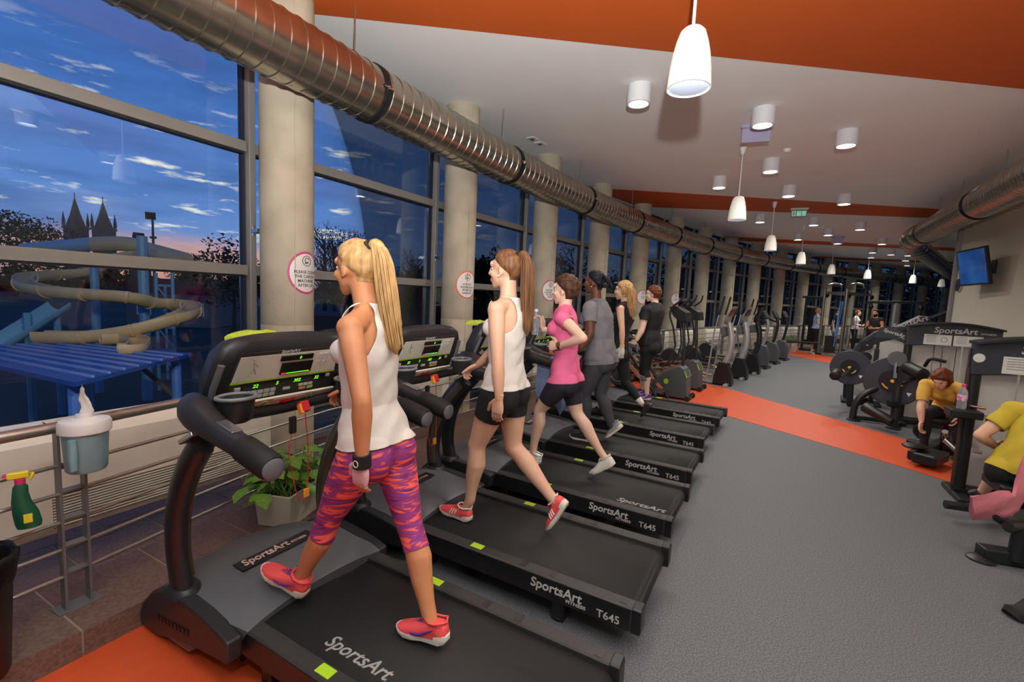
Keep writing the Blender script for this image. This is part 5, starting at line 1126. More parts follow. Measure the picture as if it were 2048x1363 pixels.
# woman in glasses standing at the far treadmill
p = walker(5, 'short haired woman in glasses, black shirt and capri leggings holding the treadmill', dict(head=((1306,588),-.19), neck=((1311,607),-.19), shL=((1292,620),.0), elL=((1284,658),.07), wrL=((1273,680),.12), shR=(1.08,-.38,1.60), elR=(1.12,-.45,1.34), wrR=(1.32,-.44,1.16),
    waist=((1303,657),-.19), pel=((1300,685),-.19), knL=(1.10,-.10,.66), anL=(1.05,-.11,.32), toeL=(1.245,-.10,.236), heelL=(.985,-.12,.236), knR=(1.18,-.27,.67), anR=(1.17,-.30,.335), toeR=(1.37,-.29,.262), heelR=(1.11,-.30,.262)), 1.08, -.19,
    skin=SKIN['pale'], voxel=.008, face=(1,.1,-.05), W=1.2, depth=1.12, arm=1.15, leg=1.1, bust=.075, group=WG, hands=dict(L=dict(d=(.6,.0,-.8), nrm=(.3,.9,.2), side=(.8,0,.5), curl=.5), R=dict(d=(.8,.1,-.5), nrm=(0,-.2,1), side=(0,1,.2), curl=.9)))
wear(p, 'shirt', f_top(p, -.13, sleeve=.15, neck=.015), MT['black_fab'], .011, .006, 16); wear(p, 'capri_leggings', f_bottom(p, .04, p.L1+.09), MT['black_fab'], .007); wear(p, 'hair', f_hair(p, -.055, -.02, .0), REDBR, .02, .008, 70, 0)
kb = p.J['knL']; d = (p.J['anL']-kb).normalized(); MB().tube([kb+d*.06, kb+d*.075, kb+d*.13, kb+d*.145], [.058,.066,.064,.056], 16).build('knee_brace', MT['grey_fab'], p.root, smooth=50)
gl = MB()
for sg in (-1,1):
    gl.tube([p.h(.098,sg*.032+.019*math.cos(a),.004+.015*math.sin(a)) for a in np.linspace(0,2*PI,15)[:-1]], .0022, 5, closed=True); gl.tube([p.h(.097,sg*.05,.008), p.h(.04,sg*.077,.008), p.h(-.01,sg*.08,.004)], .0022, 5)
gl.tube([p.h(.1,-.014,.008), p.h(.102,.014,.008)], .0022, 5).build('glasses', MT['black_rubber'], p.root)
for s_ in 'LR': shoe(p.root, p.J['an'+s_], p.J['heel'+s_], p.J['toe'+s_], (0,1,0), MT['shoe_purple'], MT['shoe_white'], MT['purple'], swoosh=MT['white'])
# ------------------------------------------------------------------ small things along the windows
MT['bucket'] = mat('pale_blue_plastic', rgb(138,178,188), .35, trans=.15, noise=.05); MT['tissue'] = mat('white_tissue', rgb(232,230,226), .9, bump=.3, bscale=60)
def bucket():
    c = F(-4.12, RN(-4.12)+.115, .80); t = thing('wipe_bucket', 'pale blue wipe bucket with white lid on the railing post', 'bucket', c); t.scale = (.76,.76,.9)
    MB().lathe([(.0,0),(.088,.0),(.096,.01),(.107,.19),(.109,.20),(.10,.20),(.085,.02)], 36).build('bucket_body', MT['bucket'], t, smooth=40)
    MB().lathe([(.118,.196),(.122,.20),(.122,.245),(.114,.256),(.06,.262),(.045,.27),(.04,.285),(.0,.287)], 36).build('lid', MT['white'], t, smooth=40)
    MB().tube([(.03,-.112,.03),(.032,-.117,.10),(.032,-.117,.18)], [.018,.022,.020], 10).build('grip_rib', MT['bucket'], t, smooth=60)
    rings = []
    for i in range(9):
        z = .28+i*.019; r = .030-.0005*i*i+.004*math.sin(i*2); rings.append([(r*math.cos(a)*(1+.35*math.sin(3*a+i*.7))+.006*math.sin(i), r*.7*math.sin(a)*(1+.3*math.cos(4*a+i*.5))+.012*math.sin(i*.6), z) for a in np.linspace(0,2*PI,21)[:-1]])
    MB().loft(rings).build('tissue', MT['tissue'], t, smooth=60)
bucket()
MT['green_plastic'] = mat('dark_green_plastic', rgb(26,84,60), .35, noise=.05); MT['yellow_plastic'] = mat('yellow_plastic', rgb(226,206,50), .4); MT['pink_plastic'] = mat('magenta_plastic', rgb(206,50,110), .4)
def spray():
    c = F(-4.315, RN(-4.315)+.045, .60); t = thing('spray_bottle', 'green spray bottle with yellow trigger hooked on the railing', 'spray bottle', c, FA(-4.4)-.3); t.scale = (.88,.88,.95)
    rings = []
    for z, w, d, x in ((0,.042,.03,.01),(.02,.046,.033,.008),(.07,.044,.032,.0),(.12,.034,.028,-.012),(.16,.028,.025,-.014),(.19,.026,.022,-.012),(.205,.016,.016,-.012)): rings.append([(x+w*math.cos(a), d*math.sin(a), z) for a in np.linspace(0,2*PI,21)[:-1]])
    MB().loft(rings).build('bottle_body', MT['green_plastic'], t, smooth=60); MB().lathe([(.017,.203),(.019,.205),(.019,.226),(.015,.228)], 16, Matrix.Translation((-.012,0,0))).build('collar', MT['pink_plastic'], t)
    tr = MB().box((-.018,0,.243),(.075,.026,.03)).box((.026,0,.228),(.012,.018,.04), ry=.4).build('trigger_head', MT['yellow_plastic'], t, bevel=.006); MB().box((-.06,0,.248),(.014,.014,.014)).build('nozzle', MT['pink_plastic'], tr, bevel=.002)
    MB().box((.008,-.0335,.05),(.03,.003,.04)).build('bottle_label', MT['yellow_plastic'], t, smooth=0)
spray()
def bin_():
    t = thing('waste_bin', 'dark waste bin lined with a black bag beside the railing', 'bin', F(-4.54, 1.09, .12))
    MB().lathe([(.0,0),(.115,0),(.12,.01),(.145,.46),(.15,.47),(.138,.47),(.11,.03)], 28).build('bin_body', MT['tm_side'], t, smooth=40)
    rings = []
    for z, r in ((.38,.149),(.44,.158),(.475,.16),(.485,.15),(.47,.138),(.36,.125)): rings.append([(r*(1+.025*math.sin(9*a+z*40))*math.cos(a), r*(1+.025*math.cos(7*a+z*30))*math.sin(a), z+.006*math.sin(11*a)) for a in np.linspace(0,2*PI,41)[:-1]])
    MB().loft(rings, cap=False).build('bin_bag', mat('black_bag', rgb(16,16,18), .3, bump=.4, bscale=50), t, smooth=60)
bin_()
# woven planters with trailing plants
def weave_mat():
    m = mat('white_woven_plastic', rgb(216,208,190), .6); nt = m.node_tree; b = nt.nodes['Principled BSDF']; tc = nd(nt,'ShaderNodeTexCoord'); w = nd(nt,'ShaderNodeTexChecker'); w.inputs['Scale'].default_value = 90; nt.links.new(tc.outputs['Object'], w.inputs['Vector'])
    bp = nd(nt,'ShaderNodeBump'); bp.inputs['Strength'].default_value = .8; bp.inputs['Distance'].default_value = .004; nt.links.new(w.outputs['Fac'], bp.inputs['Height']); nt.links.new(bp.outputs[0], b.inputs['Normal']); return m
MT['weave'] = weave_mat(); MT['soil'] = mat('soil', rgb(52,36,26), .95, noise=.3, nscale=60); MT['pothos'] = mat('pothos_leaf', rgb(70,128,40), .4, col2=rgb(120,168,62), nscale=14, lo=.35, hi=.75); MT['fern'] = mat('fern_leaf', rgb(40,104,34), .5, noise=.25)
def planter(c, rz, L, D, Hh, n, seed, lab, spread=.26, fern=False):
    t = thing('potted_plant', lab, 'plant', c, rz); r = np.random.default_rng(seed)
    x, y = L/2, D/2; k = .88
    b = MB(); b.loft([[(-x*k,-y*k,0),(x*k,-y*k,0),(x*k,y*k,0),(-x*k,y*k,0)],[(-x,-y,Hh),(x,-y,Hh),(x,y,Hh),(-x,y,Hh)],[(-x+.015,-y+.015,Hh),(x-.015,-y+.015,Hh),(x-.015,y-.015,Hh),(-x+.015,y-.015,Hh)],[(-x+.03,-y+.03,Hh-.05),(x-.03,-y+.03,Hh-.05),(x-.03,y-.03,Hh-.05),(-x+.03,y-.03,Hh-.05)]]); b.build('planter_box', MT['weave'], t, smooth=0, bevel=.006)
    MB().box((0,0,Hh-.045),(L-.05,D-.05,.02)).build('soil', MT['soil'], t, smooth=0)
    if ('leaf',fern) not in ME:
        mb = MB(); w = .45 if not fern else .12
        mb.v = [(0,0,0),(.25,w*.8,.03),(.6,w*.75,.02),(1,0,-.12),(.6,-w*.75,.02),(.25,-w*.8,.03),(.3,0,-.02),(.65,0,-.04)]; mb.f = [(0,6,1),(1,6,7,2),(2,7,3),(0,5,6),(5,4,7,6),(4,3,7)]; mb.m = [0]*6
        me = mb.mesh('leaf'); me.materials.append(MT['fern'] if fern else MT['pothos']); me.polygons.foreach_set('use_smooth', [True]*6); ME[('leaf',fern)] = me
    st = MB()
    for i in range(n):
        a = r.random()*2*PI; q = r.random()**.6; b0 = Vector(((r.random()-.5)*L*.7, (r.random()-.5)*D*.7, Hh-.04)); up = (.10+.20*(1-q))*(1.3 if fern else 1); e = b0+Vector((math.cos(a)*spread*q, math.sin(a)*spread*q*.8, up-.10*q*(r.random() > .6)))
        st.tube([b0, b0.lerp(e,.5)+Vector((0,0,.05)), e], [.0035,.003,.002], 5)
        o = bpy.data.objects.new('leaf', ME[('leaf',fern)]); C.objects.link(o); o.parent = t; sc_ = (.075+.05*r.random())*(1.5 if fern else 1)
        o.location = e; o.rotation_euler = ((r.random()-.5)*.8, .1+.5*r.random(), a+(r.random()-.5)); o.scale = (sc_,)*3
    st.build('stems', MT['pothos'], t)
planter(F(-3.02,.93,.12), FA(-3)+.35, .42, .26, .22, 80, 3, 'white woven planter with trailing pothos between the nearest two treadmills', .28)
planter(F(-2.42,.90,.12), FA(-2.5)+.1, .40, .26, .22, 70, 4, 'white woven planter with pothos behind the blonde walker', .26)
PS1, PS2 = 9.35, 16.4
planter((F(PS1,.8,0)), FA(9), .7, .3, .32, 70, 5, 'white planter of ferns before the railing by the dark ellipticals', .3, True)
planter(F(PS2,.92,0), FA(14), .7, .3, .34, 50, 6, 'white planter of ferns before the railing past the bikes', .3, True)
# television and fittings on the beige wall
wd = Vector((.439,.898,0)); wn = Vector((-.898,.439,0))
def WP(Y, off, z): x, y = wpt(Y); return Vector((x,y,z))+wn*off
MT['tv_screen'] = mat('tv_screen', rgb(30,60,120), .08, col2=rgb(70,130,200), nscale=3, lo=.3, hi=.8, emit=rgb(40,90,170), estr=.25)
tv = thing('television', 'wall mounted flat television with a blue picture above the machines', 'television', WP(7.72, .0, 2.5)); c = WP(7.72,.26,2.5)-WP(7.72,0,2.5)
fn = (wn*1.0+Vector((-.02,-.05,-.20))).normalized(); TVM = frame(c, Vector((0,0,1)).cross(fn)*1, Vector((0,0,1))-fn*fn.z)
MB().box((0,0,0),(.92,.62,.05), TVM).build('casing', MT['tm_side'], tv, bevel=.006); MB().box((0,0,.0255),(.86,.56,.004), TVM).build('screen', MT['tv_screen'], tv, smooth=0)
MB().beam(c, (0,0,0), .05,.05).box((wn*.012), (.02,.16,.22), rz=math.atan2(wn.y,wn.x)).build('wall_bracket', MT['tm_side'], tv); MB().tube(smooth_path([c+V3(.05,.1,.05), c*.5+V3(.12,.1,-.14), wn*.02+V3(.08,.16,-.05)],5), .006, 6).build('cable', MT['white'], tv)
t = thing('wall_clock', 'round chrome rimmed dial on the end of the beige wall', 'clock', WP(8.83,.0,2.25)); M = frame(wn*.02, wd, (0,0,1)); MB().lathe([(.12,-.015),(.12,.012),(.105,.018)], 28, M).build('rim', MT['chrome'], t); MB().lathe([(.0,.013),(.104,.013),(.104,.016)], 28, M).build('dial', MT['white'], t)
t = thing('alarm_beacon', 'small red alarm beacon under the ceiling by the duct', 'alarm', WP(8.7,0,3.35)); MB().lathe([(.05,0),(.05,.03),(.035,.06),(.0,.065)], 18, frame((0,0,0), wd, (0,0,1))).build('beacon', MT['key_red'], t)
t = thing('corner_guard', 'pale metal corner guard on the end of the beige wall', 'corner guard', WP(9.06,.0,0)); MB().box((.0,.0,1.75),(.10,.10,3.5), rz=math.atan2(wd.y,wd.x)).build('guard_strip', MT['alu'], t, bevel=.004)
# bottle held by the pink runner, jacket over the treadmill beside her
MT['bottle_clear'] = mat('clear_bottle', rgb(220,228,240), .12, trans=.75); MT['pink_cap'] = mat('pink_cap', rgb(226,40,130), .4)
def bottle(c, lab, rz=0, s=1, label=True):
    t = thing('water_bottle', lab, 'bottle', c, rz)
    MB().lathe([(.0,0),(.030*s,0),(.034*s,.006),(.034*s,.05),(.031*s,.06),(.034*s,.07),(.034*s,.14),(.03*s,.165),(.014*s,.19),(.0135*s,.205)], 24).build('bottle_body', MT['bottle_clear'], t, smooth=40)
    if label: MB().lathe([(.0345*s,.075),(.0345*s,.13)], 24, cap=False).build('bottle_label', mat('bottle_label', rgb(226,206,216), .5, col2=rgb(220,90,150), nscale=40, lo=.5, hi=.6), t)
    MB().lathe([(.0155*s,.20),(.016*s,.203),(.016*s,.222),(.014*s,.225),(.0,.226)], 18).build('cap', MT['pink_cap'] if label else MT['white'], t); return t
hp = RUN.root.matrix_basis @ (RUN.J['wrR']+Vector((.055,.035,-.06)))
bottle(hp+Vector((0,0,.0)), 'clear water bottle in the hand of the runner in pink', label=False)
MT['denim'] = fabric('pale_blue_denim', rgb(128,148,186), .9, .12)
t = thing('jacket', 'pale blue jacket draped over the handlebar beside the runner in pink', 'jacket', TMP(3,1.30,.415,1.05), math.radians(TM[3][2])); rings = []
for i in range(9):
    x = -.16+i*.04; prof = []
    for a in np.linspace(0,1,12): ang = -PI*.15+a*PI*1.3; dr = max(0, abs(a-.5)-.30); prof.append((x+.008*math.sin(i*2+a*6), (.062+.008*math.sin(i*1.7+a*9))*math.cos(ang), .062*math.sin(ang)-dr*(1.1+.3*math.sin(i*1.3))*(1.7 if a < .5 else 1)))
    inner = [(p_[0], p_[1]*.88, p_[2]-.004) for p_ in reversed(prof)]; rings.append(prof+inner)
MB().loft(rings).build('jacket_cloth', MT['denim'], t, smooth=70)
# ------------------------------------------------------------------ elliptical trainers and bikes
MT['ell_grey'] = mat('elliptical_grey', rgb(78,84,86), .45, noise=.05); MT['ell_silver'] = mat('elliptical_silver', rgb(176,176,176), .35, .5, noise=.04); MT['ell_bronze'] = mat('pedal_arm_bronze', rgb(170,140,110), .35, .6); MT['steel_dark'] = mat('dark_steel', rgb(70,70,72), .3, .7)
Mx = Matrix(((1,0,0,0),(0,0,1,0),(0,1,0,0),(0,0,0,1)))         # polygon (x,z) extruded along y
def ell_dark():
    t = thing('elliptical_trainer', 'x', 'elliptical')
    pr = [(.0,.05),(.03,.42),(.10,.56),(.20,.60),(.30,.57),(.62,.38),(.90,.34),(1.0,.2),(1.0,.03),(.05,.03)]
    sh = MB().prism(pr, -.15, .15, Mx).build('drive_housing', MT['ell_grey'], t, smooth=30, bevel=.03, seg=3); MB().lathe([(.05,0),(.05,.004)], 20, Matrix.Translation((.45,.152,.30)) @ Matrix.Rotation(-PI/2,4,'X')).build('round_emblem', MT['lime'], sh); MB().box((.06,0,.46),(.12,.305,.012), ry=-1.1).build('lime_trim', MT['lime'], sh, smooth=0)
    for sg in (-1,1): MB().cyl((-.02,sg*.17,.05),(-.02,sg*.23,.05),.05,16).cyl((-.02,sg*.05,.05),(-.02,sg*.2,.05),.02,8).build('wheel', MT['black_rubber'], t)
    MB().tube([(.17,0,.56),(.19,0,1.0),(.24,0,1.42)], .032, 12).build('mast', MT['steel_dark'], t, smooth=60)
    cs = MB().prism([(.10,1.36),(.14,1.52),(.36,1.62),(.50,1.60),(.40,1.44),(.28,1.36)], -.17, .17, Mx).build('console', MT['tm_side'], t, smooth=30, bevel=.015); MB().box((.44,0,1.585),(.18,.28,.008), ry=.25).build('display', MT['panel_ivory'], cs, smooth=0)
    for sg in (-1,1):
        MB().tube(smooth_path([(.30,sg*.20,.95),(.36,sg*.24,1.25),(.44,sg*.25,1.45),(.40,sg*.25,1.60),(.24,sg*.25,1.72),(.20,sg*.25,1.84)],5), .019, 10).build('moving_arm', MT['black_rubber'], t, smooth=60)
        MB().tube([(.30,sg*.20,.95),(.36,sg*.21,.7),(.55,sg*.2,.52)], .018, 8).build('link_rod', MT['steel_dark'], t); MB().tube([(.40,sg*.2,.55),(.8,sg*.2,.40+sg*.1),(1.55,sg*.2,.34+sg*.09)], .02, 8).build('pedal_arm', MT['ell_bronze'], t)
        pd = MB().box((1.05,sg*.21,.42+sg*.12),(.36,.15,.035), ry=-.06*sg).build('pedal', MT['tm_side'], t, bevel=.01); MB().box((1.22,sg*.21,.46+sg*.12),(.03,.15,.07)).build('toe_stop', MT['tm_side'], pd, bevel=.006)
    fw = MB().lathe([(.0,-.09),(.27,-.09),(.30,-.05),(.30,.05),(.27,.09),(.0,.09)], 32, Matrix.Translation((1.55,0,.36)) @ Matrix.Rotation(PI/2,4,'X')).build('flywheel_cover', MT['ell_grey'], t, smooth=40)
    for sg in (-1,1): MB().tube([(1.55+.2*math.cos(a), sg*.095, .36+.2*math.sin(a)) for a in np.linspace(0,2*PI,29)[:-1]], .012, 6, closed=True).build('cover_ring', MT['ell_silver'], fw)
    MB().box((.8,0,.03),(1.7,.12,.05)).box((1.6,0,.025),(.08,.55,.05)).build('base_beam', MT['tm_side'], t, bevel=.006); return t
def ell_silver(black=False):
    t = thing('elliptical_trainer', 'x', 'elliptical'); m = MT['tm_arm'] if black else MT['ell_silver']
    MB().prism([(.0,.02),(.02,.20),(.14,.48),(.34,.50),(.44,.2),(.46,.02)], -.11, .11, Mx).build('front_foot', MT['tm_side'], t, smooth=30, bevel=.015)
    pth = smooth_path([(.24,0,.40),(.13,0,.70),(.12,0,1.0),(.20,0,1.30)],6); MB().tube(pth, .075, 14, ell=(1,.8)).build('column', m, t, smooth=60)
    dish = []
    for x, z, w, h in ((.16,1.28,.06,.05),(.12,1.36,.16,.07),(.10,1.46,.21,.06),(.02,1.58,.22,.03),(-.04,1.66,.20,.012)): dish.append([(x+.12-h*math.cos(a)*.9, w*math.sin(a), z+.0*math.cos(a)) for a in np.linspace(0,2*PI,21)[:-1]])
    cs = MB().loft(dish).build('console', m, t, smooth=50); MB().box((.14,0,1.52),(.012,.32,.16), ry=-.45).build('display', MT['screen'], cs, smooth=0)
    MB().box((.30,0,1.12),(.10,.3,.2), ry=.3).build('bottle_tray', MT['ell_grey'], t, bevel=.02)
    for sg in (-1,1):
        MB().tube([(.56,sg*.26,.12),(.50,sg*.25,.7),(.46,sg*.24,1.18)], .02, 10).build('lower_arm', MT['ell_silver'], t); up_ = MB().tube([(.46,sg*.24,1.15),(.40,sg*.25,1.42),(.35,sg*.25,1.6),(.30,sg*.25,1.83)], .017, 10).build('moving_arm', MT['ell_silver'], t, smooth=60)
        MB().tube([(.385,sg*.25,1.47),(.35,sg*.25,1.6),(.295,sg*.25,1.85)], .024, 10).build('grip', MT['black_rubber'], up_); MB().tube([(.56,sg*.26,.14),(1.0,sg*.22,.24+sg*.06),(1.55,sg*.2,.30)], .022, 8).build('pedal_arm', MT['ell_bronze'], t)
        MB().box((1.05,sg*.22,.31+sg*.06),(.36,.15,.03)).build('pedal', MT['tm_side'], t, bevel=.01)
    MB().lathe([(.0,-.1),(.28,-.1),(.31,-.05),(.31,.05),(.28,.1),(.0,.1)], 30, Matrix.Translation((1.6,0,.36)) @ Matrix.Rotation(PI/2,4,'X')).build('flywheel_cover', MT['tm_black'], t, smooth=40)
    MB().box((.95,0,.035),(1.5,.10,.05)).box((.1,0,.03),(.09,.62,.06)).box((1.7,0,.03),(.08,.55,.06)).build('base_beam', MT['ell_silver'], t, bevel=.008); return t
def bike(black=True):
    t = thing('exercise_bike', 'x', 'bike'); m = MT['tm_arm'] if black else MT['ell_silver']
    MB().prism([(.05,.06),(.02,.35),(.12,.62),(.30,.66),(.50,.42),(.85,.36),(.9,.1),(.8,.05)], -.10, .10, Mx).build('drive_housing', MT['ell_grey'], t, smooth=30, bevel=.03)
    MB().tube(smooth_path([(.22,0,.6),(.16,0,.9),(.14,0,1.2),(.2,0,1.38)],5), .04, 10).build('mast', m, t, smooth=60); cs = MB().box((.22,0,1.46),(.06,.36,.24), ry=.5).build('console', MT['tm_side'], t, bevel=.02); MB().box((.258,0,1.465),(.006,.28,.15), ry=.5).build('display', MT['screen'], cs, smooth=0)
    MB().tube(smooth_path([(.2,0,1.25),(.34,.16,1.3),(.5,.2,1.36)],4), .017, 8).tube(smooth_path([(.2,0,1.25),(.34,-.16,1.3),(.5,-.2,1.36)],4), .017, 8).build('handlebar', MT['black_rubber'], t)
    MB().cyl((.80,0,.3),(.90,0,.86),.03,12).build('seat_post', MT['chrome'], t); MB().ellip((.93,0,.92),(.15,.11,.05)).ellip((.80,0,.91),(.12,.05,.04)).build('saddle', MT['black_rubber'], t)
    for sg in (-1,1): MB().beam((.48,sg*.13,.30),(.55,sg*.13,.30-sg*.16),.02,.03).box((.56,sg*.19,.29-sg*.16),(.1,.09,.03)).build('pedal', MT['tm_side'], t)
    MB().box((.06,0,.03),(.09,.5,.06)).box((.95,0,.03),(.09,.5,.06)).box((.5,0,.05),(.9,.08,.05)).build('base', MT['tm_side'], t, bevel=.008); return t
EG = 'cardio machines beyond the treadmills'
e0 = ell_dark(); AE = 146
tag(e0, 'dark grey elliptical trainer standing next to the last treadmill', 'elliptical', EG); e0.location = (3.12,7.83,0); e0.rotation_euler = (0,0,math.radians(AE))
dup(e0, (3.72,8.78,0), math.radians(AE-1), 'dark grey elliptical trainer on the orange stripe beside the silver trainers', EG)
s0 = ell_silver(); s0.location = (4.62,9.38,0); s0.rotation_euler = (0,0,math.radians(142)); tag(s0, 'silver elliptical trainer on the edge of the orange stripe', 'elliptical', EG)
dup(s0, (5.42,10.32,0), math.radians(141), 'silver elliptical trainer between the other silver trainer and the black one', EG)
b0 = ell_silver(True); b0.location = (6.2,11.25,0); b0.rotation_euler = (0,0,math.radians(140)); tag(b0, 'black elliptical trainer with a curved dark column past the silver trainers', 'elliptical', EG)
k0 = bike(False); k0.location = (7.05,12.35,0); k0.rotation_euler = (0,0,math.radians(138)); tag(k0, 'grey upright bike with a silver mast past the black elliptical', 'bike', EG)
k1 = bike(True); k1.location = (7.95,13.45,0); k1.rotation_euler = (0,0,math.radians(137)); tag(k1, 'black upright bike nearer the silver masted bike', 'bike', EG)
dup(k1, (8.85,14.5,0), math.radians(136), 'black upright bike by the second orange stripe', EG)
# stepper between the last treadmill and the ellipticals
t = thing('stair_stepper', 'black stepper with orange trimmed frame behind the woman in glasses', 'stepper', (2.95,7.05,0), math.radians(147), EG)
MB().box((.9,0,.04),(1.2,.5,.06)).build('base', MT['tm_side'], t, bevel=.01)
for i in range(4): MB().box((.62+.16*i,0,.22+.14*i),(.2,.42,.03)).build('step', MT['tm_black'], t, bevel=.005)
for sg in (-1,1): MB().tube(smooth_path([(.5,sg*.25,.06),(.8,sg*.26,.5),(1.15,sg*.26,.95),(1.2,sg*.26,1.15),(.85,sg*.26,1.15)],4), .025, 8).build('side_frame', MT['tm_arm'], t, smooth=60); MB().beam((.6,sg*.23,.2),(1.15,sg*.23,.72),.02,.05).build('orange_trim', MT['key_orange'], t, smooth=0)
MB().box((1.22,0,1.25),(.05,.4,.25), ry=-.4).build('console', MT['tm_side'], t, bevel=.015)

for o in list(C.objects):
    if o.parent is None and o.name.split('.')[0] == 'elliptical_trainer': o.scale = (.82,1,1)
# ------------------------------------------------------------------ strength machines on the right
MT['frame_blk'] = mat('machine_frame_black', rgb(34,36,40), .4, .2, noise=.05); MT['hdr'] = mat('machine_header', rgb(48,52,62), .45, noise=.04); MT['shroud'] = mat('machine_shroud_grey', rgb(190,188,182), .45, 0, noise=.04); MT['pad'] = mat('black_vinyl_pad', rgb(22,21,22), .45, bump=.1, bscale=120); MT['brownpad'] = mat('brown_pad_back', rgb(62,42,34), .5); MT['yel'] = mat('yellow_marks', rgb(220,170,40), .5); MT['placard'] = mat('placard', rgb(214,218,212), .4, noise=.05, nscale=50); MT['plate'] = mat('weight_plate', rgb(30,30,32), .45, .4)
def tower(t, w=1.05, h=1.56, depth=.34, stack=True, logo=True, z0=0):
    # local: x along the header (0..w), -y is the front
    for x in (.04, w-.04):
        MB().tube([(x,0,0),(x,0,h*.8),(x,0,h-.06)], .05, 12, ell=(1,.8)).build('post', MT['frame_blk'], t, smooth=60); MB().box((x,0,.025),(.11,.5,.05)).build('foot', MT['frame_blk'], t, bevel=.015)
    top = [(x, h+.07*math.sin(PI*x/w)) for x in np.linspace(0,w,15)]; bot = [(x, h-.30+.045*math.sin(PI*x/w)) for x in np.linspace(w,0,15)]
    hd_ = MB().prism(top+bot, -.055, .035, Mx).build('header', MT['hdr'], t, smooth=30, bevel=.012); MB().prism([(x,z+.008) for x,z in top]+[(x,z-.02) for x,z in reversed(top)], -.16, .10, Mx).build('header_cap', MT['frame_blk'], hd_, smooth=30, bevel=.006)
    if logo: text('SportsArt', .115, MT['logo'], hd_, frame((w*.29,-.058,h-.08), (1,0,0), (0,0,1)), bold=.018, shear=.12); text('FITNESS', .034, MT['logo'], hd_, frame((w*.29+.50,-.058,h-.08), (1,0,0), (0,0,1)), bold=.012, sx=1.3)
    for x in (w*.34, w*.66):
        pc_ = MB().box((x,-.058,h-.185),(w*.30,.006,.15)).build('placard', MT['placard'], hd_, smooth=0); ln = MB()
        for i in range(5): ln.box((x-w*.07,-.0615,h-.13-i*.022),(w*.11,.001,.004))
        ln.tube([(x+w*.07+.035*math.cos(a),-.0615,h-.18+.035*math.sin(a)) for a in np.linspace(0,2*PI,15)[:-1]], .0025, 4, closed=True).build('printed_lines', MT['steel_dark'], pc_)
    for i in range(3): MB().box((w*(.2+.3*i),.10,.66),(w*.285,.02,1.18)).build('shroud_panel', MT['shroud'], t, bevel=.004)
    for x in (w*.42,w*.70): MB().cyl((x,-.02,.1),(x,-.02,h-.28),.011,8).build('guide_rod', MT['chrome'], t)
    MB().cyl((w*.56,-.03,.4),(w*.56,-.03,h-.28),.004,6).build('cable', MT['black_rubber'], t)
    for i in range(9): MB().box((w*.56,-.02,.12+i*.034),(w*.40,.12,.029)).build('weight_plate', MT['plate'], t, bevel=.003)
    MB().box((w/2,0,.05),(w,.09,.07)).box((w/2,.08,.07),(w,.06,.05)).build('base_beam', MT['frame_blk'], t, bevel=.01)
def roller(par, a, b, r=.065):
    a = Vector(a); b = Vector(b); o = MB().tube([a, a.lerp(b,.03), a.lerp(b,.97), b], [r*.85,r,r,r*.85], 18).build('roller_pad', MT['pad'], par, smooth=50); d = (b-a).normalized(); MB().cyl(a-d*.012, b+d*.012, r*.45, 12).build('roller_hub', MT['plate'], o); return o
RW = math.atan2(-.6,.85)
# machine A: leg machine with large cam discs
A_ = thing('leg_machine', 'black leg machine with two large cam discs and roller pads', 'gym machine', (6.32,8.55,0), RW); MA = A_.matrix_basis.inverted() if False else (Matrix.Translation((6.32,8.55,0)) @ Matrix.Rotation(RW,4,'Z')).inverted()
pr = [(0,.04),(-.02,.5),(.04,.85),(.16,1.12),(.36,1.32),(.60,1.42),(.95,1.45),(.95,1.38),(.62,1.33),(.42,1.24),(.26,1.08),(.16,.86),(.10,.5),(.10,.04)]
MB().prism(pr, -.06, .06, Mx).build('arched_frame', MT['frame_blk'], A_, smooth=30, bevel=.02)
MB().prism([(.10,.1),(.12,.62),(.20,.88),(.34,1.05),(.40,1.08),(.40,.1)], -.025, .025, Mx).build('shroud_panel', MT['shroud'], A_, smooth=30); MB().prism([(.45,.1),(.45,1.12),(.70,1.22),(.93,1.18),(.93,.1)], -.03, .03, Mx).build('shroud_panel', MT['shroud'], A_, smooth=30)
h_ = MB().prism([(.36,1.20),(.42,1.40),(.62,1.42),(.95,1.22),(.95,1.08),(.66,1.20)], -.075, -.035, Mx).build('header', MT['hdr'], A_, smooth=30, bevel=.01); text('SportsArt', .085, MT['logo'], h_, frame((.47,-.078,1.335), (1,0,-.32), (.32,0,1)), bold=.018, shear=.12); text('FITNESS', .026, MT['logo'], h_, frame((.70,-.078,1.235), (1,0,-.32), (.32,0,1)), bold=.01)
MB().tube([(.98,0,0),(.98,0,1.45)], .05, 12).build('post', MT['frame_blk'], A_, smooth=60); MB().box((.42,-.03,.5),(.07,.05,1.0)).build('upright', MT['frame_blk'], A_, bevel=.01)
for z in (1.06,.84): pu = MB().lathe([(.0,-.02),(.085,-.02),(.09,-.01),(.085,0),(.09,.01),(.085,.02),(.0,.02)], 26, Matrix.Translation((.27,-.07,z)) @ Matrix.Rotation(PI/2,4,'X')).build('pulley', MT['plate'], A_, smooth=40); MB().cyl((.27,-.1,z),(.27,-.06,z),.018,10).build('axle', MT['chrome'], pu)
for i in range(7): MB().box((.7,-.0,.12+i*.036),(.4,.12,.03)).build('weight_plate', MT['plate'], A_, bevel=.003)
for x in (.02,.5,.98): MB().box((x,-.1,.025),(.1,.7,.05)).build('foot', MT['frame_blk'], A_, bevel=.015)
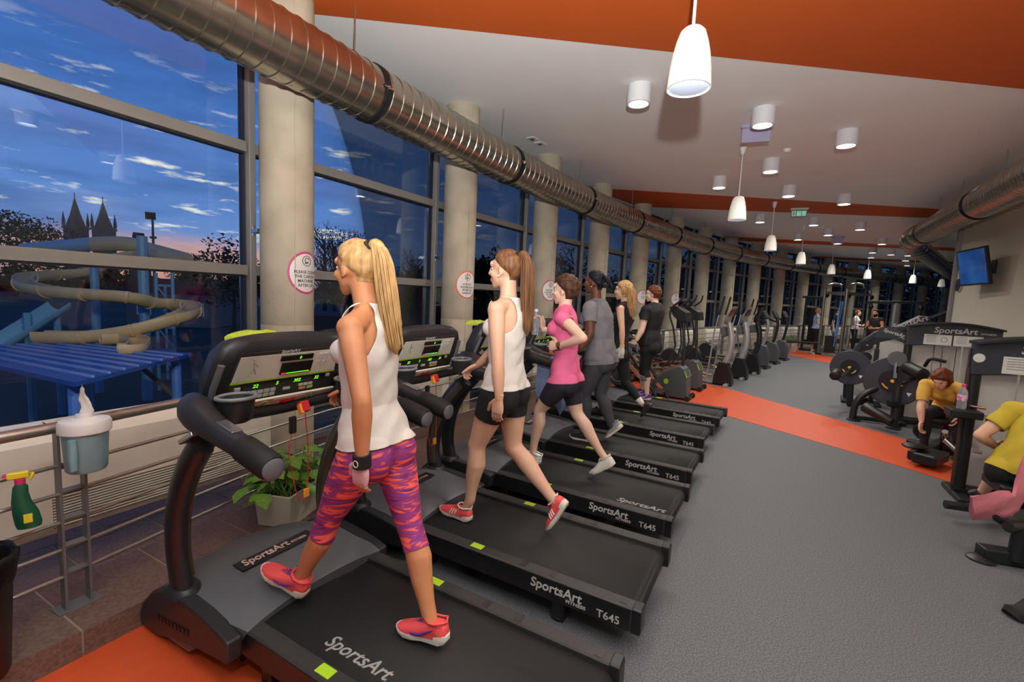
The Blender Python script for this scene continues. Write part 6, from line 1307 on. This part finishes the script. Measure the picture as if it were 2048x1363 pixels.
def cam_disc(t, c, n, r, arms, lab=''):
    n = Vector(n).normalized(); x = n.cross(Vector((0,0,1))).normalized(); M = frame(c, x, n.cross(x)); d = MB().lathe([(.0,-.03),(r*.97,-.03),(r,-.02),(r,.02),(r*.97,.03),(.0,.03)], 40, M).build('cam_disc', MT['hdr'], t, smooth=40)
    MB().lathe([(.0,.03),(r*.46,.032),(r*.46,.05),(.0,.052)], 30, M).build('cam_hub', MT['plate'], d, smooth=40); MB().lathe([(.0,.052),(.028,.054),(.02,.075),(.0,.078)], 16, M).build('cam_bolt', MT['yel'], d)
    for a0 in (20,110): MB().tube([M @ Vector((r*.34*math.cos(math.radians(a)), r*.34*math.sin(math.radians(a)), .053)) for a in np.linspace(a0,a0+50,7)], .011, 6).build('yellow_scale', MT['yel'], d)
    MB().prism([(-.03,-.022),(.03,-.022),(0,.032)], .031, .034, M @ Matrix.Translation((-r*.55,r*.45,0))).build('warning_label', MT['white'], d, smooth=0); return M, d
def loc(M, P): return M @ Vector(P)
viewn = Vector((-.72,-.69,.05)); R_A = MA.to_3x3()
m1, d1 = cam_disc(A_, loc(MA,(5.95,7.95,.68)), R_A @ viewn, .30, None)
pb_, pa_ = loc(MA,(5.38,7.62,.56)), loc(MA,(5.48,7.74,.60)); roller(A_, loc(MA,(5.30,7.40,.60)), loc(MA,(5.52,7.66,.62)), .075); MB().tube([loc(MA,(5.90,7.88,.66)), loc(MA,(5.55,7.62,.52)), loc(MA,(5.45,7.55,.56))], .028, 8).build('lever_arm', MT['chrome'], A_)
MB().tube([loc(MA,(5.95,7.9,.4)), loc(MA,(5.97,7.9,.05))], .05, 10).build('post', MT['frame_blk'], A_); MB().beam(loc(MA,(5.97,7.9,.05)), loc(MA,(6.6,8.35,.05)), .09,.08).build('base_beam', MT['frame_blk'], A_, bevel=.01)
# machine A2: the nearer leg machine
A2 = thing('leg_machine', 'black leg machine with a grey paddle on its cam disc beside the grey towers', 'gym machine', (5.60,6.68,0), RW); M2 = (Matrix.Translation((5.95,7.1,0)) @ Matrix.Rotation(RW,4,'Z')).inverted(); R2 = M2.to_3x3()
L2 = lambda p_: loc(M2, p_)
m2, d2_ = cam_disc(A2, L2((6.02,7.12,.66)), R2 @ viewn, .36, None)
pd_ = MB().lathe([(.0,-.015),(.11,-.015),(.115,0),(.11,.015),(.0,.015)], 30, frame(L2((5.98,7.05,1.0)), *(lambda n_: (n_.cross(Vector((0,0,1))), n_.cross(n_.cross(Vector((0,0,1))))))(R2 @ viewn))).build('paddle', MT['ell_grey'], A2, smooth=40); MB().cyl(L2((5.96,7.03,.72)), L2((5.98,7.06,.95)), .026, 10).build('paddle_arm', MT['chrome'], A2)
roller(A2, L2((6.00,6.62,.84)), L2((6.05,6.95,.90)), .085); roller(A2, L2((5.70,6.66,.15)), L2((5.55,7.02,.28)), .07); MB().tube([L2((6.05,7.0,.66)), L2((6.25,6.9,.8)), L2((6.1,6.85,.86))], .03, 8).build('lever_arm', MT['frame_blk'], A2)
MB().tube(smooth_path([L2((5.62,7.3,.02)), L2((5.66,7.3,.3)), L2((5.85,7.25,.5)), L2((6.2,7.2,.6))],4), .045, 10).build('front_frame', MT['frame_blk'], A2, smooth=60); MB().cyl(L2((5.92,6.9,.0)), L2((5.96,6.95,.62)), .05, 12).build('post', MT['frame_blk'], A2); MB().beam(L2((5.64,7.3,.05)), L2((6.0,7.15,.05)), .06,.06).beam(L2((5.92,6.9,.03)), L2((6.5,7.4,.03)), .08,.06).build('base_beam', MT['frame_blk'], A2, bevel=.01)
for q in ((5.64,7.3),(5.92,6.9)): MB().lathe([(.09,0),(.09,.015),(.05,.03)], 20, Matrix.Translation(L2((*q,0)))).build('foot', MT['frame_blk'], A2)
hb = MB().tube(smooth_path([L2((6.12,6.75,.95)), L2((6.1,6.65,1.06)), L2((6.22,6.55,1.04))],4), .022, 8).build('hand_grip', MT['black_rubber'], A2, smooth=60); MB().box(L2((5.90,6.93,.36)),(.12,.12,.10), rz=.4).build('knee_block', MT['plate'], A2, bevel=.02)
MB().lathe([(.0,-.03),(.09,-.03),(.09,.03),(.0,.03)], 24, Matrix.Translation(L2((5.92,6.45,.1))) @ Matrix.Rotation(PI/2,4,'X')).build('end_roller', MT['pad'], A2, smooth=40)
# tower B behind the seated woman, tower C with the bottle shelf
TB = thing('weight_tower', 'black weight stack tower with placards behind the bent woman in yellow', 'gym machine', (5.93,6.88,0), RW+.08); tower(TB, 1.02, 1.49, z0=0)
TC = thing('weight_tower', 'black weight stack tower with the bottle shelf on its post', 'gym machine', (4.17,4.13,0), RW+.10); tower(TC, 1.02, 1.44)
MB().box((-.03,-.12,.80),(.22,.20,.07)).build('bottle_shelf', MT['frame_blk'], TC, bevel=.012); MB().cyl((.02,-.05,.86),(.12,-.1,.86),.012,8).build('shelf_bolt', MT['chrome'], TC); MB().lathe([(.0,0),(.04,0),(.04,.004)], 20, frame((.04,-.052,1.30), (1,0,0), (0,0,1))).build('round_sticker', MT['placard'], TC)
for z in (.45,.62,.78): MB().cyl((.09,-.04,z),(.15,-.06,z),.014,10).build('bolt', MT['chrome'], TC)
MB().tube([(-.008,-.02,.1),(-.008,-.02,1.2)], .016, 8).build('post_edge', mat('post_edge_bronze', rgb(70,48,38), .5), TC)
bq = TC.matrix_basis if False else Matrix.Translation((4.17,4.13,0)) @ Matrix.Rotation(RW+.10,4,'Z')
bottle(bq @ Vector((-.05,-.12,.836)), 'clear water bottle with magenta cap on the tower shelf', label=True)
# seat unit of machine B
SB = thing('seat_unit', 'black machine seat with a tilted foot lever under the woman in yellow', 'gym machine', (5.2,5.45,0)); so_ = Vector((5.2,5.45,0)); rl2 = lambda x,y,z: Vector((x,y,z))-so_
MB().box(rl2(5.30,5.42,.40),(.42,.36,.07), rz=-.6).build('seat_pad', MT['pad'], SB, bevel=.025, seg=3); MB().box(rl2(5.22,5.08,.52),(.07,.26,.34), rz=.75, ry=.12).build('side_pad', MT['brownpad'], SB, bevel=.02)
MB().cyl(rl2(5.28,5.40,.02), rl2(5.28,5.40,.38), .045, 12).build('seat_post', MT['frame_blk'], SB); MB().beam(rl2(4.62,5.06,.06), rl2(5.9,5.9,.06), .12,.1).beam(rl2(5.1,5.7,.04), rl2(5.5,5.1,.04), .1,.08).build('base_beam', MT['frame_blk'], SB, bevel=.015)
MB().cyl(rl2(4.93,5.05,.36), rl2(5.0,5.1,.26), .03, 10).cyl(rl2(4.90,5.0,.27), rl2(4.88,4.62,.10), .03, 12).build('foot_lever', MT['chrome'], SB)
fb = MB().box(rl2(4.68,4.92,.10),(.42,.22,.12), rz=.55).build('pivot_box', MT['frame_blk'], SB, bevel=.03, seg=3); MB().box(rl2(4.66,4.80,.11),(.05,.02,.06), rz=.55).box(rl2(4.78,4.87,.11),(.09,.02,.06), rz=.55).build('orange_label', MT['key_orange'], fb, smooth=0); MB().ellip(rl2(4.55,4.98,.20),(.13,.10,.035)).build('foot_pad', MT['pad'], SB)
# seat unit of machine C, cut by the frame edge
SCU = thing('seat_unit', 'black tubular machine seat with curved grips under the pink towel', 'gym machine', (3.75,3.1,0)); so2 = Vector((3.75,3.1,0)); q2 = lambda x,y,z: Vector((x,y,z))-so2
MB().box(q2(4.02,3.42,.36),(.40,.36,.08), rz=-.5).build('seat_pad', MT['pad'], SCU, bevel=.025, seg=3); MB().box(q2(4.22,3.62,.66),(.08,.34,.5), rz=-.6).build('back_pad', MT['pad'], SCU, bevel=.03, seg=3)
MB().tube(smooth_path([q2(3.22,3.05,.47), q2(3.30,3.0,.36), q2(3.42,2.98,.28), q2(3.75,3.05,.26), q2(4.0,3.3,.3)],4), .027, 10).build('side_grip', MT['frame_blk'], SCU, smooth=60); MB().tube([q2(3.36,2.92,.28), q2(3.72,2.98,.26)], .036, 12).build('arm_tube', MT['steel_dark'], SCU); MB().cyl(q2(3.45,2.92,.27), q2(3.45,2.93,.05), .045, 12).build('support_post', MT['frame_blk'], SCU)
MB().beam(q2(3.30,3.02,.05), q2(3.85,2.85,.05), .11,.09).beam(q2(3.55,2.62,.03), q2(4.05,3.45,.03), .1,.06).build('base_beam', MT['frame_blk'], SCU, bevel=.012); [MB().lathe([(.08,0),(.08,.012),(.05,.03)], 18, Matrix.Translation(q2(*c_))).build('foot', MT['frame_blk'], SCU) for c_ in ((3.30,3.0,0),(3.50,2.58,0))]; MB().tube([q2(3.5,2.58,.02), q2(3.62,2.7,.25), q2(3.72,2.98,.28)], .035, 10).build('front_leg', MT['frame_blk'], SCU)
MB().tube([q2(3.62,3.62,.12), q2(3.75,3.58,.12), q2(4.0,3.6,.12)], .035, 10).build('foot_bar', MT['frame_blk'], SCU)
MT['towel'] = fabric('pink_towel', rgb(206,120,130), .95, .1, .4, 120)
tw = thing('towel', 'dusty pink towel hung over the curved machine grip', 'towel', (3.4,3.0,.36)); rings = []
to = Vector((3.4,3.0,.36)); ctr = smooth_path([Vector((3.18,3.0,.37)), Vector((3.32,2.97,.41)), Vector((3.44,2.98,.42)), Vector((3.53,3.03,.54)), Vector((3.58,3.06,.70)), Vector((3.66,3.1,.80)), Vector((3.85,3.2,.84))],3)
for i, c in enumerate(ctr):
    tn = (ctr[min(i+1,len(ctr)-1)]-ctr[max(i-1,0)]).normalized(); u = Vector((.45,-.9,0)); u = (u-tn*u.dot(tn)).normalized(); w = tn.cross(u); R_ = .095 if i < 6 else .075; rings.append([c-to+u*(.022*math.cos(a)*(1+.4*math.sin(i+3*a)))+w*(R_*math.sin(a)*(1+.12*math.sin(5*a+i))) for a in np.linspace(0,2*PI,21)[:-1]])
MB().loft(rings).build('towel_cloth', MT['towel'], tw, smooth=70)
t = thing('dumbbell_handle', 'black rubber machine handle lying at the wall side of the floor', 'handle', at((2052,1235),0)+Vector((0,0,.06))); MB().lathe([(.0,-.1),(.05,-.1),(.06,-.07),(.04,-.04),(.04,.04),(.06,.07),(.05,.1),(.0,.1)], 18, Matrix.Rotation(.9,4,'Y')).build('handle_body', MT['black_rubber'], t)
MT['yellow_tee'] = fabric('amber_cotton', rgb(214,166,70), .85); MT['yellow_tee2'] = fabric('yellow_cotton', rgb(196,176,50), .85)
# woman bent forward on the seat: local x = the way she bends
bz = math.radians(205)
def PL(o, rz, P): M = (Matrix.Translation(o) @ Matrix.Rotation(rz,4,'Z')).inverted(); return {k: M @ Vector(v) for k, v in P.items()}
wo = Vector((5.3,5.45,0)); J = PL(wo, bz, dict(pel=(5.40,5.48,.53), waist=(5.33,5.44,.66), neck=(5.12,5.34,.86), head=(4.97,5.22,.93), shL=(5.22,5.20,.82), shR=(5.03,5.47,.82), elR=(4.92,5.38,.56), wrR=(4.90,5.32,.40), elL=(5.15,5.08,.62), wrL=(5.12,5.10,.52), hipL=(5.44,5.40,.48), hipR=(5.36,5.56,.48), knL=(5.10,5.12,.50), knR=(5.0,5.38,.47), anL=(5.12,5.04,.14), anR=(4.98,5.34,.12), heelL=(5.16,5.06,.035), toeL=(4.95,4.95,.035), heelR=(5.03,5.36,.03), toeR=(4.80,5.27,.03)))
p = human('woman in amber shirt bent over on the machine seat', wo, bz, J, SKIN['fair'], voxel=.008, W=1.1, face=(.75,0,-.62), headup=(.55,0,.75), arm=1.05, leg=1.05, hands=dict(R=dict(d=(.1,0,-1), nrm=(0,-1,0), side=(1,0,.1), curl=.7), L=dict(d=(.4,0,-.8), nrm=(0,1,0), side=(1,0,.2), curl=.8)))
wear(p, 'shirt', f_top(p, -.03, sleeve=.22, neck=.01, seated=True), MT['yellow_tee'], .013, .008, 16); wear(p, 'trousers', f_bottom(p, .03, p.L1+p.L2-.04, True), MT['black_fab'], .008); wear(p, 'hair', f_hair(p, -.10, .02, -.03), REDBR, .022, .010, 60, 0)
for s_ in 'LR': shoe(p.root, p.J['an'+s_], p.J['heel'+s_], p.J['toe'+s_], (0,1,0), MT['shoe_black'], MT['shoe_white'], MT['shoe_black'])
# person in yellow with the back turned, cut by the frame edge
bz = math.radians(25); wo = Vector((4.0,3.42,0)); J = PL(wo, bz, dict(pel=(3.98,3.42,.50), waist=(4.02,3.43,.66), neck=(4.20,3.42,.98), head=(4.32,3.42,1.12), shL=(4.06,3.62,.92), shR=(4.22,3.22,.92), elL=(3.86,3.66,.70), wrL=(4.06,3.72,.60), elR=(4.3,3.1,.68), wrR=(4.5,3.2,.62), hipL=(3.96,3.52,.46), hipR=(4.02,3.34,.46), knL=(4.18,3.72,.48), knR=(4.36,3.42,.48), anL=(4.1,3.82,.12), anR=(4.42,3.5,.12), heelL=(4.06,3.8,.03), toeL=(4.28,3.9,.03), heelR=(4.38,3.48,.03), toeR=(4.6,3.58,.03)))
p = human('person in yellow shirt seated beside the pink towel', wo, bz, J, SKIN['fair'], voxel=.009, W=1.15, face=(1,0,-.2), arm=1.15, leg=1.1, bust=0, hands=dict(L=dict(d=(.9,0,-.3), nrm=(0,1,0), side=(0,0,1), curl=.8)))
wear(p, 'shirt', f_top(p, -.06, sleeve=.17, neck=.01, seated=True), MT['yellow_tee2'], .014, .008, 14); wear(p, 'shorts', f_bottom(p, .02, .26, True), MT['black_fab'], .009); wear(p, 'hair', f_hair(p, -.08, -.02, .0), DKBROWN, .018, .006, 60, 0)
for s_ in 'LR': shoe(p.root, p.J['an'+s_], p.J['heel'+s_], p.J['toe'+s_], (0,1,0), MT['shoe_coral'], MT['shoe_white'], MT['shoe_white'])
# ------------------------------------------------------------------ far end of the hall
MT['steel_frame'] = mat('rack_steel', rgb(112,108,102), .3, .6, noise=.05); MT['band_blue'] = mat('blue_band', rgb(90,150,220), .6)
def FP(px, Y, z=0): q = atd((px,600), Y); return Vector((q.x,q.y,z))
co = FP(1680,16.8); cr = thing('cable_tower', 'tall steel cable tower with hanging cables and weight stack', 'gym machine', co)
fp = [FP(1648,17.0)-co, FP(1692,16.4)-co, FP(1738,17.0)-co, FP(1694,18.2)-co]
for i, q in enumerate(fp):
    MB().tube([(q.x,q.y,0),(q.x,q.y,2.45)], .05, 10).build('post', MT['steel_frame'], cr); MB().box((q.x,q.y,.03),(.16,.16,.06)).build('foot', MT['frame_blk'], cr, bevel=.01)
for a, b in ((0,1),(1,2),(2,3),(3,0)): MB().beam(fp[a]+V3(0,0,2.3), fp[b]+V3(0,0,2.3), .06,.08).beam(fp[a]+V3(0,0,.12), fp[b]+V3(0,0,.12), .06,.06).build('cross_beam', MT['steel_frame'], cr, smooth=0)
for a, d in ((0,.55),(1,.6)):
    q = fp[a]; MB().tube(smooth_path([(q.x,q.y,2.4),(q.x+.15,q.y+.1,2.58),(q.x+.45,q.y+.2,2.66),(q.x+.75,q.y+.25,2.62),(q.x+.8,q.y+.27,2.5)],4), .035, 8).build('pull_up_bar', MT['chrome'], cr, smooth=60)
for a, b in ((0,1),(1,2)):
    for f_ in (.33,.55,.8): q = fp[a].lerp(fp[b], f_); MB().cyl((q.x,q.y,.15),(q.x,q.y,2.28),.011,6).build('guide_rod', MT['chrome'], cr)
q = fp[0].lerp(fp[1],.5)
for i in range(12): MB().box((q.x,q.y,.16+i*.05),(.34,.18,.044), rz=-.6).build('weight_plate', MT['plate'], cr, smooth=0)
q = fp[0].lerp(fp[1],.72); MB().beam((q.x,q.y,.35),(q.x+.12,q.y,2.0),.05,.02).beam((q.x-.04,q.y,.35),(q.x+.05,q.y,2.0),.05,.02).build('stretch_band', MT['band_blue'], cr, smooth=0)
for a in (0,1,2): q = fp[a]; pu = MB().lathe([(.0,-.02),(.08,-.02),(.08,.02),(.0,.02)], 18, Matrix.Translation((q.x+.08,q.y,2.2)) @ Matrix.Rotation(PI/2,4,'X')).build('pulley', MT['plate'], cr); MB().tube([(q.x+.1,q.y,2.2),(q.x+.14,q.y,.5)], .005, 5).build('cable', MT['black_rubber'], cr)
c2 = FP(1795,15.5); sm = thing('press_rack', 'black press rack with a pale column and wide top bar behind the weight towers', 'gym machine', c2)
MB().box((0,0,1.0),(.14,.1,2.0)).build('column', MT['ell_silver'], sm, bevel=.01); MB().beam((-.7,.4,2.0),(.7,-.4,2.05),.08,.09).build('top_bar', MT['frame_blk'], sm, bevel=.01); MB().box((0,0,.04),(1.1,.5,.08)).build('base', MT['frame_blk'], sm, bevel=.01)
for f_ in (-.6,.55): MB().cyl((f_,-f_*.57,.05),(f_,-f_*.57,2.0),.035,8).build('side_post', MT['frame_blk'], sm); MB().ellip((f_,-f_*.57,1.85),(.07,.07,.1)).build('weight_horn', MT['plate'], sm)
c3 = FP(1812,13.6); st = thing('stair_machine', 'dark sloping stair machine with a silver logo behind the weight towers', 'gym machine', c3, math.radians(-35))
MB().prism([(-.75,.1),(-.7,.9),(.35,1.62),(.62,1.62),(.72,.1)], -.3, .3, Mx).build('body', MT['hdr'], st, smooth=30, bevel=.05); MB().prism([(-.3,.25),(-.2,.95),(.4,1.28),(.55,1.25),(.55,.25)], -.312, -.29, Mx).build('side_panel', MT['shroud'], st, smooth=30); text('SportsArt', .2, MT['logo'], st, frame((-.22,-.305,1.20), (1,0,.42), (-.42,0,1)), bold=.02, shear=.1)
MB().tube(smooth_path([(.5,-.28,1.5),(.9,-.28,1.75),(1.35,-.28,2.0)],4), .03, 8).tube(smooth_path([(.5,.28,1.5),(.9,.28,1.75),(1.35,.28,2.0)],4), .03, 8).build('handrail', MT['black_rubber'], st, smooth=60)
def bench(c, rz, lab):
    t = thing('bench', lab, 'bench', c, rz); MB().box((0,0,.44),(1.2,.28,.07)).build('pad', MT['pad'], t, bevel=.02); [MB().box((x_,0,.2),(.06,.06,.41)).box((x_,0,.02),(.08,.45,.04)).build('leg', MT['ell_silver'], t, bevel=.005) for x_ in (-.45,.45)]
bench(FP(1607,16.9), math.radians(-12), 'low padded bench left of the cable tower')
c4 = FP(1628,18.6); rk = thing('power_rack', 'black upright rack behind the person in the pale blue top', 'gym machine', c4)
for x in (-.3,.3): MB().cyl((x,0,0),(x,0,2.2),.045,8).build('post', MT['frame_blk'], rk)
[MB().box((0,0,z_),(.9,d_,.08)).build('beam', MT['frame_blk'], rk, bevel=.01) for z_, d_ in ((2.15,.08),(.04,.6))]; MB().box((.0,-.1,1.0),(.36,.1,1.5)).build('back_pad', MT['pad'], rk, bevel=.03)
def stander(lab, px, Y, turn, top, bottom, hair, skin, male=False, h=1.0, sleeve=.16, extra=None, arms='bent', legs=None):
    c = FP(px, Y); J = dict(pel=(0,0,.96*h), waist=(.01,0,1.10*h), neck=(.02,0,1.46*h), head=(.05,0,1.60*h), shL=(.01,.19,1.39*h), shR=(.01,-.19,1.39*h), hipL=(0,.09,.91*h), hipR=(0,-.09,.91*h), knL=(.04,.11,.50*h), knR=(.03,-.11,.50*h), anL=(-.01,.12,.09), anR=(-.01,-.12,.09), heelL=(-.06,.12,.0), toeL=(.20,.14,.0), heelR=(-.06,-.12,.0), toeR=(.20,-.14,.0))
    if arms == 'bent': J.update(elL=(.02,.26,1.12*h), wrL=(.25,.12,1.10*h), elR=(.02,-.26,1.12*h), wrR=(.25,-.12,1.10*h)); hd_ = dict(L=dict(d=(.8,-.5,.1), nrm=(.3,.8,0), side=(0,0,1), curl=.7), R=dict(d=(.8,.5,.1), nrm=(.3,-.8,0), side=(0,0,1), curl=.7))
    else: J.update(elL=(-.02,.27,1.11*h), wrL=(.03,.29,.87*h), elR=(-.02,-.27,1.11*h), wrR=(.03,-.29,.87*h)); hd_ = dict(L=dict(d=(.1,0,-1), nrm=(0,1,0), side=(1,0,0), curl=.5), R=dict(d=(.1,0,-1), nrm=(0,-1,0), side=(1,0,0), curl=.5))
    p = human(lab, c, turn, J, skin, voxel=.011, male=male, bust=0 if male else .06, hands=hd_, face=(1,0,-.25), W=1.05, arm=1.15 if male else 1.0, group='people at the far end of the hall')
    wear(p, 'shirt', f_top(p, -.02, sleeve=sleeve, neck=.01), top, .011, .005, 14); wear(p, 'trousers', f_bottom(p, .03, legs or p.L1+p.L2-.05), bottom, .009); wear(p, 'hair', f_hair(p, -.06, -.03, .0), hair, .016, .005, 60, 0)
    for s_ in 'LR': shoe(p.root, p.J['an'+s_], p.J['heel'+s_], p.J['toe'+s_], (0,1,0), MT['shoe_black'], MT['shoe_white'], MT['shoe_black'])
    return p
MT['pale_blue_top'] = fabric('pale_blue_top', rgb(150,184,206), .8)
stander('fair haired person in pale blue top beside the black rack', 1637, 17.6, math.radians(-20), MT['pale_blue_top'], MT['black_fab'], BLONDE, SKIN['fair'], sleeve=.05)
stander('person in black shirt and grey shorts behind the cable tower', 1676, 19.0, math.radians(-50), MT['black_fab'], MT['grey_fab'], DKBROWN, SKIN['fair'], True, 1.02, arms='down', legs=.32)
stander('red haired person in white shirt behind the hanging cables', 1716, 18.6, math.radians(-40), MT['white_cotton'], MT['black_fab'], mat('red_hair', rgb(170,80,40), .5, noise=.1), SKIN['pale'])
m_ = stander('dark haired bearded man in black sleeveless shirt looking at a phone', 1757, 15.4, math.radians(195), MT['black_fab'], MT['black_fab'], BLACKH, SKIN['tan'], True, 1.02, sleeve=.03)
wear(m_, 'beard', np.where((np.abs(m_.gy) < .075) & (np.abs(m_.gz) < .16), mins(m_.gx-.0, -.045-m_.gz, m_.gz+.125), -1), BLACKH, .004, 0, 1, 0)
mm = Matrix.Translation(FP(1757,15.4)) @ Matrix.Rotation(math.radians(195),4,'Z'); ph = thing('phone', 'dark phone in the hands of the bearded man', 'phone', mm @ Vector((.36,0,1.14)), math.radians(195)); MB().box((0,0,0),(.012,.075,.15), ry=-.7).build('phone_body', MT['tm_side'], ph, bevel=.004)
